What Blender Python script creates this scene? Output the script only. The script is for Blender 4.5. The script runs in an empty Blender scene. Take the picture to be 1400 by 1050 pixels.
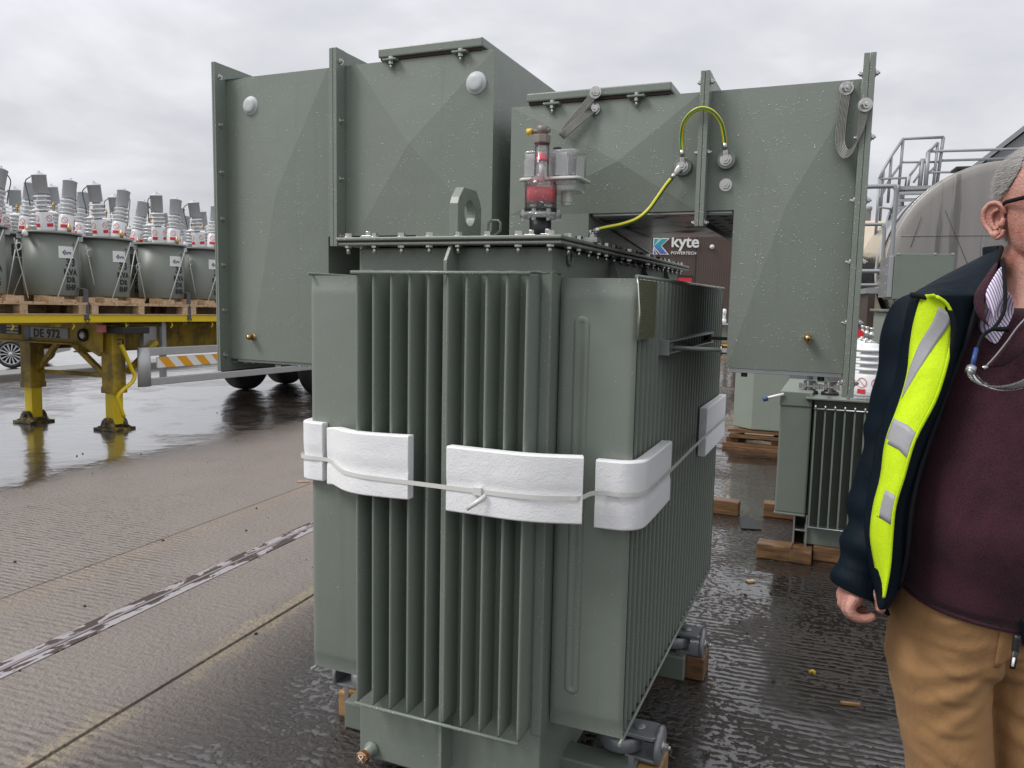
import bpy, bmesh, math, random
from mathutils import Vector, Matrix
random.seed(7)
S = bpy.context.scene
COL = S.collection
PI = math.pi
# ------------------------------------------------------------------ camera
cam_d = bpy.data.cameras.new('camera')
cam = bpy.data.objects.new('camera', cam_d)
COL.objects.link(cam)
cam_d.sensor_width = 36.0
cam_d.lens = 27.569
cam_d.clip_start = 0.05
cam_d.clip_end = 1500
yaw, pit, rol = math.radians(22.77248), math.radians(6.21221), math.radians(-1.159694)
fwd = Vector((-math.sin(yaw)*math.cos(pit), math.cos(yaw)*math.cos(pit), -math.sin(pit)))
r0 = Vector((math.cos(yaw), math.sin(yaw), 0))
d0 = fwd.cross(r0)
rgt = math.cos(rol)*r0 + math.sin(rol)*d0
dwn = -math.sin(rol)*r0 + math.cos(rol)*d0
m = Matrix((rgt, -dwn, -fwd)).transposed().to_4x4()
m.translation = (0, 0, 1.5)
cam.matrix_world = m
S.camera = cam
# ------------------------------------------------------------------ view
S.view_settings.view_transform = 'Standard'
S.view_settings.look = 'None'
S.view_settings.exposure = 0.58
S.view_settings.gamma = 1.0
# ------------------------------------------------------------------ world: overcast sky
SUN_EL, SUN_AZ = math.radians(50), math.radians(-52)   # azimuth: towards the sun, measured from -Y to -X
w = bpy.data.worlds.new('World')
S.world = w
w.use_nodes = True
nt = w.node_tree
nt.nodes.clear()
def N(t, kind, **kw):
    n = t.nodes.new(kind)
    for k, v in kw.items():
        if k in n.inputs.keys() if isinstance(k, str) else False:
            n.inputs[k].default_value = v
        else:
            setattr(n, k, v)
    return n
out = N(nt, 'ShaderNodeOutputWorld')
bgs = N(nt, 'ShaderNodeBackground')
bgc = N(nt, 'ShaderNodeBackground')
add = N(nt, 'ShaderNodeAddShader')
sky = N(nt, 'ShaderNodeTexSky', sky_type='NISHITA')
sky.sun_disc = False
sky.sun_elevation = SUN_EL
sky.sun_rotation = math.radians(180+52)
nt.links.new(sky.outputs[0], bgs.inputs[0])
bgs.inputs[1].default_value = 0.05*0.12      # what little clear sky gets through the overcast
tc = N(nt, 'ShaderNodeTexCoord')
sep = N(nt, 'ShaderNodeSeparateXYZ')
nt.links.new(tc.outputs['Generated'], sep.inputs[0])
def MA(t, op, a, b=None, c=None, clamp=False):
    n = t.nodes.new('ShaderNodeMath')
    n.operation = op
    n.use_clamp = clamp
    for i, v in enumerate((a, b, c)):
        if v is None: continue
        if isinstance(v, (int, float)): n.inputs[i].default_value = v
        else: t.links.new(v, n.inputs[i])
    return n.outputs[0]
zc = MA(nt, 'MAXIMUM', sep.outputs[2], 0.0)
den = MA(nt, 'ADD', zc, 0.22)
cx = MA(nt, 'DIVIDE', sep.outputs[0], den)
cy = MA(nt, 'DIVIDE', sep.outputs[1], den)
cmb = N(nt, 'ShaderNodeCombineXYZ')
nt.links.new(cx, cmb.inputs[0]); nt.links.new(cy, cmb.inputs[1])
n1 = N(nt, 'ShaderNodeTexNoise'); n1.inputs['Scale'].default_value = 1.9; n1.inputs['Detail'].default_value = 7; n1.inputs['Roughness'].default_value = 0.52; n1.inputs['Distortion'].default_value = 0.25
nt.links.new(cmb.outputs[0], n1.inputs['Vector'])
n2 = N(nt, 'ShaderNodeTexNoise'); n2.inputs['Scale'].default_value = 0.55; n2.inputs['Detail'].default_value = 4
nt.links.new(cmb.outputs[0], n2.inputs['Vector'])
mx = MA(nt, 'MULTIPLY_ADD', n2.outputs[0], 0.5, MA(nt, 'MULTIPLY', n1.outputs[0], 0.6))
ramp = N(nt, 'ShaderNodeValToRGB')
cr = ramp.color_ramp
cr.elements[0].position = 0.36; cr.elements[0].color = (0.345, 0.349, 0.374, 1)
cr.elements[1].position = 0.74; cr.elements[1].color = (0.635, 0.637, 0.665, 1)
e = cr.elements.new(0.55); e.color = (0.455, 0.457, 0.478, 1)
nt.links.new(mx, ramp.inputs[0])
nt.links.new(ramp.outputs[0], bgc.inputs[0])
# an overcast sky is brighter overhead than at the horizon
st = MA(nt, 'MULTIPLY_ADD', zc, 0.8, 0.84)
nt.links.new(st, bgc.inputs[1])
nt.links.new(bgs.outputs[0], add.inputs[0]); nt.links.new(bgc.outputs[0], add.inputs[1])
nt.links.new(add.outputs[0], out.inputs[0])
# ------------------------------------------------------------------ sun behind cloud
sd = bpy.data.lights.new('sun', 'SUN')
sd.energy = 1.5
sd.angle = math.radians(22)
sd.color = (1.0, 0.97, 0.93)
so = bpy.data.objects.new('sun', sd)
COL.objects.link(so)
ds = Vector((math.sin(SUN_AZ)*math.cos(SUN_EL), -math.cos(SUN_AZ)*math.cos(SUN_EL), math.sin(SUN_EL)))
so.rotation_euler = ds.to_track_quat('Z', 'Y').to_euler()
so.location = (-4, -6, 12)

# ================================================================== mesh helpers
class MB:
    def __init__(s): s.v = []; s.f = []; s.sm = []; s.mi = []
    def add(s, vs, fs, smooth=False, mi=0, M=None):
        o = len(s.v)
        s.v += [tuple(M @ Vector(v)) if M else tuple(v) for v in vs]
        for f in fs:
            s.f.append(tuple(i+o for i in f)); s.sm.append(smooth); s.mi.append(mi)
        return s
    def box(s, x0, x1, y0, y1, z0, z1, mi=0, M=None):
        vs = [(x, y, z) for x in (x0, x1) for y in (y0, y1) for z in (z0, z1)]
        return s.add(vs, [(0,1,3,2),(4,6,7,5),(0,4,5,1),(2,3,7,6),(0,2,6,4),(1,5,7,3)], False, mi, M)
    def cyl(s, a, b, r, n=16, r2=None, caps=True, smooth=True, mi=0):
        return s.tube([a, b], [r, r if r2 is None else r2], n, caps, smooth, mi)
    def tube(s, pts, r, n=10, caps=True, smooth=True, mi=0, flat=None, closed=False, up=None):
        pts = [Vector(p) for p in pts]
        k = len(pts)
        rs = r if isinstance(r, (list, tuple)) else [r]*k
        vs = []; prev = None
        for i, p in enumerate(pts):
            if closed: t = pts[(i+1) % k]-pts[i-1]
            else: t = pts[min(i+1, k-1)]-pts[max(i-1, 0)]
            t.normalize()
            if prev is None:
                ref = Vector(up) if up else (Vector((0,0,1)) if abs(t.z) < 0.9 else Vector((1,0,0)))
                u = (ref - t*ref.dot(t)).normalized()
            else:
                u = (prev - t*prev.dot(t)).normalized()
            prev = u
            q = t.cross(u)
            fa, fb = (1, 1) if flat is None else flat
            for j in range(n):
                a = 2*PI*(j+.5)/n
                vs.append(p + (u*math.cos(a)*fa + q*math.sin(a)*fb)*rs[i])
        fs = []
        for i in range(k if closed else k-1):
            i2 = (i+1) % k
            for j in range(n):
                j2 = (j+1) % n
                fs.append((i*n+j, i2*n+j, i2*n+j2, i*n+j2)[::-1])
        s.add(vs, fs, smooth, mi)
        if caps and not closed:
            o = len(s.v)-len(vs)
            s.f.append(tuple(o+j for j in range(n))); s.sm.append(False); s.mi.append(mi)
            s.f.append(tuple(o+(k-1)*n+j for j in reversed(range(n)))); s.sm.append(False); s.mi.append(mi)
        return s
    def lathe(s, prof, n=24, M=None, smooth=True, mi=0, cap=True):
        vs = []
        for (r, z) in prof:
            for j in range(n):
                a = 2*PI*j/n
                vs.append((r*math.cos(a), r*math.sin(a), z))
        fs = []
        for i in range(len(prof)-1):
            for j in range(n):
                j2 = (j+1) % n
                fs.append((i*n+j, i*n+j2, (i+1)*n+j2, (i+1)*n+j))
        s.add(vs, fs, smooth, mi, M)
        o = len(s.v)-len(vs)
        if not cap: return s
        if prof[0][0] > 1e-5: s.f.append(tuple(o+j for j in reversed(range(n)))); s.sm.append(False); s.mi.append(mi)
        if prof[-1][0] > 1e-5: s.f.append(tuple(o+(len(prof)-1)*n+j for j in range(n))); s.sm.append(False); s.mi.append(mi)
        return s
    def prism(s, poly, axis, a, b, mi=0, M=None, smooth=False):
        """poly of 2-D points, extruded along axis from a to b; the 2-D coords are the other axes in x,y,z order"""
        def P(p, h):
            if axis == 'x': return (h, p[0], p[1])
            if axis == 'y': return (p[0], h, p[1])
            return (p[0], p[1], h)
        n = len(poly)
        vs = [P(p, a) for p in poly]+[P(p, b) for p in poly]
        fs = [tuple(range(n))[::-1], tuple(range(n, 2*n))]
        for i in range(n):
            j = (i+1) % n
            fs.append((i, j, n+j, n+i))
        return s.add(vs, fs, smooth, mi, M)
    def grid(s, rows, smooth=True, mi=0, thick=None, closed=False):
        h = len(rows); wd = len(rows[0])
        vs = [p for r in rows for p in r]
        fs = []
        for i in range(h-1):
            for j in range(wd if closed else wd-1):
                j2 = (j+1) % wd
                fs.append((i*wd+j, i*wd+j2, (i+1)*wd+j2, (i+1)*wd+j))
        return s.add(vs, fs, smooth, mi)
    def mesh(s, name, mats):
        me = bpy.data.meshes.new(name)
        me.from_pydata([tuple(v) for v in s.v], [], s.f)
        for mm in (mats if isinstance(mats, (list, tuple)) else [mats]): me.materials.append(mm)
        me.polygons.foreach_set('use_smooth', s.sm)
        me.polygons.foreach_set('material_index', s.mi)
        bm = bmesh.new(); bm.from_mesh(me)
        bmesh.ops.recalc_face_normals(bm, faces=bm.faces)
        bm.to_mesh(me); bm.free()
        me.update()
        return me
    def build(s, name, mats, parent=None, bev=0.0, solid=0.0, sub=0, seg=2):
        me = s.mesh(name, mats)
        return link(name, me, parent, bev, solid, sub, seg)
def link(name, me, parent=None, bev=0.0, solid=0.0, sub=0, seg=2):
    o = bpy.data.objects.new(name, me)
    COL.objects.link(o)
    if parent is not None:
        o.parent = parent
        if parent.get('_w'):
            # mesh given in world coordinates; the thing root has only a location
            L = Vector(parent['_w'])
            if not me.get('_shift'):
                me.transform(Matrix.Translation(-L)); me['_shift'] = 1
    if solid:
        md = o.modifiers.new('thick', 'SOLIDIFY'); md.thickness = solid; md.offset = 0
    if sub:
        md = o.modifiers.new('sub', 'SUBSURF'); md.levels = sub; md.render_levels = sub
    if bev:
        md = o.modifiers.new('edge', 'BEVEL'); md.width = bev; md.segments = seg; md.limit_method = 'ANGLE'; md.angle_limit = math.radians(38)
    return o
def tag(o, label=None, cat=None, group=None, kind=None):
    if label: o['label'] = label
    if cat: o['category'] = cat
    if group: o['group'] = group
    if kind: o['kind'] = kind
    return o
def thing(name, loc, label, cat, group=None, rot=(0,0,0), world=False):
    o = bpy.data.objects.new(name, None)
    o.empty_display_size = 0.1
    COL.objects.link(o)
    o.location = loc; o.rotation_euler = rot
    if world: o['_w'] = tuple(loc)
    return tag(o, label, cat, group)
def sub(o, parent):
    """make o (built in its thing's coordinates) a child of a part of the same thing"""
    o.parent = parent
    o.location = o.location - parent.location if parent.type == 'MESH' and parent.parent else o.location
    return o
def piece(name, me, parent, loc=(0,0,0), rot=(0,0,0), scl=None):
    """alike pieces sharing one mesh; loc in world coordinates if the thing is authored in world coordinates"""
    o = bpy.data.objects.new(name, me)
    COL.objects.link(o)
    o.parent = parent
    L = Vector(loc)
    r = parent
    while r.parent is not None and not r.get('_w'): r = r.parent
    if r.get('_w'): L = L - Vector(r['_w'])
    if parent.type == 'MESH' and parent.parent is not None: L = L - parent.location
    o.location = L; o.rotation_euler = rot
    if scl: o.scale = scl
    return o
def build_sub(mb, name, mats, part, bev=0.0, **k):
    """a sub-part, authored in the same coordinates as its part"""
    r = part
    while r.parent is not None: r = r.parent
    me = mb.mesh(name, mats)
    if r.get('_w'):
        me.transform(Matrix.Translation(-Vector(r['_w'])-part.location)); me['_shift'] = 1
    o = bpy.data.objects.new(name, me); COL.objects.link(o); o.parent = part
    if k.get('solid'):
        md = o.modifiers.new('thick', 'SOLIDIFY'); md.thickness = k['solid']; md.offset = 0
    if bev:
        md = o.modifiers.new('edge', 'BEVEL'); md.width = bev; md.segments = 2; md.limit_method = 'ANGLE'; md.angle_limit = math.radians(38)
    return o
def kids(o): return [c for c in bpy.data.objects if c.parent is o]
def copy_tree(o, parent=None):
    c = o.copy(); COL.objects.link(c)
    if parent is not None: c.parent = parent
    for ch in CH.get(o.name, None) or kids(o):
        copy_tree(ch, c)
    return c
CH = {}
def text_mesh(txt, size, mat, depth=0.0, align='LEFT', bold=0.0, spacing=1.0):
    cu = bpy.data.curves.new('lettering', 'FONT')
    cu.body = txt; cu.size = size; cu.extrude = depth; cu.align_x = align; cu.offset = bold; cu.space_character = spacing
    cu.resolution_u = 3
    o = bpy.data.objects.new('lettering', cu)
    COL.objects.link(o)
    dg = bpy.context.evaluated_depsgraph_get()
    me = bpy.data.meshes.new_from_object(o.evaluated_get(dg))
    bpy.data.objects.remove(o)
    bpy.data.curves.remove(cu)
    me.materials.clear(); me.materials.append(mat)
    return me
def interp(tab, t):
    if t <= tab[0][0]: return tab[0][1]
    for (a, va), (b, vb) in zip(tab, tab[1:]):
        if t <= b:
            k = (t-a)/(b-a)
            k = k
            if isinstance(va, (tuple, list)): return tuple(x+(y-x)*k for x, y in zip(va, vb))
            return va+(vb-va)*k
    return tab[-1][1]
def catmull(pts, n):
    pts = [Vector(p) for p in pts]
    P = [pts[0]*2-pts[1]]+pts+[pts[-1]*2-pts[-2]]
    o = []
    for i in range(1, len(P)-2):
        for k in range(n):
            t = k/n
            a, b, c, d = P[i-1], P[i], P[i+1], P[i+2]
            o.append(0.5*((2*b)+(c-a)*t+(2*a-5*b+4*c-d)*t*t+(3*b-a-3*c+d)*t**3))
    o.append(pts[-1])
    return o

# ================================================================== materials
def new_mat(name):
    mt = bpy.data.materials.new(name); mt.use_nodes = True
    t = mt.node_tree
    b = t.nodes['Principled BSDF']
    return mt, t, b
def setp(t, b, key, v):
    if isinstance(v, (int, float, tuple)): b.inputs[key].default_value = v
    else: t.links.new(v, b.inputs[key])
def rgb(c): return (c[0], c[1], c[2], 1)
def mixc(t, fac, a, b, mode='MIX'):
    n = t.nodes.new('ShaderNodeMix'); n.data_type = 'RGBA'; n.blend_type = mode
    for sck, v in ((n.inputs[0], fac), (n.inputs[6], a), (n.inputs[7], b)):
        if isinstance(v, (int, float)): sck.default_value = v
        elif isinstance(v, tuple): sck.default_value = rgb(v)
        else: t.links.new(v, sck)
    return n.outputs[2]
def coords(t, kind='Object', scale=(1,1,1), rot=(0,0,0)):
    tc = t.nodes.new('ShaderNodeTexCoord')
    mp = t.nodes.new('ShaderNodeMapping')
    mp.inputs['Scale'].default_value = scale; mp.inputs['Rotation'].default_value = rot
    t.links.new(tc.outputs[kind], mp.inputs[0])
    return mp.outputs[0]
def wpos(t):
    g = t.nodes.new('ShaderNodeNewGeometry')
    return g.outputs['Position']
def noise(t, vec, scale, detail=4, rough=0.55, dist=0.0):
    n = t.nodes.new('ShaderNodeTexNoise')
    n.inputs['Scale'].default_value = scale; n.inputs['Detail'].default_value = detail
    n.inputs['Roughness'].default_value = rough; n.inputs['Distortion'].default_value = dist
    if vec is not None: t.links.new(vec, n.inputs['Vector'])
    return n.outputs[0]
def sstep(t, v, a, b, lo=0.0, hi=1.0):
    n = t.nodes.new('ShaderNodeMapRange'); n.interpolation_type = 'SMOOTHSTEP'
    n.inputs[1].default_value = a; n.inputs[2].default_value = b
    n.inputs[3].default_value = lo; n.inputs[4].default_value = hi
    t.links.new(v, n.inputs[0])
    return n.outputs[0]
def bump(t, h, strength=1.0, dist=0.001, nrm=None):
    n = t.nodes.new('ShaderNodeBump')
    n.inputs['Strength'].default_value = strength; n.inputs['Distance'].default_value = dist
    t.links.new(h, n.inputs['Height'])
    if nrm is not None: t.links.new(nrm, n.inputs['Normal'])
    return n.outputs[0]
def drops(t, vec, scale, keep=0.55, size=0.30):
    v = t.nodes.new('ShaderNodeTexVoronoi'); v.inputs['Scale'].default_value = scale
    t.links.new(vec, v.inputs['Vector'])
    sp = t.nodes.new('ShaderNodeSeparateColor'); t.links.new(v.outputs['Color'], sp.inputs[0])
    on = MA(t, 'GREATER_THAN', sp.outputs[0], keep)
    rad = MA(t, 'MULTIPLY_ADD', sp.outputs[1], size, size*0.35)
    q = MA(t, 'SUBTRACT', 1.0, MA(t, 'DIVIDE', v.outputs['Distance'], rad), clamp=True)
    q = MA(t, 'POWER', q, 0.6)
    return MA(t, 'MULTIPLY', q, on)
def M_simple(name, col, rough=0.5, metal=0.0, var=0.08, nscale=8, bmp=0.0, bscale=60, spec=0.5, wet=None):
    mt, t, b = new_mat(name)
    c = coords(t)
    nz = noise(t, c, nscale, 5)
    a = tuple(max(0, x*(1-var)) for x in col); d = tuple(min(1, x*(1+var)) for x in col)
    setp(t, b, 'Base Color', mixc(t, nz, a, d))
    b.inputs['Metallic'].default_value = metal
    b.inputs['Specular IOR Level'].default_value = spec
    setp(t, b, 'Roughness', MA(t, 'MULTIPLY_ADD', noise(t, c, nscale*2.3, 4), 0.16, rough-0.08, clamp=True))
    if bmp: setp(t, b, 'Normal', bump(t, noise(t, c, bscale, 4), 0.7, bmp))
    return mt
def M_paint(name, col, dscale=150, keep=0.60, rough=0.36, drop=True, peel=0.0006, wob=0.008):
    """wet gloss enamel: slight colour drift, orange peel, rain beads with their bright gleam painted into the colour"""
    mt, t, b = new_mat(name)
    c = coords(t)
    nz = noise(t, c, 2.2, 4)
    base = mixc(t, nz, tuple(x*0.93 for x in col), tuple(x*1.06 for x in col))
    # faint streaks where rain ran down
    cs = coords(t, scale=(26, 26, 1.1))
    stq = sstep(t, noise(t, cs, 1.0, 4), 0.56, 0.75)
    base = mixc(t, MA(t, 'MULTIPLY', stq, 0.30), base, tuple(x*0.74 for x in col))
    scf = MA(t, 'MULTIPLY', sstep(t, noise(t, coords(t, scale=(9, 9, 40)), 1.0, 6, .7), 0.66, 0.74), 0.25)
    base = mixc(t, scf, base, tuple(min(1, x*1.5) for x in col))
    setp(t, b, 'Base Color', base)
    r = MA(t, 'MULTIPLY_ADD', noise(t, c, 6, 4), 0.18, rough-0.09)
    base0 = base
    nrm = bump(t, noise(t, c, 150, 3), 0.5, peel, bump(t, noise(t, c, 4.0, 2), 0.6, wob))
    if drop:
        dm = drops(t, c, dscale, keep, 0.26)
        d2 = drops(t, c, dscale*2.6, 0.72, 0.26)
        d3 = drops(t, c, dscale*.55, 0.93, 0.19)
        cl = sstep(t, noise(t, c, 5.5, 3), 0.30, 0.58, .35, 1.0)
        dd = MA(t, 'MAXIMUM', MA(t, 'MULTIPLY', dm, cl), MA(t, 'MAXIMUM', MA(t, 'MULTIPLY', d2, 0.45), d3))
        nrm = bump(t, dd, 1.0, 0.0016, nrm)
        setp(t, b, 'Base Color', mixc(t, MA(t, 'MULTIPLY', sstep(t, dd, 0.05, 0.5), 0.46), base, (0.56, 0.60, 0.57)))  # bead spots painted paler: their sky gleam put into the base colour
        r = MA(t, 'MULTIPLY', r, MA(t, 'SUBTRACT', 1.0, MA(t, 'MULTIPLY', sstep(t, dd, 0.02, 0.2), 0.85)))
    setp(t, b, 'Roughness', r)
    setp(t, b, 'Normal', nrm)
    return mt
GREEN = (0.192, 0.219, 0.187)
MAT = {}
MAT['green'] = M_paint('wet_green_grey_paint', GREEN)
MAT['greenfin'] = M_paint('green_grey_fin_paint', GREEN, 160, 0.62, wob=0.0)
MAT['rodgleam'] = M_paint('beaded_rod_painted_gleam', GREEN, 150, 0.05, 0.25)  # dense pale drops put the wet rods' sky gleam into the colour
MAT['greendry'] = M_paint('green_grey_paint_far', (0.165, 0.190, 0.162), drop=False, rough=0.42)
MAT['pale'] = M_paint('pale_green_paint', (0.235, 0.268, 0.228), drop=False, rough=0.5)
MAT['galv'] = M_simple('galvanised_steel', (0.42, 0.43, 0.44), 0.38, 0.85, 0.18, 14, 0.0004, 90)
MAT['bolt'] = M_simple('zinc_bolt', (0.56, 0.55, 0.53), 0.3, 1.0, 0.2, 60)
MAT['caststeel'] = M_simple('cast_grey_wheel', (0.25, 0.26, 0.275), 0.36, 0.45, 0.25, 18, 0.0007, 70)
MAT['gasket'] = M_simple('cork_gasket', (0.045, 0.03, 0.024), 0.8)
MAT['black'] = M_simple('black_plastic', (0.014, 0.014, 0.016), 0.4)
MAT['rubber'] = M_simple('tyre_rubber', (0.02, 0.02, 0.021), 0.6, 0, 0.3, 20, 0.001, 40)
MAT['brass'] = M_simple('brass', (0.42, 0.29, 0.14), 0.32, 1.0, 0.2, 30)
MAT['copper'] = M_simple('copper_cap', (0.46, 0.24, 0.12), 0.4, 0.9, 0.3, 40)
MAT['white'] = M_simple('white_paint', (0.80, 0.80, 0.78), 0.5, 0, 0.04)
MAT['grey_cap'] = M_simple('light_grey_cap', (0.52, 0.54, 0.55), 0.42, 0, 0.05, 20)
MAT['porcelain'] = M_simple('white_porcelain', (0.75, 0.76, 0.77), 0.22, 0, 0.03)
MAT['capgrey'] = M_simple('grey_plastic_cover', (0.50, 0.52, 0.54), 0.5, 0, 0.05)
MAT['red'] = M_simple('red_print', (0.62, 0.03, 0.04), 0.4)
MAT['redring'] = M_simple('pale_red_print', (0.62, 0.22, 0.22), 0.5)
MAT['ink'] = M_simple('black_stencil', (0.018, 0.018, 0.02), 0.6)
MAT['navyink'] = M_simple('navy_print', (0.02, 0.03, 0.12), 0.5)
MAT['pooltank'] = M_simple('grey_green_tank', (0.19, 0.208, 0.183), 0.42, 0, 0.06, 3, 0.0003, 40)
MAT['yellow'] = M_simple('yellow_trailer_paint', (0.74, 0.55, 0.015), 0.45, 0, 0.12, 5, 0.0006, 30)
MAT['alum'] = M_simple('dull_aluminium', (0.50, 0.50, 0.50), 0.48, 0.55, 0.12, 12, 0.0003, 50)
MAT['webbing'] = M_simple('grey_webbing', (0.10, 0.10, 0.105), 0.8, 0, 0.2, 40)
MAT['silver'] = M_simple('silver_car_paint', (0.50, 0.52, 0.54), 0.25, 0.6)
MAT['carglass'] = M_simple('dark_car_glass', (0.02, 0.022, 0.025), 0.06)
MAT['orange'] = M_simple('amber_reflective', (0.78, 0.36, 0.02), 0.4)
MAT['blue'] = M_simple('blue_plastic', (0.02, 0.06, 0.22), 0.3)
MAT['earthgreen'] = M_simple('earth_cable_green', (0.03, 0.22, 0.06), 0.35)
MAT['cream'] = M_simple('cream_paint', (0.60, 0.52, 0.40), 0.45)
MAT['rail'] = M_simple('grey_handrail', (0.30, 0.31, 0.32), 0.5, 0.4)
MAT['olive'] = None
def M_dirty_yellow():
    mt, t, b = new_mat('dirty_yellow_steel')
    c = coords(t)
    f = sstep(t, noise(t, c, 4.5, 6, 0.65), 0.42, 0.62)
    f2 = sstep(t, noise(t, coords(t, scale=(20, 20, 2)), 1.0, 5), 0.5, 0.75)
    col = mixc(t, MA(t, 'MULTIPLY', f, 0.75), (0.42, 0.29, 0.02), (0.12, 0.09, 0.03))
    col = mixc(t, MA(t, 'MULTIPLY', f2, 0.6), col, (0.07, 0.05, 0.03))
    setp(t, b, 'Base Color', col)
    b.inputs['Roughness'].default_value = 0.55
    setp(t, b, 'Normal', bump(t, noise(t, c, 40, 5), 0.8, 0.0015))
    return mt
MAT['dirty'] = M_dirty_yellow()
def M_greasy():
    mt, t, b = new_mat('greasy_dark_yellow')
    c = coords(t)
    f = sstep(t, noise(t, c, 14, 6, 0.65), 0.48, 0.62)
    setp(t, b, 'Base Color', mixc(t, f, (0.035, 0.03, 0.02), (0.28, 0.20, 0.03)))
    b.inputs['Roughness'].default_value = 0.4
    setp(t, b, 'Normal', bump(t, noise(t, c, 60, 5), 0.8, 0.002))
    return mt
MAT['greasy'] = M_greasy()
def M_wood(name, a, d, wet=False, rough=0.6):
    mt, t, b = new_mat(name)
    tc = t.nodes.new('ShaderNodeTexCoord')
    oi = t.nodes.new('ShaderNodeObjectInfo')
    ad = t.nodes.new('ShaderNodeVectorMath'); ad.operation = 'MULTIPLY_ADD'
    cb = t.nodes.new('ShaderNodeCombineXYZ')
    for i in range(3): t.links.new(oi.outputs['Random'], cb.inputs[i])
    t.links.new(cb.outputs[0], ad.inputs[0]); ad.inputs[1].default_value = (9, 13, 7)
    t.links.new(tc.outputs['Object'], ad.inputs[2])
    mp = t.nodes.new('ShaderNodeMapping'); mp.inputs['Scale'].default_value = (3, 26, 30)
    t.links.new(ad.outputs[0], mp.inputs[0])
    g = noise(t, mp.outputs[0], 1.6, 6, 0.6, 1.2)
    col = mixc(t, sstep(t, g, 0.3, 0.72), a, d)
    k = noise(t, ad.outputs[0], 5, 5, 0.6)
    col = mixc(t, MA(t, 'MULTIPLY', sstep(t, k, 0.5, 0.72), 0.7), col, tuple(x*0.4 for x in a))
    col = mixc(t, MA(t, 'MULTIPLY', oi.outputs['Random'], 0.35), col, tuple(x*0.7 for x in d))
    setp(t, b, 'Base Color', col)
    b.inputs['Roughness'].default_value = rough
    setp(t, b, 'Normal', bump(t, g, 0.7, 0.002))
    return mt
MAT['pallet'] = M_wood('fresh_pallet_wood', (0.44, 0.28, 0.15), (0.70, 0.52, 0.33))
MAT['timber'] = M_wood('wet_timber', (0.075, 0.04, 0.02), (0.24, 0.13, 0.06), rough=0.38)
MAT['timberhi'] = M_wood('tan_timber', (0.24, 0.13, 0.05), (0.46, 0.27, 0.11), rough=0.5)
def M_foam():
    mt, t, b = new_mat('white_polyethylene_foam')
    c = coords(t)
    v = noise(t, c, 210, 4, 0.7)
    v2 = noise(t, c, 18, 4)
    setp(t, b, 'Base Color', mixc(t, v, (0.80, 0.81, 0.82), (0.92, 0.925, 0.93)))
    b.inputs['Roughness'].default_value = 0.55
    b.inputs['Subsurface Weight'].default_value = 0.25
    b.inputs['Subsurface Radius'].default_value = (0.012, 0.012, 0.012)
    b.inputs['Subsurface Scale'].default_value = 0.6
    setp(t, b, 'Normal', bump(t, MA(t, 'MULTIPLY_ADD', v2, 1.6, v), 0.9, 0.0022))
    return mt
MAT['foam'] = M_foam()
def M_clear(name, col=(0.96, 0.97, 0.97), rough=0.05, ior=1.45, milk=0.03, rain=1.0):
    mt, t, b = new_mat(name)
    t.nodes.remove(b)
    o = t.nodes['Material Output']
    tr = t.nodes.new('ShaderNodeBsdfTransparent'); tr.inputs[0].default_value = rgb(col)
    gl = t.nodes.new('ShaderNodeBsdfGlossy'); gl.inputs['Roughness'].default_value = rough
    fr = t.nodes.new('ShaderNodeFresnel'); fr.inputs[0].default_value = ior
    mx = t.nodes.new('ShaderNodeMixShader')
    c = coords(t)
    dm = MA(t, 'MULTIPLY', drops(t, c, 160, 0.5, 0.3), rain)
    nb = bump(t, dm, 1.0, 0.003)
    t.links.new(nb, gl.inputs['Normal']); t.links.new(nb, fr.inputs['Normal'])
    f = MA(t, 'ADD', MA(t, 'MULTIPLY', fr.outputs[0], 1.2), MA(t, 'MULTIPLY', sstep(t, dm, 0.05, 0.5), 0.35), clamp=True)
    df = t.nodes.new('ShaderNodeBsdfDiffuse'); df.inputs[0].default_value = (0.8, 0.82, 0.82, 1)
    m2 = t.nodes.new('ShaderNodeMixShader'); m2.inputs[0].default_value = milk; t.links.new(tr.outputs[0], m2.inputs[1]); t.links.new(df.outputs[0], m2.inputs[2])
    t.links.new(f, mx.inputs[0]); t.links.new(m2.outputs[0], mx.inputs[1]); t.links.new(gl.outputs[0], mx.inputs[2])
    t.links.new(mx.outputs[0], o.inputs[0])
    return mt
MAT['clear'] = M_clear('clear_polycarbonate', (0.97, 0.975, 0.975), 0.12, 1.5, 0.2)
MAT['glass'] = M_clear('clear_sight_glass', (0.97, 0.975, 0.975), 0.06, 1.45, 0.03)
MAT['lens'] = M_clear('clear_lens', (0.93, 0.94, 0.95), 0.03, 1.45, 0.05, 0.0)
MAT['frost'] = M_simple('milky_plastic_rim', (0.62, 0.62, 0.58), 0.25)
MAT['redfloat'] = M_simple('red_float', (0.78, 0.06, 0.09), 0.35)
MAT['yellowcap'] = M_simple('yellow_cap', (0.78, 0.52, 0.02), 0.35)
MAT['brownmetal'] = M_simple('stone_brown_valve', (0.26, 0.22, 0.20), 0.45, 0.5)
MAT['circuit'] = M_simple('white_terminal_card', (0.74, 0.74, 0.72), 0.5, 0, 0.22, 70)
def M_braid():
    mt, t, b = new_mat('tinned_braid')
    c = coords(t)
    wv = t.nodes.new('ShaderNodeTexWave'); wv.inputs['Scale'].default_value = 180; wv.inputs['Distortion'].default_value = 3
    t.links.new(c, wv.inputs['Vector'])
    setp(t, b, 'Base Color', mixc(t, wv.outputs['Fac'], (0.07, 0.07, 0.066), (0.30, 0.30, 0.285)))
    b.inputs['Metallic'].default_value = 0.5; b.inputs['Roughness'].default_value = 0.45
    setp(t, b, 'Normal', bump(t, wv.outputs['Fac'], 0.3, 0.0004))
    return mt
MAT['braid'] = M_braid()
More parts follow.
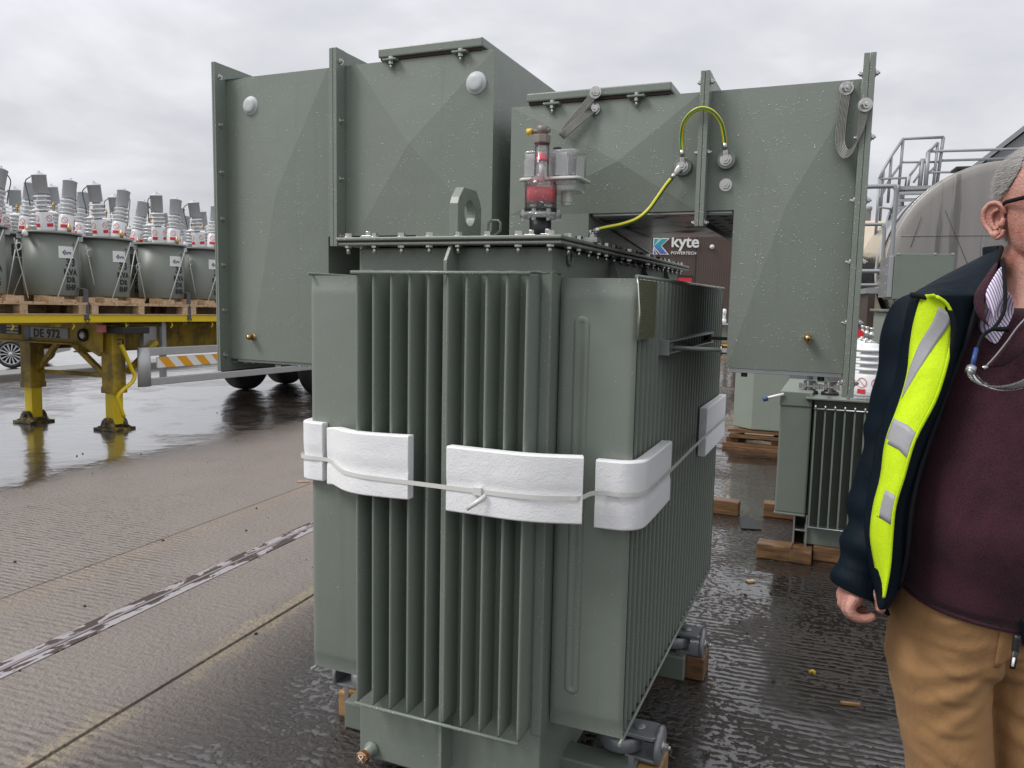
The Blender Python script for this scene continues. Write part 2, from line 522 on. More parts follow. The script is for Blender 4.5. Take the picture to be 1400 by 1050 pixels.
def M_earth():
    mt, t, b = new_mat('green_yellow_earth_cable')
    uv = t.nodes.new('ShaderNodeUVMap')
    sp = t.nodes.new('ShaderNodeSeparateXYZ'); t.links.new(uv.outputs[0], sp.inputs[0])
    f = MA(t, 'GREATER_THAN', MA(t, 'FRACT', MA(t, 'MULTIPLY_ADD', sp.outputs[0], 3.0, 0.30)), 0.48)
    setp(t, b, 'Base Color', mixc(t, f, (0.02, 0.17, 0.05), (0.72, 0.58, 0.02)))
    b.inputs['Roughness'].default_value = 0.32
    return mt
MAT['earth'] = M_earth()
def M_plate():
    mt, t, b = new_mat('engraved_olive_plate')
    c = coords(t)
    sp = t.nodes.new('ShaderNodeSeparateXYZ'); t.links.new(c, sp.inputs[0])
    rows = MA(t, 'FRACT', MA(t, 'MULTIPLY', sp.outputs[2], 130))
    ln = sstep(t, noise(t, coords(t, scale=(1, 60, 130)), 1.0, 3), 0.5, 0.56)
    k = MA(t, 'MULTIPLY', MA(t, 'GREATER_THAN', rows, 0.55), ln)
    setp(t, b, 'Base Color', mixc(t, MA(t, 'MULTIPLY', k, 0.7), (0.15, 0.155, 0.085), (0.045, 0.05, 0.03)))
    b.inputs['Roughness'].default_value = 0.4; b.inputs['Metallic'].default_value = 0.3
    return mt
MAT['olive'] = M_plate()
def M_gland():
    mt, t, b = new_mat('wet_bare_gland_plate')
    c = coords(t)
    n1 = noise(t, c, 7, 4, 0.6)
    f = sstep(t, n1, 0.52, 0.66)
    setp(t, b, 'Base Color', mixc(t, f, (0.78, 0.75, 0.76), (0.22, 0.22, 0.23)))  # dark blotches are reflections painted into the pale plate's colour
    b.inputs['Metallic'].default_value = 0.4
    setp(t, b, 'Roughness', MA(t, 'MULTIPLY_ADD', f, 0.25, 0.28))
    setp(t, b, 'Normal', bump(t, noise(t, c, 9, 2), 0.4, 0.0015))
    return mt
MAT['gland'] = M_gland()
# ================================================================== ground
JA = 0.058                       # the slab joints run a little askew
def M_ground():
    mt, t, b = new_mat('wet_brushed_concrete')
    P = wpos(t)
    rot = t.nodes.new('ShaderNodeMapping'); rot.vector_type = 'POINT'
    rot.inputs['Rotation'].default_value = (0, 0, -JA)
    t.links.new(P, rot.inputs[0])
    R_ = rot.outputs[0]
    sp = t.nodes.new('ShaderNodeSeparateXYZ'); t.links.new(R_, sp.inputs[0])
    X = sp.outputs[0]
    big = noise(t, P, 0.33, 5, 0.55, 0.3)
    mid = noise(t, P, 2.1, 6, 0.6)
    fine = noise(t, P, 90, 5, 0.7)
    grit = noise(t, P, 260, 3, 0.7)
    # tined grooves, straight and evenly spaced but broken and worn
    wv = t.nodes.new('ShaderNodeTexWave'); wv.bands_direction = 'Y'; wv.wave_profile = 'SIN'
    wv.inputs['Scale'].default_value = 8.6; wv.inputs['Distortion'].default_value = 3.2; wv.inputs['Detail'].default_value = 4; wv.inputs['Detail Scale'].default_value = 2.2; wv.inputs['Detail Roughness'].default_value = 0.6
    gm = t.nodes.new('ShaderNodeMapping'); gm.inputs['Scale'].default_value = (.55, 1, 1)
    t.links.new(R_, gm.inputs[0]); t.links.new(gm.outputs[0], wv.inputs['Vector'])
    pit = noise(t, P, 34, 5, 0.66)
    brk = noise(t, P, 11, 4, 0.6)
    gmask = MA(t, 'MULTIPLY', sstep(t, noise(t, P, 0.55, 3), 0.42, 0.62, 0.05, 0.7), sstep(t, brk, 0.36, 0.62, 0.10, 1.0))
    gv = MA(t, 'MULTIPLY_ADD', MA(t, 'SUBTRACT', wv.outputs['Fac'], 0.5), gmask, 0.5)
    # damp brown-grey concrete, patchy; darker in the grooves, paler on the ridges
    col = mixc(t, mid, (0.185, 0.151, 0.131), (0.275, 0.233, 0.204))
    col = mixc(t, MA(t, 'MULTIPLY', sstep(t, fine, 0.46, 0.66), 0.65), col, (0.34, 0.31, 0.28))
    col = mixc(t, MA(t, 'MULTIPLY', sstep(t, MA(t, 'MULTIPLY_ADD', pit, 0.5, MA(t, 'MULTIPLY', gv, 0.5)), 0.56, 0.72), 0.6), col, (0.42, 0.37, 0.31))
    col = mixc(t, MA(t, 'MULTIPLY', sstep(t, MA(t, 'MULTIPLY_ADD', pit, 0.35, MA(t, 'MULTIPLY', gv, 0.65)), 0.30, 0.44, 1.0, 0.0), 0.65), col, (0.068, 0.057, 0.052))
    col = mixc(t, MA(t, 'MULTIPLY', sstep(t, grit, 0.56, 0.70), 0.75), col, (0.07, 0.058, 0.052))
    # soaked ground: the slab right of the joint, and the low ground by the trailer
    right = sstep(t, X, -2.45, -1.55)
    left = sstep(t, MA(t, 'MULTIPLY_ADD', big, 1.4, X), -5.05, -4.2, 1.0, 0.0)
    sp2 = t.nodes.new('ShaderNodeSeparateXYZ'); t.links.new(P, sp2.inputs[0])
    far = sstep(t, MA(t, 'MULTIPLY_ADD', big, 3.0, sp2.outputs[1]), 8.5, 11.0)
    left = MA(t, 'MAXIMUM', left, far)
    soak = MA(t, 'MAXIMUM', right, left)
    pud = sstep(t, MA(t, 'MULTIPLY_ADD', soak, 0.36, MA(t, 'MULTIPLY_ADD', mid, 0.35, MA(t, 'MULTIPLY', big, 0.65))), 0.62, 0.86)
    wet = MA(t, 'MAXIMUM', pud, MA(t, 'MULTIPLY', soak, 0.75))
    # sand-coloured edges where the slab surface has worn back along the joint
    dj = MA(t, 'ABSOLUTE', MA(t, 'ADD', X, 2.187))
    edge = MA(t, 'MULTIPLY', sstep(t, MA(t, 'MULTIPLY_ADD', noise(t, P, 5, 5, .65), 0.24, dj), 0.17, 0.22, 1, 0), sstep(t, noise(t, P, 48, 5, 0.7), 0.42, 0.54))
    edge = MA(t, 'MULTIPLY', edge, sstep(t, noise(t, P, 2.6, 4), 0.40, 0.58))
    col = mixc(t, MA(t, 'MULTIPLY', edge, 0.8), col, (0.45, 0.365, 0.23))
    d2 = MA(t, 'ABSOLUTE', MA(t, 'ADD', X, 3.46))
    e2 = MA(t, 'MULTIPLY', sstep(t, MA(t, 'MULTIPLY_ADD', noise(t, P, 6, 4), 0.15, d2), 0.08, 0.22, 1, 0), sstep(t, noise(t, P, 45, 5, 0.7), 0.40, 0.62))
    col = mixc(t, MA(t, 'MULTIPLY', e2, 0.45), col, (0.36, 0.26, 0.17))
    dk = mixc(t, 1.0, col, (0.34, 0.32, 0.31), 'MULTIPLY')
    col = mixc(t, wet, col, dk)
    col = mixc(t, MA(t, 'MULTIPLY', right, 0.95), col, mixc(t, 1.0, col, (0.17, 0.14, 0.115), 'MULTIPLY'))
    setp(t, b, 'Base Color', col)
    # height: grooves and pits; where the slab is soaked the hollows stand level with water
    h = MA(t, 'MULTIPLY_ADD', gv, 0.45, MA(t, 'MULTIPLY', pit, 0.55))
    lev = MA(t, 'MULTIPLY_ADD', noise(t, P, 1.6, 4), 0.30, MA(t, 'MULTIPLY_ADD', wet, 0.34, 0.03))
    lev = MA(t, 'MULTIPLY_ADD', MA(t, 'MULTIPLY', left, pud), 0.30, lev)
    film = sstep(t, MA(t, 'SUBTRACT', lev, h), -0.02, 0.03)
    film = MA(t, 'MULTIPLY', film, sstep(t, wet, 0.15, 0.5))
    hh = MA(t, 'MAXIMUM', h, MA(t, 'MULTIPLY', lev, sstep(t, wet, 0.15, 0.5)))
    rough = MA(t, 'MULTIPLY_ADD', wet, -0.22, MA(t, 'MULTIPLY_ADD', fine, 0.25, 0.27))
    setp(t, b, 'Roughness', MA(t, 'MAXIMUM', rough, 0.12))
    nb = bump(t, hh, 1.0, 0.036)
    nb = bump(t, MA(t, 'MULTIPLY', fine, MA(t, 'MULTIPLY_ADD', film, -0.93, 1.0)), 0.8, 0.0035, nb)
    nb = bump(t, noise(t, P, 5, 2), 0.5, 0.006, nb)
    setp(t, b, 'Normal', nb)
    setp(t, b, 'Coat Roughness', MA(t, 'MULTIPLY_ADD', left, 0.09, 0.025))
    b.inputs['Specular IOR Level'].default_value = 0.6
    setp(t, b, 'Coat Weight', MA(t, 'MULTIPLY', wet, MA(t, 'MULTIPLY_ADD', film, 0.35, 0.65))); setp(t, b, 'Coat IOR', MA(t, 'MULTIPLY_ADD', right, -0.40, 1.85))
    t.links.new(nb, b.inputs['Coat Normal'])
    return mt
MAT['ground'] = M_ground()
MAT['groove'] = M_simple('dirt_in_joint', (0.035, 0.03, 0.014), 0.7, 0, 0.5, 60, 0.003, 80)
def M_drain():
    mt, t, b = new_mat('flaking_drain_iron')
    c = coords(t, scale=(11, 4.0, 1))
    f = sstep(t, noise(t, c, 1.5, 6, 0.62, 0.3), 0.49, 0.515)
    c2 = coords(t)
    setp(t, b, 'Base Color', mixc(t, f, (0.36, 0.335, 0.34), (0.05, 0.030, 0.026)))
    setp(t, b, 'Roughness', MA(t, 'MULTIPLY_ADD', f, 0.35, 0.22))
    setp(t, b, 'Normal', bump(t, MA(t, 'MULTIPLY_ADD', f, -1.0, MA(t, 'MULTIPLY', noise(t, c2, 60, 3), .3)), 0.5, 0.0015))
    return mt
MAT['drain'] = M_drain()
MAT['drainlip'] = M_simple('worn_drain_lip', (0.25, 0.22, 0.225), 0.25, 0.2, 0.2, 20)
def ground():
    mb = MB()
    xs = []
    prof = [(-160, 0), (-12.4, 0), (-3.5485, 0), (-3.546, -0.006), (-3.540, -0.006), (-3.5375, 0), (-2.932, 0), (-2.928, -0.03), (-2.800, -0.03), (-2.796, 0),
            (-2.1965, 0.0), (-2.192, -0.014), (-2.182, -0.014), (-2.1775, 0.0), (4.0, 0), (160, 0)]
    ys = (-60, 0, 1, 2, 3, 4, 6, 9, 14, 30, 260)
    rows = [[(x, y, z) for x, z in prof] for y in ys]
    mb.grid(rows, smooth=False)
    me = mb.mesh('ground', MAT['ground'])
    o = bpy.data.objects.new('ground', me); COL.objects.link(o); o.rotation_euler.z = JA
    o['kind'] = 'structure'
    # dirt lying in the open joint
    j = MB()
    rnd = random.Random(3)
    rows = []
    for i in range(120):
        y = -2+i*0.15
        rows.append([(-2.1925+rnd.uniform(-.0015, .0015), y, -0.0125), (-2.187, y, -0.009+rnd.uniform(-.002, .002)), (-2.1815, y, -0.0125)])
    j.grid(rows)
    o = bpy.data.objects.new('joint_filler', j.mesh('joint_filler', MAT['groove'])); COL.objects.link(o); o.rotation_euler.z = JA; o['kind'] = 'structure'
    # slot drain: two iron edge bars and a raised centre lip
    d = MB()
    d.box(-2.926, -2.878, -12, 30, -0.028, 0.002)
    d.box(-2.850, -2.802, -12, 30, -0.028, 0.002)
    l = MB()
    l.box(-2.873, -2.855, -12, 30, -0.028, 0.0035)
    o = bpy.data.objects.new('slot_drain', d.mesh('slot_drain', MAT['drain'])); COL.objects.link(o); o.rotation_euler.z = JA; o['kind'] = 'structure'
    o2 = bpy.data.objects.new('drain_lip', l.mesh('drain_lip', MAT['drainlip'])); COL.objects.link(o2); o2.parent = o
    # low kerb beyond the trailer
    k = MB(); k.box(-13.2, -12.5, -20, 60, -0.02, 0.11)
    o = bpy.data.objects.new('kerb', k.mesh('kerb', MAT['kerb'])); COL.objects.link(o); o['kind'] = 'structure'
    md = o.modifiers.new('edge', 'BEVEL'); md.width = 0.02; md.segments = 2
MAT['kerb'] = M_simple('kerb_concrete', (0.20, 0.19, 0.18), 0.5, 0, 0.2, 6, 0.002, 40)
ground()

# ================================================================== main transformer
T = thing('power_transformer', (-1.03, 2.85, 0.0), 'large grey-green finned transformer in the foreground, wrapped in white foam pads and strap', 'transformer', world=True)
XL_, XR_ = -1.333, -0.725
YF, YR = 1.986, 3.69
ZT = 1.64
def hexbolt_mesh(r=0.0095, head=0.008, body=0.032, name='bolt'):
    """hexagon head on top, washer, nut and thread end below the flange"""
    mb = MB()
    def hexp(z0, z1, rr): mb.lathe([(rr, z0), (rr, z1)], 6, smooth=False)
    mb.lathe([(r*1.35, 0.0), (r*1.35, 0.0018)], 14)
    hexp(0.0018, 0.0018+head, r)
    mb.lathe([(r*1.35, -0.0195), (r*1.35, -0.0180)], 14)
    hexp(-0.0295, -0.0195, r)
    mb.lathe([(r*0.52, -0.0295-0.017), (r*0.52, -0.0295)], 10)
    return mb.mesh(name, MAT['bolt'])
def face_bolt_mesh(r=0.012, head=0.009, name='bolt'):
    """bolt head with washer standing on a surface, axis +z"""
    mb = MB()
    mb.lathe([(r*1.5, 0), (r*1.5, 0.002)], 18)
    mb.lathe([(r, 0.002), (r, 0.002+head)], 6, smooth=False)
    mb.lathe([(r*0.5, 0.002+head), (r*0.45, 0.006+head)], 10)
    return mb.mesh(name, MAT['bolt'])
BOLT = hexbolt_mesh(0.0108, 0.010)
FBOLT = face_bolt_mesh()
SBOLT = face_bolt_mesh(0.007, 0.006)
def transformer():
    tank = MB(); tank.box(XL_, XR_, YF, YR, 0.05, ZT)
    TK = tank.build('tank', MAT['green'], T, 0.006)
    # weld seam on the front, below the lid and at the foot of the fins
    mb = MB()
    pts = [(XL_+.004, YF-0.001, 1.572)]+[(XL_+0.02+i*(XR_-XL_-.04)/26, YF-0.002, 1.572+0.0025*math.sin(i*2.1)) for i in range(27)]+[(XR_-.004, YF-.001, 1.572)]
    mb.tube(pts, 0.0045, 8)
    mb.tube([(XR_+.001, YF+0.004+i*0.02, 1.572+0.002*math.sin(i*1.7)) for i in range(4)], 0.004, 8)
    mb.build('weld_seam', MAT['green'], T)
    # lid, gasket, flange
    x0, x1, y0, y1 = -1.377, -0.681, 1.93, 3.746
    mb = MB(); mb.box(x0, x1, y0, y1, 1.6565, 1.6665); lid = mb.build('lid', MAT['green'], T, 0.003)
    mb = MB(); mb.box(x0+.004, x1-.004, y0+.004, y1-.004, 1.6525, 1.6565); mb.build('gasket', MAT['gasket'], T)
    mb = MB(); mb.box(x0+.006, x1-.002, y0+.005, y1-.005, 1.6435, 1.6525); mb.build('flange', MAT['green'], T, 0.003)
    for i in range(8):
        piece('bolt', BOLT, T, (-1.347+i*0.0896, 1.953, 1.6665+.0005), (0, 0, .3*i))
    for i in range(1, 19):
        for x in (-0.702, -1.356):
            piece('bolt', BOLT, T, (x, 1.953+i*0.0925, 1.667), (0, 0, .7*i))
    for i in range(1, 8):
        piece('bolt', BOLT, T, (-1.356+i*0.0817, 3.722, 1.667), (0, 0, .5*i))
    # front fins, the centre rib between them
    fx = [-1.2863, -1.2315, -1.1725, -1.1136, -1.054, -0.9952, -0.9375, -0.878, -0.819, -0.7615]
    def fin_mesh(d, hz, t):
        """hollow fin: depth d, height hz, crimped thin ends"""
        mb = MB()
        prof = []
        for z, k, dd in ((0, .55, d*.99), (0.006, .6, d), (0.03, .95, d), (0.045, 1, d), (hz-0.045, 1, d), (hz-.03, .95, d), (hz-.006, .6, d), (hz, .55, d*.99)):
            a = t*k/2
            prof.append([(a, 0, z), (a, -dd+0.005, z), (a*.55, -dd+.0012, z), (0, -dd, z), (-a*.55, -dd+.0012, z), (-a, -dd+0.005, z), (-a, 0, z)])
        mb.grid(prof, True)
        mb.f.append(tuple(range(7))); mb.sm.append(False); mb.mi.append(0)
        mb.f.append(tuple(range(49, 56))[::-1]); mb.sm.append(False); mb.mi.append(0)
        return mb.mesh('fin', MAT['greenfin'])
    ff = fin_mesh(YF-1.9025, 1.565-0.28, 0.0105)
    for x in fx:
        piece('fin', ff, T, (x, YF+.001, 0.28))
    mb = MB(); mb.prism([(YF, 0.10), (1.915, 0.10), (1.915, 1.60), (1.945, 1.643), (YF, 1.643)], 'x', -1.014, -1.0035); mb.build('centre_rib', MAT['green'], T, 0.0015)
    # tie rods across the fin ends
    for n, z, xa, xb in (('tie_rod', 0.2765, -1.292, -0.757), ('tie_rod', 1.566, -1.302, -0.752)):
        mb = MB(); mb.tube([(xa, 1.9, z), (xb, 1.9, z)], 0.0052, 10); mb.build(n, MAT['rodgleam'], T)
    # pressed spot dimples on the tank wall between the right-hand fins
    mb = MB()
    xs = [(fx[i]+fx[i+1])/2+0.012 for i in range(5, 9)]+[-0.742]
    for x in xs:
        for z in [0.36+k*0.153 for k in range(8)]:
            mb.prism([(x+.0045*math.cos(a)+0, z+(.017 if math.sin(a) >= 0 else -.017)+.0045*math.sin(a)) for a in [2*PI*k/12 for k in range(12)]], 'y', YF-.0032, YF+.001)
    mb.build('weld_dimples', MAT['green'], T, 0.001)
    # corner post with rolled edge
    mb = MB(); mb.box(-0.7535, -0.7225, YF-.004, YF+.05, 0.262, 1.575); mb.build('corner_post', MAT['green'], T, 0.004)
    # side radiators: broad end panels then thin fins
    Yp = 2.045
    def end_panel(xa, xb):
        rows = []
        n = 26
        for z, o in ((.272, .003), (.30, .0035), (.318, .010), (.335, .0125), (1.50, .0125), (1.52, .010), (1.537, .0035), (1.560, .003)):
            r = []
            for k in range(n+1):
                x = xa+(xb-xa)*k/n
                e = min(k, n-k)
                oo = o*(0.35 if e == 0 else (0.9 if e == 1 else 1.0))
                r.append((x, Yp+0.0125-oo, z))
            rows.append(r)
        mb = MB(); mb.grid(rows, True)
        back = [[(x, 2*(Yp+0.0125)-y, z) for x, y, z in r] for r in rows]
        mb.grid(back, True)
        return mb
    def stadium(cx, z0, z1, r, y, h, nm='pressed_bead'):
        mb = MB()
        prof = [(r, 0), (r*.93, h*.55), (r*.72, h), (r*.42, h), (r*.2, h*.35), (0.0005, h*.25)]
        n = 20; rows = []
        for rr, hh in prof:
            row = []
            for k in range(n):
                a = 2*PI*k/n
                zz = z1 if math.sin(a) >= 0 else z0
                row.append((cx+rr*math.cos(a), y-hh, zz+rr*math.sin(a)))
            rows.append(row)
        mb.grid(rows, True, closed=True)
        return mb
    p = end_panel(-0.7215, -0.5035).build('radiator_panel', MAT['green'], T)
    build_sub(stadium(-0.655, 0.40, 1.435, 0.023, Yp+.0005, 0.0045), 'pressed_bead', MAT['green'], p)
    p = end_panel(-1.556, -1.335).build('radiator_panel', MAT['green'], T)
    build_sub(stadium(-1.352, 0.40, 1.435, 0.016, Yp+.0005, 0.0045), 'pressed_bead', MAT['green'], p)
    p2 = piece('radiator_panel', p.data, T, (-1.03+.0, 2.85, 0)); p2.location = (0, 1.57, 0)
    p3 = piece('radiator_panel', bpy.data.objects['radiator_panel'].data, T); p3.location = (0, 1.57, 0)
    sf = fin_mesh(0.2165, 1.29, 0.012)
    for i in range(27):
        y = 2.103+i*0.0572
        piece('fin', sf, T, (-0.7215, y, 0.271), (0, 0, PI/2))
        piece('fin', sf, T, (-1.336, y, 0.271), (0, 0, -PI/2))
    for x in (-0.5055, -1.5535):
        for z in (0.2665, 1.5645):
            mb = MB(); mb.tube([(x, 2.03, z), (x, 3.645, z)], 0.005, 10); mb.build('tie_rod', MAT['rodgleam'], T)
    # little welded washer at the rod's end
    # gussets under the lid on the right
    for y in (2.55, 3.0, 3.4):
        for s, xx in ((1, XR_), (-1, XL_)):
            mb = MB(); mb.prism([(xx, 1.571), (xx+s*.035, 1.571), (xx+s*.004, 1.643), (xx, 1.643)], 'y', y, y+.008); mb.build('gusset', MAT['green'], T, .001)
    # lifting eye under the flange on the right
    mb = MB(); mb.tube([(XR_+.012+.014*math.cos(a), 2.13+.018*math.sin(a), 1.615) if False else (XR_+.006, 2.12+.019*math.cos(a), 1.617+.019*math.sin(a)) for a in [2*PI*k/18 for k in range(18)]], 0.0045, 8, closed=True); mb.build('lashing_ring', MAT['green'], T)
    # lifting lugs on the lid
    def lug(y0):
        oc = [(y0, 1.667), (y0+.155, 1.667), (y0+.155, 1.775), (y0+.118, 1.815), (y0+.037, 1.815), (y0, 1.775)]
        # outline with a round hole: ring of quads between outline and hole
        hc = (y0+.0775, 1.745); hr = 0.036
        n = 24
        outer = []
        for k in range(n):
            a = 2*PI*k/n; d = (math.cos(a), math.sin(a)); best = 9
            for i in range(6):
                p, q = oc[i], oc[(i+1) % 6]
                ex, ez = q[0]-p[0], q[1]-p[1]
                det = d[0]*ez-d[1]*ex
                if abs(det) < 1e-9: continue
                tt = ((p[0]-hc[0])*ez-(p[1]-hc[1])*ex)/det
                uu = ((p[0]-hc[0])*d[1]-(p[1]-hc[1])*d[0])/det
                if tt > 0 and -1e-6 <= uu <= 1+1e-6: best = min(best, tt)
            outer.append((hc[0]+d[0]*best, hc[1]+d[1]*best))
        inner = [(hc[0]+hr*math.cos(2*PI*k/n), hc[1]+hr*math.sin(2*PI*k/n)) for k in range(n)]
        mb = MB()
        xa, xb = -1.052, -1.024
        rows = [[(xa, p[0], p[1]) for p in inner], [(xa, p[0], p[1]) for p in outer], [(xb, p[0], p[1]) for p in outer], [(xb, p[0], p[1]) for p in inner], [(xa, p[0], p[1]) for p in inner]]
        mb.grid(rows, False, closed=True)
        mb.build('lifting_lug', MAT['green'], T, 0.002)
    lug(2.02); lug(3.42)
    mb = MB()
    mb.tube([(-0.985, 2.16, 1.667), (-0.985, 2.16, 1.684), (-0.993, 2.16, 1.694), (-0.993, 2.16, 1.722), (-0.985, 2.16, 1.730), (-0.962, 2.16, 1.730), (-0.954, 2.16, 1.722), (-0.954, 2.16, 1.700), (-0.968, 2.16, 1.688), (-0.978, 2.16, 1.686)], 0.0038, 8)
    mb.build('rope_eye', MAT['rodgleam'], T)
    # clamps and small studs on the lid
    for x, y in ((-1.30, 1.985), (-0.80, 2.02), (-0.745, 2.0), (-0.735, 2.16)):
        mb = MB(); mb.box(x-.016, x+.016, y-.012, y+.012, 1.6668, 1.675); mb.lathe([(.008, 0), (.008, .012)], 6, Matrix.Translation((x, y, 1.675)), False); mb.build('lid_clamp', MAT['bolt'], T, .001)
    # rating plate hung over the right corner
    mb = MB(); mb.add([(-0.499, 2.027, 1.556), (-0.497, 2.236, 1.556), (-0.487, 2.182, 1.400), (-0.489, 1.999, 1.400)], [(0, 1, 2, 3)])
    pl = mb.build('rating_plate', MAT['olive'], T, 0, 0.003)
    mb = MB(); mb.tube([(-0.503, 2.025, 1.566), (-0.497, 2.014, 1.545), (-0.488, 2.006, 1.47), (-0.488, 1.999, 1.405)], 0.0024, 6); build_sub(mb, 'wire', MAT['bolt'], pl)
    # side bracket and the two stay rods to the right-hand cable box
    mb = MB()
    xo = -0.475
    mb.box(-0.513, xo, 2.345, 3.19, 1.3435, 1.3475)
    mb.box(-0.513, xo, 2.345, 3.19, 1.3785, 1.3825)
    mb.box(-0.5155, -0.5115, 2.345, 3.19, 1.3435, 1.3825)
    mb.box(-0.516, xo, 2.335, 2.345, 1.3400, 1.3860)
    mb.box(-0.516, xo, 3.186, 3.194, 1.3400, 1.3860)
    mb.build('side_bracket', MAT['galv'], T, 0.001)
    for y, xe in ((2.385, -0.3095), (3.165, -0.3095)):
        mb = MB(); mb.tube([(-0.505, y, 1.361), (xe, y, 1.361)], 0.0072, 12)
        mb.lathe([(.016, -.006), (.016, .006)], 8, Matrix.Translation((-0.482, y, 1.361)) @ Matrix.Rotation(PI/2, 4, 'Y'), False)
        rod = mb.build('stay_rod', MAT['greendry'], T)
        mb = MB(); mb.lathe([(.0125, -.013), (.0125, .001)], 6, Matrix.Translation((-0.3135, y, 1.361)) @ Matrix.Rotation(PI/2, 4, 'Y'), False)
        mb.lathe([(.0155, -.017), (.0155, -.013)], 16, Matrix.Translation((-0.3135, y, 1.361)) @ Matrix.Rotation(PI/2, 4, 'Y'))
        build_sub(mb, 'nut', MAT['bolt'], rod)
    # drain valve low on the front
    c = (-1.285, YF, 0.085)
    Mv = Matrix.Translation(c) @ Matrix.Rotation(PI/2, 4, 'X')
    mb = MB(); mb.lathe([(.024, -.002), (.024, .012), (.017, .016), (.017, .045)], 20, Mv); v = mb.build('drain_valve', MAT['green'], T)
    mb = MB(); mb.lathe([(.021, .045), (.021, .060), (.018, .064)], 8, Mv, False); cp = build_sub(mb, 'brass_plug', MAT['copper'], v)
    mb = MB()
    y = YF-.0655
    for a, b_ in (((-1.294, .073), (-1.276, .094)), ((-1.276, .073), (-1.294, .094)), ((-1.294, .094), (-1.288, .098)), ((-1.288, .098), (-1.280, .098)), ((-1.280, .098), (-1.276, .094))):
        mb.tube([(a[0], y, a[1]), (b_[0], y, b_[1])], 0.0013, 5)
    build_sub(mb, 'chalk_mark', MAT['white'], v)
    # base channels and the swivelled transport rollers
    for y in (2.17, 3.01):
        mb = MB(); mb.box(-1.52, -0.50, y, y+.10, 0.002, 0.098); mb.build('base_channel', MAT['greendry'], T, 0.006)
    # underside stretcher plates (dark under the tank)
    def roller(x, y, s):
        """flat-lying wheel in a forged fork; s = +1 on the right side"""
        r = MB(); Mt = Matrix.Translation((x, y, 0.137))
        r.lathe([(.030, -.022), (.060, -.024), (.067, -.020), (.0695, -.016), (.070, .0), (.0695, .016), (.067, .020), (.062, .024), (.056, .022), (.050, .012), (.030, .013), (.020, .020)], 30, Mt)
        R0 = r.build('roller', MAT['caststeel'], T)
        f = MB()
        f.prism([(x-s*.02, y-.045), (x+s*.105, y-.05), (x+s*.115, y-.04), (x+s*.115, y+.04), (x+s*.105, y+.05), (x-s*.02, y+.045)], 'z', .166, .180)
        f.prism([(x+s*.02, y-.045), (x+s*.115, y-.05), (x+s*.115, y+.05), (x+s*.02, y+.045)], 'z', .096, .108)
        f.lathe([(.020, .180), (.018, .186), (.0005, .188)], 20, Matrix.Translation((x+s*.055, y, 0)))
        build_sub(f, 'fork', MAT['caststeel'], R0, .005)
        d = MB(); Md = Matrix.Translation((x+s*.112, y, .135)) @ Matrix.Rotation(PI/2*s, 4, 'Y')
        d.lathe([(.058, 0), (.060, .003), (.060, .013), (.056, .017), (.0005, .017)], 28, Md)
        build_sub(d, 'end_disc', MAT['caststeel'], R0)
        e = MB()
        for dz in (0.012, -.0):
            pass
        Mb = Matrix.Translation((x+s*.129, y, .132)) @ Matrix.Rotation(PI/2*s, 4, 'Y')
        e.lathe([(.019, 0), (.019, .003)], 16, Mb); e.lathe([(.014, .003), (.014, .016)], 6, Mb, False); e.lathe([(.007, .016), (.007, .024)], 10, Mb)
        build_sub(e, 'axle_bolt', MAT['bolt'], R0)
        h = MB()
        xx = x+s*.05
        yy = y-.078
        h.box(xx-.0085, xx+.0085, yy-.0012, yy+.0012, 0.003 if y > 2.8 else .02, .125)
        strap = build_sub(h, 'perforated_strap', MAT['galv'], R0)
    roller(-0.565, 2.30, 1); roller(-0.565, 3.10, 1); roller(-1.495, 2.30, -1); roller(-1.495, 3.10, -1)
    # gas and oil relay on the lid
    cx, cy = -0.803, 2.095
    def at(prof, n=28, dx=0, dy=0, z=0, smooth=True):
        mb = MB(); mb.lathe(prof, n, Matrix.Translation((cx+dx, cy+dy, z)), smooth); return mb
    relay = at([(.031, 1.667), (.031, 1.726)]).build('protection_relay', MAT['black'], T)
    mb = at([(.030, 1.725), (.062, 1.727), (.063, 1.737), (.050, 1.741), (.046, 1.747)], 8)
    for k in range(8):
        a = 2*PI*k/8
        mb.lathe([(.006, 1.716), (.006, 1.748)], 6, Matrix.Translation((cx+.053*math.cos(a), cy+.053*math.sin(a), 0)), False)
    build_sub(mb, 'clear_base', MAT['clear'], relay)
    mb = at([(.049, 1.747), (.045, 1.755), (.0445, 1.815), (.040, 1.828), (.024, 1.838), (.021, 1.85), (.0205, 1.935)])
    build_sub(mb, 'sight_glass', MAT['glass'], relay)
    build_sub(at([(.0405, 1.768), (.0405, 1.807), (.038, 1.8085), (.0005, 1.8095)]), 'red_float', MAT['redfloat'], relay)
    build_sub(at([(.0415, 1.747), (.0415, 1.7545), (.012, 1.7545), (.012, 1.767)]), 'float_seat', MAT['black'], relay)
    build_sub(at([(.016, 1.884), (.0165, 1.886), (.0165, 1.8935), (.010, 1.894), (.0095, 1.904), (.0005, 1.904)]), 'indicator', MAT['redfloat'], relay)
    build_sub(at([(.008, 1.83), (.008, 1.884)]), 'spindle', MAT['grey_cap'], relay)
    mb = at([(.0235, 1.930), (.0245, 1.934), (.0245, 1.951), (.022, 1.953)], 8, smooth=False)
    mb.lathe([(.016, 1.953), (.0165, 1.975), (.015, 1.977)], 16, Matrix.Translation((cx, cy, 0)))
    mb.tube([(cx-.030, cy, 1.965), (cx+.022, cy, 1.965)], .0062, 10)
    build_sub(mb, 'valve', MAT['brownmetal'], relay)
    mb = MB(); mb.tube([(cx-.030, cy, 1.965), (cx-.046, cy, 1.965)], .0085, 12); build_sub(mb, 'yellow_cap', MAT['yellowcap'], relay)
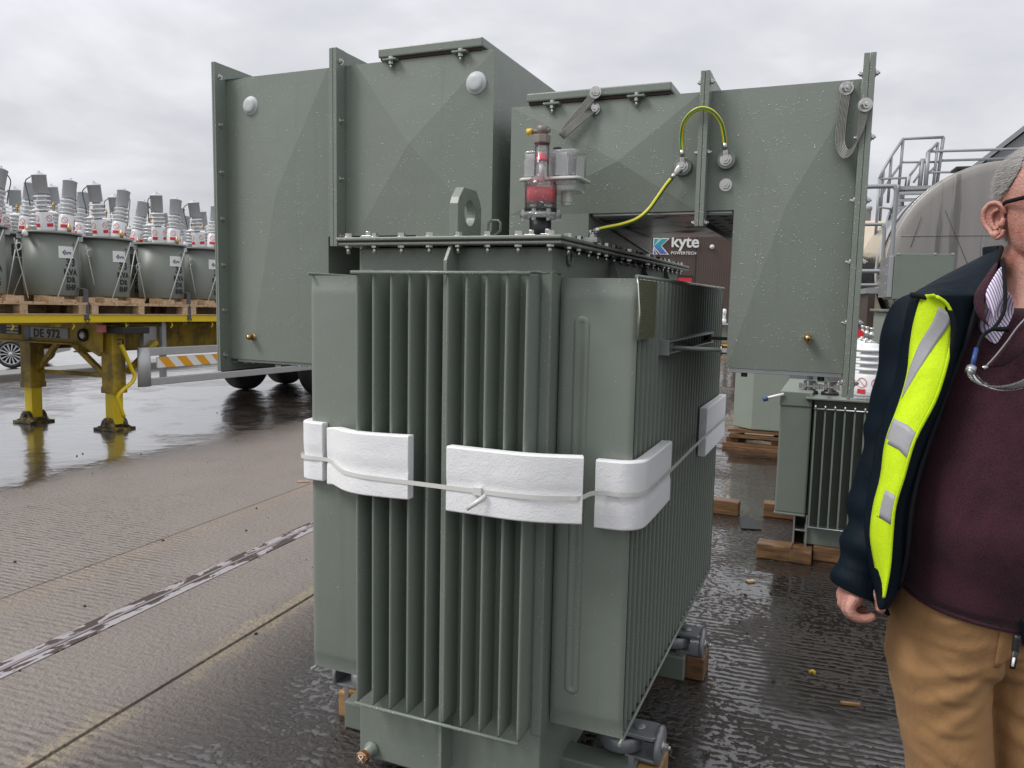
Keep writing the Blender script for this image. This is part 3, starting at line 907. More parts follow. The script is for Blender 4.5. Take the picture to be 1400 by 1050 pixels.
    # clear instrument housing: rounded box with a rim, gauges inside
    def rbox(x0, x1, y0, y1, z0, z1, r, n=5):
        poly = []
        for (sx, sy, a0) in ((x1-r, y1-r, 0), (x0+r, y1-r, 90), (x0+r, y0+r, 180), (x1-r, y0+r, 270)):
            for k in range(n+1):
                a = math.radians(a0+90*k/n); poly.append((sx+r*math.cos(a), sy+r*math.sin(a)))
        return poly
    px = rbox(cx-.064, cx+.098, cy+.012, cy+.115, 0, 0, .016)
    mb = MB(); mb.prism(px, 'z', 1.842, 1.916, smooth=False); build_sub(mb, 'clear_housing', MAT['clear'], relay, .004)
    pr = rbox(cx-.074, cx+.110, cy+.004, cy+.123, 0, 0, .018)
    mb = MB(); mb.prism(pr, 'z', 1.833, 1.8405); build_sub(mb, 'housing_rim', MAT['frost'], relay, .002)
    mb = MB(); mb.prism(rbox(cx-.062, cx+.096, cy+.016, cy+.110, 0, 0, .014), 'z', 1.803, 1.8328); build_sub(mb, 'housing_base', MAT['clear'], relay, .003)
    for (a0, a1, b0, b1, z0, z1) in ((-.058, -.024, .020, .023, 1.846, 1.908), (.034, .066, .020, .023, 1.846, 1.908), (-.055, .09, .104, .107, 1.846, 1.908), (.016, .022, .022, .09, 1.846, 1.905)):
        mb = MB(); mb.box(cx+a0, cx+a1, cy+b0, cy+b1, z0, z1); build_sub(mb, 'terminal_card', MAT['circuit'], relay)
    for (a0, a1, b0, b1, z0, z1) in ((.023, .032, .026, .06, 1.848, 1.898), (.068, .082, .03, .06, 1.848, 1.902)):
        mb = MB(); mb.box(cx+a0, cx+a1, cy+b0, cy+b1, z0, z1); build_sub(mb, 'gauge_block', MAT['webbing'], relay)
    mb = MB(); mb.lathe([(.012, 1.9165), (.012, 1.926), (.010, 1.928)], 18, Matrix.Translation((cx+.027, cy+.05, 0))); build_sub(mb, 'black_knob', MAT['black'], relay)
    mb = MB(); mb.lathe([(.017, 1.775), (.017, 1.803)], 10, Matrix.Translation((cx+.055, cy+.06, 0)), False); mb.lathe([(.014, 1.765), (.014, 1.776)], 14, Matrix.Translation((cx+.055, cy+.06, 0))); build_sub(mb, 'cable_gland', MAT['frost'], relay)
    # earth stud at the lid's edge
    mb = MB(); mb.box(-.712, -.672, 2.215, 2.255, 1.6668, 1.682); mb.lathe([(.011, 0), (.011, .010)], 6, Matrix.Translation((-.692, 2.235, 1.682)), False); mb.lathe([(.006, .01), (.006, .016)], 10, Matrix.Translation((-.692, 2.235, 1.682))); mb.build('earth_stud', MAT['bolt'], T, .001)
transformer()

# ================================================================== cable boxes
YB, YE = 2.35, 3.215
def panel_faces(mb, x0, x1, z0, z1, apex, out):
    ax, az = apex
    n = 7
    # four flat triangles to a pushed-out apex, as cross-broken sheet is
    c = [(x0, YB, z0), (x1, YB, z0), (x1, YB, z1), (x0, YB, z1)]
    mb.add(c+[(ax, YB-out, az)], [(0, 1, 4), (1, 2, 4), (2, 3, 4), (3, 0, 4)], False)
def extrude_sides(mb, poly, y0, y1):
    n = len(poly)
    vs = [(p[0], y0, p[1]) for p in poly]+[(p[0], y1, p[1]) for p in poly]
    mb.add(vs, [(i, (i+1) % n, n+(i+1) % n, n+i) for i in range(n)]+[tuple(range(n, 2*n))], False)
def round_vent(x, z, r, T_):
    M_ = Matrix.Translation((x, YB, z)) @ Matrix.Rotation(PI/2, 4, 'X')
    mb = MB(); mb.lathe([(r, 0), (r, r*.16), (r*.93, r*.26), (r*.78, r*.28), (r*.74, r*.48), (r*.62, r*.55), (r*.3, r*.57), (.0004, r*.57)], 30, M_)
    return mb.build('vent_cap', MAT['grey_cap'], T_)
def brass_fitting(x, z, T_):
    M_ = Matrix.Translation((x, YB, z)) @ Matrix.Rotation(PI/2, 4, 'X')
    mb = MB(); mb.lathe([(.014, -.002), (.014, .004), (.009, .005), (.009, .012)], 14, M_); mb.lathe([(.0135, .012), (.0135, .021)], 6, M_, False); mb.lathe([(.009, .021), (.0105, .026), (.008, .034), (.0004, .036)], 14, M_)
    return mb.build('brass_fitting', MAT['brass'], T_)
def cover_clamp(x, z, T_):
    mb = MB(); mb.box(x-.026, x+.026, YB-.026, YB+.03, z, z+.006)
    c = mb.build('cover_clamp', MAT['green'], T_, .001)
    mb = MB(); Mz = Matrix.Translation((x, YB-.012, z)); mb.lathe([(.0085, .006), (.0085, .014)], 6, Mz, False); mb.lathe([(.0085, -.010), (.0085, 0)], 6, Mz, False); mb.lathe([(.0045, -.024), (.0045, -.010)], 10, Mz)
    build_sub(mb, 'bolt', MAT['bolt'], c)
def face_bolt(x, z, T_, r=1.0, name='bolt', y=None):
    o = piece(name, FBOLT, T_, (x, YB if y is None else y, z), (PI/2, 0, 0), (r, r, r)); return o
def left_box():
    B = thing('cable_box', (-1.62, 2.8, 1.2), 'taller grey-green steel cable box on the left, with two round vent caps', 'cable box', world=True)
    mb = MB()
    panel_faces(mb, -2.069, -1.706, 1.25, 2.284, (-1.916, 1.867), .022)
    panel_faces(mb, -1.588, -1.07, 1.707, 2.284, (-1.368, 2.005), .022)
    mb.add([(-2.162, YB+.006, 1.25), (-2.069, YB, 1.25), (-2.069, YB, 2.284), (-2.162, YB+.006, 2.284)], [(0, 1, 2, 3)])
    mb.add([(-1.706, YB, 1.707), (-1.588, YB, 1.707), (-1.588, YB, 2.284), (-1.706, YB, 2.284)], [(0, 1, 2, 3)])
    mb.add([(-1.35, YB, 1.6675), (-1.07, YB, 1.6675), (-1.07, YB, 1.707), (-1.35, YB, 1.707)], [(0, 1, 2, 3)])
    poly = [(-2.162, 1.25), (-1.706, 1.25), (-1.706, 1.707), (-1.35, 1.707), (-1.35, 1.6675), (-1.07, 1.6675), (-1.07, 2.284), (-2.162, 2.284)]
    extrude_sides(mb, poly, YB, YE)
    mb.build('housing', MAT['green'], B)
    # drip lip along the foot
    mb = MB(); mb.box(-2.130, -1.708, YB+.004, YE-.02, 1.2395, 1.2495); mb.build('bottom_plate', MAT['green'], B, .001)
    # flanges
    mb = MB(); mb.box(-2.1785, -2.171, YB-.052, YE+.05, 1.205, 2.335); mb.box(-2.170, -2.1625, YB-.052, YE+.05, 1.205, 2.335); F1 = mb.build('end_flange', MAT['green'], B, .0012)
    for k in range(7): piece('bolt', SBOLT, F1, (-2.1622, YB-.028, 1.265+k*.170), (0, PI/2, 0))
    mb = MB()
    for a, b_ in ((-1.662, -1.648), (-1.6465, -1.6325)):
        mb.box(a, b_, YB-.052, YB-.001, 1.6685, 2.332); mb.box(a+.0007, b_-.0007, YB-.0005, YE+.05, 2.2855, 2.331)
    F2 = mb.build('joint_flange', MAT['green'], B, .0012)
    for k in range(4): piece('bolt', SBOLT, F2, (-1.6322, YB-.028, 1.705+k*.195), (0, PI/2, 0))
    # top cover with clamps
    mb = MB(); mb.box(-1.492, -1.106, YB-.014, YE-.1, 2.293, 2.322); mb.build('top_cover', MAT['green'], B, .004)
    mb = MB(); mb.box(-1.486, -1.112, YB-.006, YE-.11, 2.2850, 2.2925); mb.build('cover_gasket', MAT['gasket'], B)
    cover_clamp(-1.443, 2.279, B); cover_clamp(-1.184, 2.279, B)
    round_vent(-2.041, 2.18, .034, B); round_vent(-1.13, 2.184, .036, B)
    face_bolt(-1.672, 1.765, B, .8); brass_fitting(-2.047, 1.336, B)
    # drip beads hanging off the lower edge
    mb = MB(); r_ = random.Random(5)
    for k in range(40):
        x = r_.uniform(-2.15, -1.72); mb.lathe([(.0004, -.006), (.002, -.005), (.0025, -.002), (.0015, 0)], 6, Matrix.Translation((x, YB+.006, 1.2395)))
    o = mb.build('rain_beads', MAT['lens'], B); o['kind'] = 'stuff'
    return B
def right_box():
    B = thing('cable_box', (-0.5, 2.8, 1.25), 'grey-green steel cable box on the right, arched over the lid, with earth cable and braids', 'cable box', world=True)
    mb = MB()
    panel_faces(mb, -1.007, -0.414, 1.765, 2.10, (-0.65, 1.914), .022)
    mb.add([(-1.007, YB, 1.6675), (-0.742, YB, 1.6675), (-0.742, YB, 1.765), (-1.007, YB, 1.765)], [(0, 1, 2, 3)])
    mb.add([(-0.414, YB, 1.765), (-0.309, YB, 1.765), (-0.309, YB, 2.10), (-0.414, YB, 2.10)], [(0, 1, 2, 3)])
    panel_faces(mb, -0.309, 0.006, 1.312, 2.10, (-0.164, 1.776), .022)
    poly = [(-1.007, 1.6675), (-0.742, 1.6675), (-0.742, 1.765), (-0.309, 1.765), (-0.309, 1.312), (0.006, 1.312), (0.006, 2.10), (-1.007, 2.10)]
    extrude_sides(mb, poly, YB, YE)
    mb.build('housing', MAT['green'], B)
    # foot of the right leg: rolled dark edge and drip plate
    mb = MB(); mb.box(-0.300, 0.004, YB+.006, YE-.02, 1.299, 1.3115); mb.build('bottom_plate', MAT['galv'], B, .001)
    for x in (-.26, -.05):
        mb = MB(); mb.lathe([(.009, 1.286), (.009, 1.299)], 6, Matrix.Translation((x, YB+.03, 0)), False); mb.build('foot_bolt', MAT['black'], B)
    # bare gland plate under the bridge, perforated angle beside the leg
    mb = MB(); mb.box(-0.735, -0.315, YB+.02, YE-.01, 1.7585, 1.7645); mb.build('gland_plate', MAT['gland'], B, .001)
    mb = MB(); mb.box(-.418, -.312, YB+.012, YE-.05, 1.7535, 1.7575); mb.box(-.4225, -.4185, YB+.012, YE-.05, 1.738, 1.7575); A_ = mb.build('perforated_angle', MAT['rail'], B, .0008)
    sl = MB(); sl.box(-.013, .013, -.005, .005, 0, .0008); sl.box(-.005, .005, -.013, .013, -.0007, .0001); slm = sl.mesh('slot', MAT['rubber'])
    for k in range(8):
        for xx in (-.394, -.344): piece('slot', slm, A_, (xx, YB+.06+k*.1, 1.7526))
    # left leg inner wall stiffener (a diagonal fold seen in the opening)
    mb = MB(); mb.tube([(-.738, YB+.03, 1.760), (-.738, YE-.02, 1.690)], .004, 6); mb.build('stiffening_fold', MAT['green'], B)
    # flanges
    mb = MB()
    for a, b_ in ((-.4105, -.3985), (-.3973, -.385)):
        mb.box(a, b_, YB-.052, YB-.001, 1.716, 2.145); mb.box(a+.0007, b_-.0007, YB-.0005, YE+.05, 2.1015, 2.144)
    F1 = mb.build('joint_flange', MAT['green'], B, .0012)
    for z in (1.728, 1.925, 2.118):
        piece('bolt', SBOLT, F1, (-.3848, YB-.030, z), (0, PI/2, 0)); piece('bolt', SBOLT, F1, (-.4107, YB-.030, z), (0, -PI/2, 0))
    mb = MB(); mb.box(.007, .0213, YB-.052, YE+.05, 1.252, 2.152); mb.box(.0222, .0365, YB-.052, YE+.05, 1.252, 2.152); F2 = mb.build('end_flange', MAT['green'], B, .0012)
    for k in range(6): piece('bolt', SBOLT, F2, (.0367, YB-.028, 1.29+k*.163), (0, PI/2, 0)); 
    for k in range(6): piece('bolt', SBOLT, F2, (.0068, YB-.030, 1.29+k*.163), (0, -PI/2, 0))
    mb = MB(); mb.box(-.952, -.500, YB-.014, YE-.1, 2.109, 2.134); mb.build('top_cover', MAT['green'], B, .004)
    mb = MB(); mb.box(-.946, -.506, YB-.006, YE-.11, 2.1010, 2.1085); mb.build('cover_gasket', MAT['gasket'], B)
    cover_clamp(-.866, 2.094, B); cover_clamp(-.602, 2.096, B)
    face_bolt(-.335, 1.836, B, 1.0); brass_fitting(-.089, 1.407, B)
    # earth bosses
    for x, z in ((-.457, 1.89), (-.335, 1.903)):
        M_ = Matrix.Translation((x, YB, z)) @ Matrix.Rotation(PI/2, 4, 'X')
        mb = MB(); mb.lathe([(.026, -.004), (.026, .018), (.024, .021)], 24, M_)
        b0 = mb.build('earth_boss', MAT['green'], B)
        mb = MB(); mb.lathe([(.017, .021), (.017, .024)], 18, M_); mb.lathe([(.0125, .024), (.0125, .034)], 6, M_, False); mb.lathe([(.006, .034), (.006, .039)], 10, M_); build_sub(mb, 'bolt', MAT['bolt'], b0)
    # braided bonding straps
    def braid(pts, width, twist):
        P = catmull(pts, 8)
        mb = MB(); q = 7
        for c in range(q):
            o = (c-(q-1)/2)*width/q
            T_ = []
            for i, p in enumerate(P):
                a = interp(twist, i/(len(P)-1))
                T_.append(p+Vector((math.cos(a), 0, math.sin(a)))*o+Vector((0, -.0012, 0)))
            mb.tube(T_, width/q*.56, 6)
        return mb.build('bonding_braid', MAT['braid'], B)
    y = YB-.006
    b1 = braid([(-.715, y-.02, 2.125), (-.745, y-.022, 2.09), (-.79, y-.026, 2.04), (-.822, y-.03, 2.0), (-.812, y-.05, 1.992), (-.775, y-.045, 2.025), (-.735, y-.012, 2.068), (-.722, y-.006, 2.08)], .024, [(0, 2.4), (.45, 2.2), (.55, 2.6), (1, 2.4)])
    b2 = braid([(-.031, y, 2.09), (-.033, y-.006, 2.05), (-.038, y-.012, 1.98), (-.036, y-.02, 1.925), (-.018, y-.036, 1.898), (.006, y-.05, 1.925), (.014, y-.052, 1.98), (.0175, y-.052, 2.03)], .026, [(0, 0), (.35, .1), (.5, .9), (.65, 1.4), (1, .2)])
    for pa, x, yy, z in ((b1, -.723, YB-.030, 2.116), (b1, -.731, YB-.012, 2.073), (b2, -.031, YB-.012, 2.076), (b2, .0175, YB-.062, 2.018)):
        piece('bolt', FBOLT, pa, (x, yy, z), (PI/2, 0, .4), (.95, .95, .95))
        mb = MB(); mb.lathe([(.018, 0), (.018, .0025)], 20, Matrix.Translation((x, yy, z)) @ Matrix.Rotation(PI/2, 4, 'X')); build_sub(mb, 'washer', MAT['bolt'], pa)
    return B
BL = left_box(); BR = right_box()
# earth cables: one loops over the joint flange, one drops to the lid
def cable(pts, r, label, lugs, n=10):
    P = catmull(pts, n)
    rnd = 12
    mb = MB(); mb.tube(P, r, rnd, True)
    t = thing('earth_cable', tuple(P[0]), label, 'cable', 'green and yellow earth cables', world=True)
    me = mb.mesh('sheath', MAT['earth'])
    uv = me.uv_layers.new(name='UVMap')
    for pl in me.polygons:
        js = [me.loops[i].vertex_index % rnd for i in pl.loop_indices]
        wrap = max(js)-min(js) > rnd/2
        for li in pl.loop_indices:
            j = me.loops[li].vertex_index % rnd; i = me.loops[li].vertex_index//rnd
            if wrap and j < rnd/2: j += rnd
            uv.data[li].uv = (j/rnd, i/len(P))
    o = link('sheath', me, t)
    for (a, b_) in lugs:
        a = Vector(a); b_ = Vector(b_); d = (b_-a).normalized()
        mb = MB(); mb.tube([a-d*.002, a+d*.016], r*1.08, 12)
        mb.tube([a+d*.014, a+d*.020, b_, b_+d*.012], [r*1.0, r*1.2, r*1.5, r*1.2], 12, flat=(.32, 1.0), up=(0, 1, 0))
        mb.build('cable_lug', MAT['bolt'], t)
    return t
cable([(-.457, YB-.034, 1.932), (-.459, YB-.040, 1.965), (-.452, YB-.056, 2.002), (-.43, YB-.066, 2.028), (-.402, YB-.068, 2.038), (-.372, YB-.064, 2.028), (-.349, YB-.052, 2.0), (-.340, YB-.040, 1.965), (-.338, YB-.034, 1.945)], .0062,
      'short green and yellow earth cable arching over the flange between two bolts', [((-.457, YB-.034, 1.932), (-.457, YB-.028, 1.898)), ((-.338, YB-.034, 1.945), (-.336, YB-.028, 1.911))])
cable([(-.676, 2.238, 1.706), (-.655, 2.250, 1.712), (-.615, 2.27, 1.722), (-.575, 2.285, 1.738), (-.545, 2.297, 1.765), (-.522, 2.305, 1.800), (-.500, 2.312, 1.835), (-.484, 2.316, 1.856)], .0068,
      'longer yellow and green earth cable dropping from the cable box to the transformer lid', [((-.484, 2.316, 1.856), (-.463, 2.318, 1.884)), ((-.676, 2.238, 1.706), (-.692, 2.235, 1.698))])

# ================================================================== foam pads and strap
def foam(path, z0, z1, th, label, slots=(), ztab=None, roll=0.008):
    """pad cut from thick foam sheet and bent along path (x, y); optional slots let in from the top"""
    P = catmull([(p[0], p[1], 0) for p in path], 8)
    n = len(P)
    t = th
    rows = []
    for i, p in enumerate(P):
        a = P[max(i-1, 0)]; b_ = P[min(i+1, n-1)]
        d = (b_-a).normalized(); nr = Vector((d.y, -d.x, 0))
        k = i/(n-1)
        za, zb = z0, z1
        if ztab: 
            dz = interp(ztab, k); za += dz; zb += dz
        o = p+nr*t; c = roll*.4
        rows.append([(p.x, p.y, za), (p.x, p.y, zb), *( [(p.x+nr.x*c, p.y+nr.y*c, zb)] ), (o.x-nr.x*c, o.y-nr.y*c, zb+.001), (o.x, o.y, zb-c), (o.x, o.y, (za+zb)/2+.03), (o.x-nr.x*.0008, o.y-nr.y*.0008, (za+zb)/2+.002),
                     (o.x-nr.x*.0035, o.y-nr.y*.0035, (za+zb)/2-.012), (o.x-nr.x*.0008, o.y-nr.y*.0008, (za+zb)/2-.026), (o.x, o.y, (za+zb)/2-.04), (o.x, o.y, za+c), (o.x-nr.x*c, o.y-nr.y*c, za), (p.x+nr.x*c, p.y+nr.y*c, za)])
    mb = MB(); mb.grid(rows, True, closed=True)
    m_ = len(rows[0])
    mb.f.append(tuple(range(m_))); mb.sm.append(False); mb.mi.append(0)
    mb.f.append(tuple((n-1)*m_+j for j in reversed(range(m_)))); mb.sm.append(False); mb.mi.append(0)
    c = P[n//2]
    th_ = thing('foam_pad', (c.x, c.y, z0), label, 'foam pad', 'white foam pads strapped round the transformer', world=True)
    pd = mb.build('pad', MAT['foam'], th_, .0012)
    pd.data.set_sharp_from_angle(angle=math.radians(32))
    if slots:
        mb = MB()
        for k in slots:
            i = min(n-2, int(k*(n-1))); f = k*(n-1)-i
            p = P[i].lerp(P[i+1], f); d = (P[i+1]-P[i]).normalized(); nr = Vector((d.y, -d.x, 0))
            zb = z1+(interp(ztab, k) if ztab else 0)
            a = p+nr*.001; b_ = p+nr*(t-.006)
            mb.tube([(a.x, a.y, zb-.012), (b_.x, b_.y, zb-.012)], .0145, 4, flat=(1, .16), up=(0, 0, 1))
        mb.build('slots', MAT['foamcut'], th_)
    return th_
MAT['foamcut'] = M_simple('foam_cut', (0.45, 0.47, 0.48), 0.7)
foam([(-1.563, 2.32), (-1.563, 2.16), (-1.560, 2.075), (-1.545, 2.048), (-1.489, 2.044)], .912, 1.098, .030, 'narrow white foam pad wrapped round the left edge of the front transformer')
foam([(-1.458, 2.044), (-1.42, 2.020), (-1.37, 1.975), (-1.31, 1.925), (-1.25, 1.903), (-1.16, 1.899), (-1.093, 1.899)], .926, 1.107, .032, 'white foam pad bent over the left-hand fins, ragged along its lower edge', (.42, .55, .68, .8), [(0, -.022), (.5, 0), (1, .008)])
foam([(-.973, 1.899), (-.86, 1.899), (-.77, 1.902), (-.70, 1.918), (-.612, 1.952)], .918, 1.098, .033, 'widest white foam pad, in the middle over the right-hand fins with the strap buckle', (.30, .38, .46, .54, .62, .70, .79, .88, .96), [(0, 0), (1, -.004)])
foam([(-.594, 2.040), (-.56, 2.041), (-.525, 2.044), (-.504, 2.062), (-.4985, 2.10), (-.498, 2.25), (-.499, 2.40)], .884, 1.072, .033, 'white foam pad curved round the front right corner of the transformer')
foam([(-.500, 3.10), (-.499, 3.3), (-.499, 3.45), (-.500, 3.63)], .896, 1.088, .030, 'white foam pad at the far rear corner of the front transformer', (.3, .6, .85))
def strapping():
    P = [(-1.595, 2.32), (-1.595, 2.12), (-1.586, 2.035), (-1.54, 2.012), (-1.472, 2.013), (-1.438, 1.990), (-1.388, 1.944), (-1.322, 1.892), (-1.252, 1.869), (-1.18, 1.8655), (-1.085, 1.8655), (-.975, 1.8642), (-.86, 1.8642), (-.77, 1.8655), (-.70, 1.8775), (-.632, 1.9055), (-.606, 1.922), (-.594, 1.985),
         (-.56, 2.004), (-.520, 2.0045), (-.479, 2.034), (-.4640, 2.10), (-.4622, 2.25), (-.4628, 2.41), (-.467, 2.8), (-.4675, 3.12), (-.4665, 3.45), (-.468, 3.64), (-.52, 3.72), (-1.03, 3.72), (-1.54, 3.72), (-1.596, 3.64), (-1.596, 3.0)]
    t = thing('plastic_strap', (-1.03, 1.86, .98), 'translucent white plastic strap pulled tight round the foam pads', 'strap', world=True)
    Q = catmull([(x, y, .985) for x, y in P]+[(P[0][0], P[0][1], .985)], 5)
    rows = []
    for i, p in enumerate(Q):
        z = p.z
        if p.y < 1.97 and p.x < -1.3: z -= 0.0
        rows.append([(p.x, p.y, z-.0062), (p.x, p.y, z+.0062)])
    mb = MB(); mb.grid(rows, False)
    mb.build('band', MAT['strapw'], t, 0, .0012)
    mb = MB(); mb.box(-.888, -.862, 1.856, 1.866, .974, .998); mb.build('buckle', MAT['strapw'], t, .002)
    mb = MB(); mb.grid([[(-.845, 1.860, .972), (-.853, 1.858, .983)], [(-.868, 1.846, .952), (-.876, 1.845, .962)], [(-.893, 1.838, .935), (-.899, 1.838, .944)]], True); mb.build('loose_tail', MAT['strapw'], t, 0, .0015)
MAT['strapw'] = M_simple('translucent_strap', (0.66, 0.66, 0.63), 0.25, 0, 0.05)
strapping()
# timbers under the transformer
def timber(x0, x1, y0, y1, z0, z1, label, mat='timber', group='timbers lying on the yard', rz=0.0):
    cx, cy = (x0+x1)/2, (y0+y1)/2
    rnd = random.Random(int(abs(cx*1000+cy*77)))
    mb = MB(); L, W = x1-x0, y1-y0
    n = 6
    ax = 0 if L >= W else 1
    mb.box(-L/2, L/2, -W/2, W/2, 0, z1-z0)
    o = bpy.data.objects.new('timber', mb.mesh('timber', MAT[mat])); COL.objects.link(o)
    o.location = (cx, cy, z0); o.rotation_euler = (0, 0, rz)
    md = o.modifiers.new('edge', 'BEVEL'); md.width = .006; md.segments = 2
    tag(o, label, 'timber', group)
    return o
timber(-1.585, -1.515, 2.228, 2.36, 0, .094, 'tan timber block under the left front roller of the transformer', 'timberhi')
timber(-.50, -.43, 2.235, 2.375, 0, .088, 'timber block under the near right roller of the front transformer', 'timberhi')
timber(-.50, -.428, 3.045, 3.175, 0, .094, 'dark wet timber block under the far right roller of the transformer')
timber(-1.58, -1.51, 3.05, 3.18, 0, .094, 'timber block under the far left roller of the transformer')
timber(-1.1, -.603, 5.62, 5.72, 0, .10, 'brown wet timber beam end beyond the rear corner of the transformer')
timber(-.445, .35, 5.70, 5.80, 0, .10, 'timber beam behind the right-hand fin transformer')
# small sheet of slate-grey plastic lying between the beams
mb = MB(); mb.prism([(-.545, 5.30), (-.42, 5.33), (-.50, 5.60), (-.60, 5.56)], 'z', .003, .010)
o = bpy.data.objects.new('plastic_sheet', mb.mesh('plastic_sheet', MAT['black'])); COL.objects.link(o); tag(o, 'dark flat plastic offcut lying on the wet ground between two timbers', 'offcut')
# chips, stones and litter
def litter():
    rnd = random.Random(11)
    mb = MB()
    def stone(x, y, s):
        n = 6; Mx = Matrix.Translation((x, y, s*.25)) @ Matrix.Rotation(rnd.uniform(0, 6), 4, 'Z')
        vs = [(s*rnd.uniform(.6, 1)*math.cos(2*PI*k/n), s*rnd.uniform(.4, .8)*math.sin(2*PI*k/n), -s*.3) for k in range(n)]
        vs += [(v[0]*.6, v[1]*.6, s*rnd.uniform(.2, .5)) for v in vs]
        mb.add(vs, [tuple(range(n))[::-1], tuple(range(n, 2*n))]+[(k, (k+1) % n, n+(k+1) % n, n+k) for k in range(n)], False, 0, Mx)
    for k in range(420):
        y = rnd.uniform(1.6, 9); x = rnd.uniform(-7.5, 0.9) if rnd.random() < .45 else rnd.uniform(-.45, .9)
        stone(x, y, rnd.choice((.004, .005, .006, .009, .013)))
    o = bpy.data.objects.new('loose_stones', mb.mesh('loose_stones', MAT['groove'])); COL.objects.link(o)
    tag(o, 'small dark stones and grit scattered over the wet concrete', 'grit', kind='stuff')
    def chip(x, y, l, w_, rz, mat, label):
        mb = MB(); mb.box(-l/2, l/2, -w_/2, w_/2, .002, .010)
        o = bpy.data.objects.new('wood_chip', mb.mesh('wood_chip', MAT[mat])); COL.objects.link(o); o.location = (x, y, 0); o.rotation_euler = (0, 0, rz); tag(o, label, 'chip')
    chip(-3.92, 5.05, .09, .03, .5, 'pallet', 'pale wood chip lying on the concrete left of the front transformer')
    chip(-.38, 4.3, .045, .03, .7, 'pallet', 'small orange-brown wood chip on the wet ground right of the transformer')
    chip(.11, 3.1, .07, .014, .2, 'timberhi', 'thin brown splinter on the wet ground beside the man')
    mb = MB(); mb.tube([(-.045, 3.30, .008), (-.03, 3.31, .012), (-.022, 3.30, .008)], .007, 6)
    o = bpy.data.objects.new('yellow_scrap', mb.mesh('yellow_scrap', MAT['yellowcap'])); COL.objects.link(o); tag(o, 'tiny yellow scrap on the wet ground left of the trousers', 'scrap')
litter()

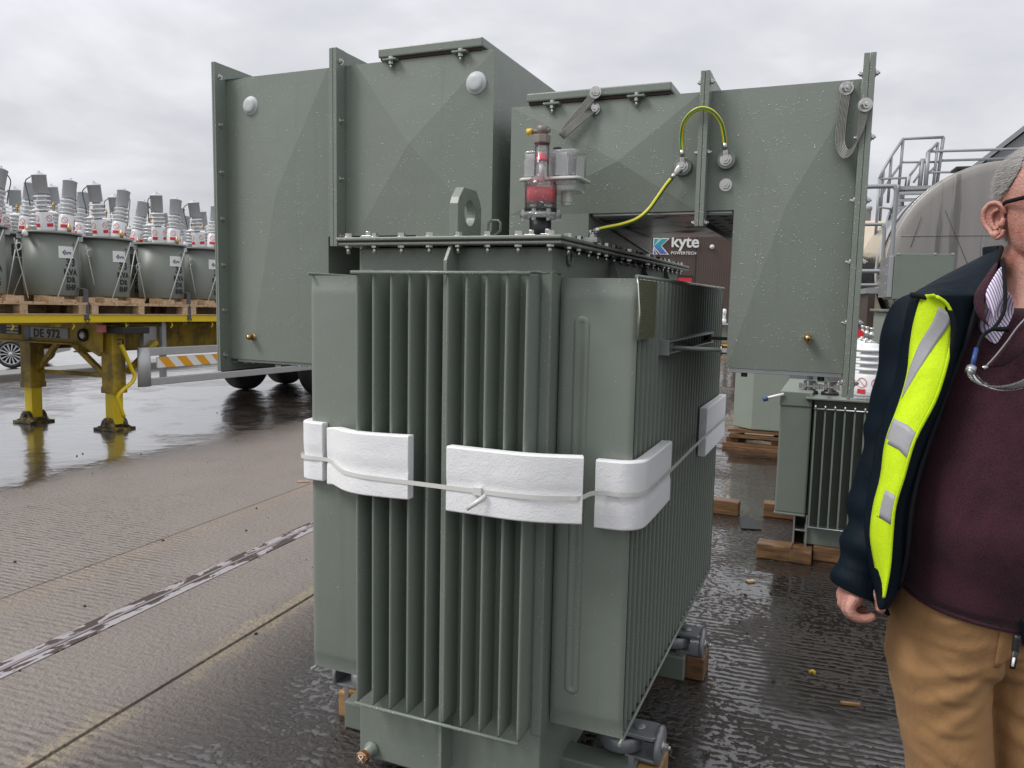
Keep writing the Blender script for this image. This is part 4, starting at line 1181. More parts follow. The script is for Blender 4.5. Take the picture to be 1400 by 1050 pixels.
# ================================================================== flatbed trailer with its load
TILT = -0.0135
def trailer():
    Y0 = 6.0
    R_ = thing('flatbed_trailer', (-8.0, Y0, 0.0), 'yellow flatbed trailer standing on its landing legs, carrying pallets of transformers', 'trailer', rot=(TILT, 0, 0))
    def L(mb, name, mat, par=None, bev=0.0):
        me = mb.mesh(name, MAT[mat]); me.transform(Matrix.Translation((8.0, -Y0, 0)))
        o = bpy.data.objects.new(name, me); COL.objects.link(o); o.parent = par or R_
        if bev:
            md = o.modifiers.new('edge', 'BEVEL'); md.width = bev; md.segments = 2; md.limit_method = 'ANGLE'
        return o
    xe, xw = -7.0, -9.05
    ya, yb = 2.6, 15.0
    mb = MB(); mb.box(xe-.06, xe, ya, yb, 1.170, 1.254); L(mb, 'side_rail', 'yellow', bev=.004)
    mb = MB(); mb.box(xw, xw+.06, ya, yb, 1.170, 1.254); L(mb, 'side_rail', 'yellow', bev=.004)
    mb = MB(); mb.box(xw+.06, xe-.06, ya, yb, 1.215, 1.245); L(mb, 'deck', 'dirty')
    for i in range(16):
        y = ya+.3+i*.8
        mb = MB(); mb.box(xw+.06, xe-.062, y, y+.06, 1.13, 1.214); L(mb, 'cross_bearer', 'dirty')
    for x in (-7.62, -8.43):
        mb = MB(); mb.box(x-.006, x+.006, 5.97, yb, .84, 1.115); mb.box(x-.06, x+.06, 5.97, yb, .825, .84); mb.box(x-.06, x+.06, 5.97, yb, 1.115, 1.129); L(mb, 'chassis_beam', 'dirty')
    # cross frame over the legs with the number plate
    mb = MB(); mb.prism([(-8.85, .93), (-7.55, .93), (-7.25, .80), (-7.22, .85), (-7.20, 1.165), (-8.85, 1.165)], 'y', 5.93, 5.96); L(mb, 'cross_frame', 'dirty', bev=.003)
    mb = MB(); mb.box(-8.85, -7.55, 5.85, 5.93, .915, .93); L(mb, 'frame_lip', 'dirty')
    mb = MB(); mb.box(-8.36, -7.69, 5.915, 5.929, .968, 1.082); npl = L(mb, 'number_plate', 'plategrey', bev=.002)
    mb = MB(); mb.box(-8.36, -8.28, 5.911, 5.9145, .968, 1.082); L(mb, 'blue_band', 'blue', npl)
    me = text_mesh('DE 972', .125, MAT['ink'], .001, 'LEFT', .004, 1.12)
    o = bpy.data.objects.new('plate_lettering', me); COL.objects.link(o); o.parent = npl; o.location = (-8.225+8.0, 5.912-Y0, .978); o.rotation_euler = (PI/2, 0, 0)
    mb = MB(); mb.box(-8.78, -8.45, 5.915, 5.929, .99, 1.11); lb = L(mb, 'notice_board', 'ink')
    mb = MB()
    for k in range(3): mb.box(-8.66, -8.47, 5.911, 5.9145, 1.0+k*.036, 1.02+k*.036)
    L(mb, 'faded_strips', 'plategrey', lb)
    mb = MB(); mb.lathe([(.07, 0), (.07, .03), (.055, .035), (.05, .02), (.0005, .018)], 22, Matrix.Translation((-7.46, 5.93, 1.02)) @ Matrix.Rotation(PI/2, 4, 'X')); lamp = L(mb, 'marker_lamp', 'ink')
    mb = MB(); mb.lathe([(.044, .021), (.03, .034), (.0005, .038)], 18, Matrix.Translation((-7.46, 5.93, 1.02)) @ Matrix.Rotation(PI/2, 4, 'X')); L(mb, 'lamp_lens', 'frost', lamp)
    mb = MB(); mb.box(-7.20, -7.15, 5.86, 5.95, 1.06, 1.14); L(mb, 'red_reflector', 'redring', bev=.004)
    mb = MB(); mb.box(-7.16, -6.92, 5.96, 6.3, 1.05, 1.12); L(mb, 'tool_box', 'ink', bev=.006)
    # landing legs
    def leg(x, y):
        mb = MB(); mb.box(x-.085, x+.085, y-.075, y+.095, .40, 1.14); a = L(mb, 'landing_leg', 'dirty', bev=.008)
        mb = MB(); mb.box(x-.092, x+.092, y-.082, y+.102, .40, .47); L(mb, 'leg_collar', 'dirty', a, .005)
        mb = MB(); mb.box(x-.062, x+.062, y-.055, y+.070, .06, .41); L(mb, 'inner_leg', 'yellow', a, .006)
        mb = MB()
        mb.prism([(x-.15, .010), (x+.15, .010), (x+.15, .03), (x+.09, .05), (x+.07, .10), (x+.03, .135), (x-.03, .135), (x-.07, .10), (x-.09, .05), (x-.15, .03)], 'y', y-.10, y-.06)
        mb.prism([(x-.15, .010), (x+.15, .010), (x+.15, .03), (x+.09, .05), (x+.07, .10), (x+.03, .135), (x-.03, .135), (x-.07, .10), (x-.09, .05), (x-.15, .03)], 'y', y+.07, y+.11)
        mb.box(x-.15, x+.15, y-.14, y+.15, 0.0, .028)
        mb.tube([(x, y-.12, .09), (x, y+.13, .09)], .022, 12)
        L(mb, 'foot', 'greasy', a, .004)
    leg(-7.235, 6.09); leg(-8.39, 6.00)
    mb = MB(); mb.tube([(-8.3, 6.03, .585), (-7.45, 6.1, .585)], .022, 10); mb.box(-7.55, -7.36, 6.06, 6.14, .56, .61); L(mb, 'leg_cross_tube', 'dirty')
    for a, b_ in (((-8.30, 6.03, .62), (-7.98, 6.03, .93)), ((-7.80, 6.03, .95), (-7.32, 6.05, .60)), ((-7.15, 6.2, .62), (-7.10, 6.55, .95))):
        mb = MB(); mb.tube([a, b_], .036, 4, smooth=False); L(mb, 'leg_brace', 'dirty')
    mb = MB(); mb.tube(catmull([(-7.10, 6.08, .93), (-7.09, 6.11, .86), (-7.08, 6.20, .65), (-7.07, 6.225, .59), (-7.07, 6.19, .52), (-7.08, 6.06, .43), (-7.09, 6.02, .37), (-7.09, 6.04, .29), (-7.09, 6.09, .15)], 4), .021, 10); cr_ = L(mb, 'crank_handle', 'yellow')
    mb = MB(); mb.tube([(-7.10, 6.05, .93), (-7.10, 6.05, .985), (-7.10, 6.11, .985), (-7.10, 6.11, .93)], .010, 8); L(mb, 'handle_hook', 'greasy', cr_)
    # side guard with hatched board
    x = -7.05
    mb = MB(); mb.tube([(x, 6.335, .46), (x, 6.335, .89)], .085, 16, flat=(.45, 1.0), up=(1, 0, 0)); g = L(mb, 'side_guard', 'alum')
    mb = MB(); mb.box(x-.03, x+.008, 6.42, 9.3, .795, .885); L(mb, 'guard_rail', 'alum', g, .008)
    mb = MB(); mb.box(x-.03, x+.008, 6.42, 9.3, .462, .545); L(mb, 'guard_rail', 'alum', g, .008)
    mb = MB(); mb.box(x-.02, x-.005, 6.52, 9.1, .655, .775); hb = L(mb, 'hatched_board', 'white', g)
    mb = MB()
    for k in range(16):
        y = 6.53+k*.27
        if y+.26 > 9.1: break
        mb.prism([(y+.12, .656), (y+.255, .656), (y+.135, .774), (y, .774)], 'x', x-.0048, x-.0025)
    L(mb, 'amber_stripes', 'orange', hb)
    for y in (6.62, 8.6):
        mb = MB(); mb.box(x-.085, x-.035, y, y+.06, .49, 1.165); L(mb, 'guard_post', 'galv', g)
    mb = MB(); mb.box(x-.15, x-.09, 6.42, 6.6, .9, 1.12); L(mb, 'hinge_plate', 'galv', g, .004)
    # rope hooks under the rail
    for k in range(11):
        y = 4.86+k*.62
        mb = MB(); mb.tube([(xe-.05, y, 1.17), (xe-.03, y, 1.135), (xe-.035, y-.02, 1.10)], .008, 6); L(mb, 'rope_hook', 'yellow')
    # axles and wheels
    for y in (9.69, 10.66, 11.63):
        mb = MB(); mb.tube([(-8.7, y, .43), (-7.3, y, .43)], .06, 12); L(mb, 'axle', 'ink')
        for xx, s in ((-8.62, -1), (-7.17, 1)):
            mb = MB()
            prof = [(.24, -.14), (.36, -.145), (.405, -.13), (.425, -.10), (.43, -.03), (.43, .03), (.425, .10), (.405, .13), (.36, .145), (.24, .14)]
            mb.lathe(prof, 36, Matrix.Translation((xx, y, .53-(y-6)*.0135*-1-.0)) @ Matrix.Rotation(PI/2, 4, 'Y') if False else Matrix.Translation((xx, y, .43+(y-6.0)*.0135)) @ Matrix.Rotation(PI/2, 4, 'Y'))
            wl = L(mb, 'wheel', 'rubber')
            mb = MB(); mb.lathe([(.05, .13*s), (.10, .12*s), (.12, .06*s), (.22, .04*s), (.245, .13*s), (.25, .142*s)], 24, Matrix.Translation((xx, y, .43+(y-6)*.0135)) @ Matrix.Rotation(PI/2, 4, 'Y')); L(mb, 'rim', 'rail', wl)
    mb = MB(); mb.box(-8.75, -7.1, 9.1, 12.2, .90, .93); L(mb, 'mudguard', 'ink')
    return R_
MAT['plategrey'] = M_simple('worn_plate', (0.36, 0.37, 0.36), 0.5, 0, 0.15, 14)
TR = trailer()
def tz(y): return (y-6.0)*math.sin(TILT)
# ---- pallets
def slat_mesh(L, W, H): 
    mb = MB(); mb.box(-L/2, L/2, -W/2, W/2, 0, H); return mb.mesh('deck_board', MAT['pallet'])
def pallet(y0, y1, x0, x1, label):
    z0 = 1.249
    P = thing('pallet', ((x0+x1)/2, (y0+y1)/2, z0+tz((y0+y1)/2)), label, 'pallet', 'wooden pallets on the trailer', rot=(TILT, 0, 0))
    Lx, Ly = x1-x0, y1-y0
    blk = MB(); blk.box(-.045, .045, -.038, .038, .009, .0935); bm_ = blk.mesh('block', MAT['pallet'])
    run = MB(); run.box(-.048, .048, -Ly/2, Ly/2, 0, .0088); rm = run.mesh('bottom_board', MAT['pallet'])
    st = MB(); st.box(-Lx/2, Lx/2, -.066, .066, .1045, .121); sm_ = st.mesh('deck_board', MAT['pallet'])
    be = MB(); be.box(-.048, .048, -Ly/2, Ly/2, .094, .104); bem = be.mesh('stringer_board', MAT['pallet'])
    def put(nm, me, x, y, z=0):
        o = bpy.data.objects.new(nm, me); COL.objects.link(o); o.parent = P; o.location = (x, y, z)
    for x in (-Lx/2+.048, 0, Lx/2-.048):
        put('bottom_board', rm, x, 0); put('stringer_board', bem, x, 0)
        for y in (-Ly/2+.05, -.02, Ly/2-.05): put('block', bm_, x, y)
    cs = MB(); cs.box(-.02, .02, -Ly/2+.1, Ly/2-.1, .0095, .0932); put('centre_stringer', cs.mesh('centre_stringer', MAT['pallet']), .12, 0)
    n = 9
    for k in range(n): put('deck_board', sm_, 0, -Ly/2+.055+k*(Ly-.11)/(n-1))
    PALS.append((P, y0, y1, x0, x1))
    return P
PALS = []
pals = [(3.02, 4.30), (4.335, 5.610), (5.655, 6.935), (6.965, 8.24), (8.28, 9.56), (9.60, 10.88)]
for i, (a, b_) in enumerate(pals):
    for j, (x0, x1) in enumerate(((-8.22, -6.985), (-9.02, -8.26))):
        where = ['first', 'second', 'third', 'fourth', 'fifth', 'sixth'][i]
        pallet(a, b_, x0, x1, 'new wooden pallet under grey tanks, %s along the %s side of the trailer' % (where, 'near' if j == 0 else 'far'))
# cleats nailed on the pallets in front of the tanks
def cleat(x, y, lx, ly, h, k):
    mb = MB(); mb.box(-lx/2, lx/2, -ly/2, ly/2, 0, h)
    o = bpy.data.objects.new('cleat', mb.mesh('cleat', MAT['pallet'])); COL.objects.link(o)
    for P, y0, y1, x0, x1 in PALS:
        if y0-.03 <= y <= y1+.03 and x0-.03 <= x <= x1+.03: break
    o.parent = P
    o.location = (x-P.location.x, y-P.location.y, .1222)
# ---- pole-mounted transformers
def bent_text(txt, size, R, ang, z, mat, bold=0.003, spacing=1.0):
    me = text_mesh(txt, size, mat, 0.0, 'CENTER', bold, spacing)
    for v in me.vertices:
        a = ang+v.co.x/R; zz = z+v.co.y
        v.co = Vector((R*math.cos(a), R*math.sin(a), zz))
    return me
def bent_quad(w_, h, R, ang, z, n=5):
    mb = MB()
    mb.grid([[(R*math.cos(ang+(-.5+k/n)*w_/R), R*math.sin(ang+(-.5+k/n)*w_/R), z+q*h) for k in range(n+1)] for q in (-.5, .5)], True)
    return mb
def bent_ring(r, w_, R, ang, z, mb, n=20):
    rows = []
    for q in (r-w_/2, r+w_/2):
        rows.append([(R*math.cos(ang+q*math.cos(2*PI*k/n)/R), R*math.sin(ang+q*math.cos(2*PI*k/n)/R), z+q*math.sin(2*PI*k/n)) for k in range(n)])
    mb.grid(rows, True, closed=True)
    d = .7071
    rows = [[(R*math.cos(ang+(t*d+s*w_/2*d)/R), R*math.sin(ang+(t*d+s*w_/2*d)/R), z-t*d+s*w_/2*d) for s in (-1, 1)] for t in (-r, -r/3, r/3, r)]
    mb.grid(rows, True)
    return mb
def pole_unit():
    """single-phase pole transformer on two cleats, two leaning HV bushings with grey caps, one small LV bushing"""
    U = thing('pole_transformer', (0, 0, 0), '', 'transformer', 'pole transformers on the trailer')
    R = .245; H = .60
    def L(mb, name, mat, par=None, M_=None):
        me = mb.mesh(name, MAT[mat]); 
        o = bpy.data.objects.new(name, me); COL.objects.link(o); o.parent = par or U
        if M_: o.matrix_local = M_
        return o
    mb = MB(); mb.lathe([(R*.93, .0), (R*.965, .012), (R, .12), (R, H)], 40); tank = L(mb, 'tank', 'pooltank')
    mb = MB(); mb.lathe([(R+.03, H), (R+.032, H+.004), (R+.032, H+.016), (R+.02, H+.022), (.0005, H+.05)], 40); lid = L(mb, 'tank_lid', 'pooltank')
    for a in (0.85, 2.6, -2.4):
        mb = MB(); c, s = math.cos(a), math.sin(a)
        mb.box(R-.01, R+.04, -.02, .02, H-.05, H+.03, 0, Matrix.Rotation(a, 4, 'Z')); L(mb, 'lid_clip', 'galv')
    # two hanger brackets on the back, bonding studs in front
    mb = MB(); mb.box(-R-.10, -R+.01, -.12, .12, H-.22, H-.10); L(mb, 'hanger_bracket', 'ink')
    mb = MB(); mb.box(-.045, .045, R-.005, R+.035, H-.20, H-.06); mb.lathe([(.012, 0), (.012, .02)], 8, Matrix.Translation((0, R+.035, H-.1)) @ Matrix.Rotation(-PI/2, 4, 'X')); L(mb, 'earth_terminal', 'galv')
    a0 = .42-.42
    mb = MB(); mb.lathe([(.012, 0), (.012, .016)], 8, Matrix.Rotation(.15, 4, 'Z') @ Matrix.Translation((R, 0, H-.085)) @ Matrix.Rotation(PI/2, 4, 'Y')); L(mb, 'stud', 'galv')
    # paper label and stencil
    at = -.16
    card = bent_quad(.150, .115, R+.002, at-.09, H-.175); C_ = L(card, 'paper_label', 'white', tank)
    mb = MB(); rr = R+.0035; an = at-.26
    cz = H-.178
    def q(x, z): return (rr*math.cos(an+x/rr), rr*math.sin(an+x/rr), cz+z)
    mb.add([q(.0, 0), q(.022, .024), q(.034, .024), q(.013, 0), q(.034, -.024), q(.022, -.024)], [(0, 3, 2, 1), (0, 5, 4, 3)]); L(mb, 'logo_chevron', 'navyink', tank)
    o = bpy.data.objects.new('label_lettering', bent_text('kyte', .042, R+.0035, at-.02, H-.19, MAT['navyink'], .001)); COL.objects.link(o); o.parent = tank
    for t, z, s in (('33', .275, .105), ('KVA', .190, .075), ('DR', .115, .072), ('IHF', .042, .072)):
        o = bpy.data.objects.new('stencil_lettering', bent_text(t, s, R+.002, at+.10, z+.02, MAT['ink'], .004, 1.15)); COL.objects.link(o); o.parent = tank
    # bushings
    tur = MB(); tur.lathe([(.078, -.03), (.076, .0), (.072, .15), (.068, .158), (.0005, .160)], 24); turm = tur.mesh('bushing', MAT['porcelain'])
    ins = MB(); pr = [(.036, .158)]
    for k in range(4):
        z = .172+k*.042; pr += [(.034, z), (.072, z+.002), (.075, z+.007), (.071, z+.012), (.039, z+.020)]
    pr += [(.034, .345)]; ins.lathe(pr, 24); insm = ins.mesh('insulator', MAT['porcelain'])
    cap = MB(); cap.lathe([(.060, .335), (.063, .337), (.064, .500), (.068, .501), (.068, .507), (.064, .510), (.016, .530), (.014, .543), (.0005, .545)], 26); capm = cap.mesh('cap', MAT['capgrey'])
    sg = MB(); bent_ring(.029, .006, .0760, 0.15, .098, sg, 18); bent_ring(.029, .006, .0760, -1.5, .098, sg, 18); sgm = sg.mesh('prohibition_sign', MAT['redring'])
    rdm = bent_quad(.066, .032, .0780, 0.15, .036).mesh('red_label', MAT['red']); rdm2 = bent_quad(.066, .032, .0780, -1.5, .036).mesh('red_label', MAT['red'])
    wr = MB(); wr.tube(catmull([(.02, .066, .49), (.02, .12, .44), (.03, .105, .30), (.05, .09, .22)], 5), .005, 6); wrm = wr.mesh('lead', MAT['webbing'])
    bag = MB()
    for k, (dy, lean) in enumerate(((-.140, .19), (.110, -.16))):
        Mx = Matrix.Translation((.085, dy, H+.045)) @ Matrix.Rotation(lean, 4, 'X') @ Matrix.Rotation(.05, 4, 'Y')
        b = bpy.data.objects.new('bushing', turm); COL.objects.link(b); b.parent = U; b.matrix_local = Mx
        for nm, me in (('insulator', insm), ('cap', capm), ('prohibition_sign', sgm), ('red_label', rdm), ('red_label', rdm2), ('lead', wrm)):
            o = bpy.data.objects.new(nm, me); COL.objects.link(o); o.parent = b
            if nm == 'lead': o.rotation_euler.z = 0 if k else PI
    # low-voltage bushings at the back with brass studs
    for dy in (-.02, .17):
        mb = MB(); pr = [(.06, 0)]
        for k in range(5):
            z = .02+k*.038; pr += [(.048, z), (.078, z+.004), (.08, z+.012), (.05, z+.026)]
        pr += [(.03, .215), (.0005, .22)]; mb.lathe(pr, 20)
        b = L(mb, 'low_voltage_bushing', 'porcelain', None, Matrix.Translation((-.13, dy, H+.04)) @ Matrix.Rotation(-.1, 4, 'X'))
        mb = MB(); mb.lathe([(.012, .215), (.012, .27), (.018, .272), (.018, .285), (.008, .287), (.008, .31)], 10); L(mb, 'brass_stud', 'brass', b)
    mb = MB(); r_ = random.Random(2)
    pr = [(.0005, -.03), (.022, -.028), (.03, -.006), (.022, .018), (.012, .03), (.0005, .034)]
    mb.lathe(pr, 10, Matrix.Translation((-.02, -.255, H+.07))); 
    L(mb, 'bagged_fitting', 'foam')
    # tan valve tag
    mb = MB(); mb.lathe([(.014, 0), (.02, .02), (.02, .05), (.01, .06), (.008, .085), (.0005, .088)], 12, Matrix.Translation((.175, .055, H+.03))); L(mb, 'filler_plug', 'brass')
    # lashing straps down to the pallet
    def strap(p, q, nm='lashing_strap'):
        mb = MB(); mb.tube([p, q], .0075, 5, flat=(1, .4)); L(mb, nm, 'strapw')
    strap((.290, .045, H-.02), (.250, -.215, -.045)); strap((R-.10, .30, H-.07), (R-.06, .40, -.03)); strap((-R+.10, -.25, H-.07), (-R+.06, -.36, -.03))
    mb = MB(); mb.tube([(R-.10+.01*math.sin(a), .345+.035*math.cos(a), H-.17+.035*math.sin(a)) for a in [2*PI*k/14 for k in range(14)]], .006, 6, closed=True); L(mb, 'strap_coil', 'strapw')
    return U
units = []
proto = pole_unit()
ordn = ['first', 'second', 'third', 'fourth', 'fifth', 'sixth', 'seventh', 'eighth']
YU = (4.10, 4.72, 5.475, 6.09, 6.845, 7.465, 8.21, 8.83, 9.6, 10.2)
rnd = random.Random(4)
kk = 0
for r_i, xr in enumerate((-7.30, -7.93, -8.62)):
    for c_i, y in enumerate(YU):
        if r_i == 0 and c_i >= 9: continue
        o = proto if (r_i == 0 and c_i == 0) else copy_tree(proto)
        o.location = (xr, y+(0 if r_i == 0 else .03*r_i), 1.43+tz(y))
        o.rotation_euler = (TILT, 0, (0.12-(y-5.4)*.012)+rnd.uniform(-.09, .09))
        for ch in kids(o):
            if ch.name.startswith('bushing'):
                ch.rotation_euler.x += rnd.uniform(-.05, .05); ch.rotation_euler.z += rnd.uniform(-.3, .3)
            elif ch.name.startswith('strap_coil'): ch.location.z += rnd.uniform(-.10, .03)
            elif ch.name.startswith('bagged'): ch.location.y += rnd.uniform(-.02, .16); ch.rotation_euler.x = rnd.uniform(-.4, .4)
        pos = ordn[c_i] if c_i < 8 else ('ninth' if c_i == 8 else 'tenth')
        o['label'] = 'grey round pole transformer with stencilled tank, %s from the front end of the %s row' % (pos, ('near', 'middle', 'far')[r_i])
        if r_i == 0:
            for dy, s in ((-.17, .16), (.17, .17)):
                cleat(xr+.235, y+dy, .10, s, .05, 0)
            cleat(xr+.20, y-.02, .10, .2, .026, 0)
        for dx in (-.17, .12): cleat(xr+dx, y, .09, .5, .058, 0)
# lashing straps over the load
for i, y in enumerate((5.613, 6.955)):
    t = thing('load_strap', (-7.0, y, 1.2), 'grey webbing load strap hooked on the yellow rail, %s' % ('left one near the landing leg' if i == 0 else 'right one near the cable box'), 'strap', 'webbing straps over the load', world=True)
    mb = MB(); mb.box(-6.999+.0, -6.994, y-.026, y+.026, 1.20+tz(y), 1.50+tz(y)); mb.grid([[(-6.996, y-.026, 1.50+tz(y)), (-6.996, y+.026, 1.50+tz(y))], [(-7.6, y-.026, 1.60), (-7.6, y+.026, 1.60)], [(-9.05, y-.026, 1.25), (-9.05, y+.026, 1.25)]], False); mb.build('webbing', MAT['webbing'], t, 0, .002)
    mb = MB(); z = tz(y); mb.tube([(-6.99, y-.03, 1.205+z), (-6.99, y+.03, 1.205+z), (-6.985, y, 1.155+z)], .006, 6, closed=True); mb.build('hook', MAT['ink'], t)
# ================================================================== finned transformer behind the man
def small_transformer():
    T2 = thing('power_transformer', (0.28, 5.25, 0.0), 'smaller grey-green fin transformer on timbers behind the man, under white bushings', 'transformer', world=True)
    YP = 4.86
    mb = MB(); mb.box(-.135, .72, YP+.03, 5.75, .10, .955); mb.build('tank', MAT['greendry'], T2, .006)
    mb = MB(); mb.box(-.175, .76, YP-.06, 5.80, .956, .968); mb.build('lid', MAT['greendry'], T2, .003)
    mb = MB(); mb.box(-.172, .757, YP-.055, 5.795, .951, .9555); mb.build('gasket', MAT['gasket'], T2)
    # broad panel on the left with a step at its head
    mb = MB(); mb.box(-.315, -.140, YP-.005, 5.7, .262, .985); p = mb.build('radiator_panel', MAT['greendry'], T2, .01)
    mb = MB(); mb.box(-.32, -.140, YP-.012, 5.705, .905, .992); build_sub(mb, 'panel_rim', MAT['greendry'], p, .006); mb = MB(); mb.box(-.318, -.142, YP-.010, 5.702, .250, .264); build_sub(mb, 'panel_rim', MAT['greendry'], p, .004)
    # front fins
    fm = MB(); fm.box(-.0045, .0045, YP-.075, YP+.035, .215, .905); me = fm.mesh('fin', MAT['greendry'])
    fm2 = me
    for k in range(15):
        o = bpy.data.objects.new('fin', me); COL.objects.link(o); o.parent = T2; o.location = (-.118+k*.052-.28, -5.25, 0)
    mb = MB()
    mb.tube([(-.125, YP-.078, .908), (.63, YP-.078, .908)], .005, 8); mb.build('tie_rod', MAT['galv'], T2)
    mb = MB(); mb.tube([(-.125, YP-.078, .212), (.63, YP-.078, .212)], .004, 8); mb.build('tie_rod', MAT['galv'], T2)
    for k in range(15):
        mb = MB(); mb.tube([(-.118+k*.052, YP-.08, .905), (-.118+k*.052, YP-.08, .928)], .005, 6); mb.build('rod_clip', MAT['galv'], T2)
    # base: lower skirt, channel feet
    mb = MB(); mb.box(-.14, .70, YP+.012, YP+.05, .085, .205); mb.build('base_skirt', MAT['greendry'], T2, .004)
    mb = MB(); mb.box(-.205, -.195, YP, 5.75, .07, .26); mb.box(-.135, -.125, YP-.01, 5.75, .07, .26); mb.box(-.205, -.125, YP, 5.75, .16, .17); mb.build('base_channel', MAT['galv'], T2, .003)
    # bushings: three HV with ribs
    ins = MB(); pr = [(.078, 0), (.080, .01), (.078, .125), (.072, .132), (.055, .136)]
    for k in range(4):
        z = .15+k*.038; pr += [(.050, z), (.078, z+.004), (.082, z+.010), (.078, z+.016), (.052, z+.026)]
    pr += [(.05, .305), (.03, .316), (.0005, .318)]
    ins.lathe(pr, 28); im = ins.mesh('bushing', MAT['porcelain'])
    st = MB(); st.lathe([(.032, .316), (.032, .324), (.010, .325), (.010, .345), (.014, .346), (.014, .372), (.010, .374), (.010, .392), (.013, .393), (.013, .405)], 12); sm_ = st.mesh('terminal_stud', MAT['bolt'])
    sg = MB(); bent_ring(.028, .005, .0812, -2.05, .083, sg, 18); bent_ring(.028, .005, .0812, -1.02, .083, sg, 18); sgm = sg.mesh('prohibition_sign', MAT['redring'])
    rdm = bent_quad(.05, .028, .0815, -2.05, .032).mesh('red_label', MAT['red']); rdm2 = bent_quad(.05, .028, .0815, -1.02, .032).mesh('red_label', MAT['red'])
    for x, y in ((.155, 5.08), (.135, 5.32), (.115, 5.56)):
        b = bpy.data.objects.new('bushing', im); COL.objects.link(b); b.parent = T2; b.location = (x-.28, y-5.25, .968)
        for nm, m_ in (('terminal_stud', sm_), ('prohibition_sign', sgm), ('red_label', rdm), ('red_label', rdm2)):
            o = bpy.data.objects.new(nm, m_); COL.objects.link(o); o.parent = b
    mb = MB(); mb.prism([(.055, 1.318), (.105, 1.318), (.118, 1.338), (.098, 1.362), (.070, 1.36)], 'y', 5.05, 5.054); mb.build('red_tag', MAT['red'], T2)
    # low-voltage flags with bolts, dark bushing, left front
    for x in (-.165, -.05):
        mb = MB(); mb.lathe([(.05, .968), (.05, .985), (.035, .99), (.035, 1.045), (.028, 1.05)], 16, Matrix.Translation((x, 5.02, 0))); b = mb.build('low_voltage_bushing', MAT['black'], T2)
        mb = MB(); mb.box(x-.055, x+.055, 4.985, 5.0, 1.01, 1.022); mb.box(x-.055, x+.055, 5.035, 5.05, 1.01, 1.022)
        for q in (-.05, -.025, .025, .05): mb.lathe([(.009, 1.0), (.009, 1.033)], 6, Matrix.Translation((x+q, 4.99, 0)), False)
        build_sub(mb, 'terminal_clamp', MAT['bolt'], b)
    mb = MB(); 
    for k in range(9): mb.lathe([(.01, .968), (.01, .98)], 6, Matrix.Translation((-.15+k*.1, YP-.04, 0)), False)
    mb.build('lid_bolts', MAT['bolt'], T2)
    # wiring and clear wrap on the lid
    mb = MB(); mb.box(.05, .30, 4.86, 4.98, .970, 1.0); mb.build('clear_document_wrap', MAT['lens'], T2, .006)
    mb = MB(); mb.box(.19, .25, 4.86, 4.865, .975, .985); mb.build('orange_tag', MAT['orange'], T2)
    mb = MB(); mb.tube(catmull([(.2, 4.93, 1.0), (.25, 4.90, 1.04), (.33, 4.95, 1.02), (.4, 5.0, .98)], 5), .006, 6); mb.build('lead', MAT['bolt'], T2)
    # glass thermometer pocket with blue end sticking out
    mb = MB(); mb.tube([(-.30, YP-.02, .975), (-.40, YP-.05, .945)], .008, 8); tb = mb.build('sight_tube', MAT['white'], T2)
    mb = MB(); mb.tube([(-.385, YP-.045, .945), (-.41, YP-.055, .938)], .013, 8); build_sub(mb, 'blue_end', MAT['blue'], tb)
    return T2
small_transformer()
timber(-.395, -.20, 4.735, 4.86, 0, .088, 'short timber end sticking out left under the fin transformer')
timber(-.21, -.09, 4.73, 5.9, .0, .075, 'green-stained timber runner under the fin transformer\'s left foot')
timber(-.085, .80, 4.84, 4.97, .0, .085, 'long timber beam lying under the front of the fin transformer')
# ------------------------------------------------------------------ pale unit on a pallet stack
def pale_unit():
    U = thing('transformer_cabinet', (-.62, 8.8, .2), 'plain pale green tank standing on stacked pallet boards behind the cable box', 'transformer', world=True)
    mb = MB(); mb.prism([(-1.02, 8.52), (-.815, 8.36), (-.10, 8.36), (-.10, 9.3), (-1.02, 9.3)], 'z', .20, 1.28); mb.build('tank', MAT['pale'], U, .012)
    mb = MB(); mb.box(-.47, -.10, 8.335, 8.357, .22, 1.26); mb.build('door', MAT['greendry'], U, .008)
    mb = MB(); mb.prism([(-1.05, 8.50), (-.83, 8.33), (-.07, 8.33), (-.07, 9.33), (-1.05, 9.33)], 'z', 1.281, 1.30); mb.build('lid', MAT['pale'], U, .004)
    P = thing('pallet', (-.6, 8.8, 0), 'low stack of dark weathered boards under the pale green tank', 'pallet', world=True)
    me = MB().box(-.52, .52, -.05, .05, 0, .028).mesh('board', MAT['timber'])
    for k, (z, y, dx) in enumerate(((.03, 8.33, -.02), (.03, 8.8, -.02), (.03, 9.25, 0), (.115, 8.36, .04), (.115, 8.8, 0), (.115, 9.2, 0), (.165, 8.40, .02), (.165, 9.2, .03))):
        piece('board', me, P, (-.55+dx, y, z))
    b2 = MB().box(-.06, .06, -.45, .45, 0, .05).mesh('bearer', MAT['timber'])
    for x, z in ((-1.0, .06), (-.55, .06), (-.1, .06)): piece('bearer', b2, P, (x+.0, 8.8, z))
    piece('board', MB().box(-.55, .55, -.06, .06, 0, .03).mesh('board', MAT['timber']), P, (-.53, 8.29, 0))
pale_unit()
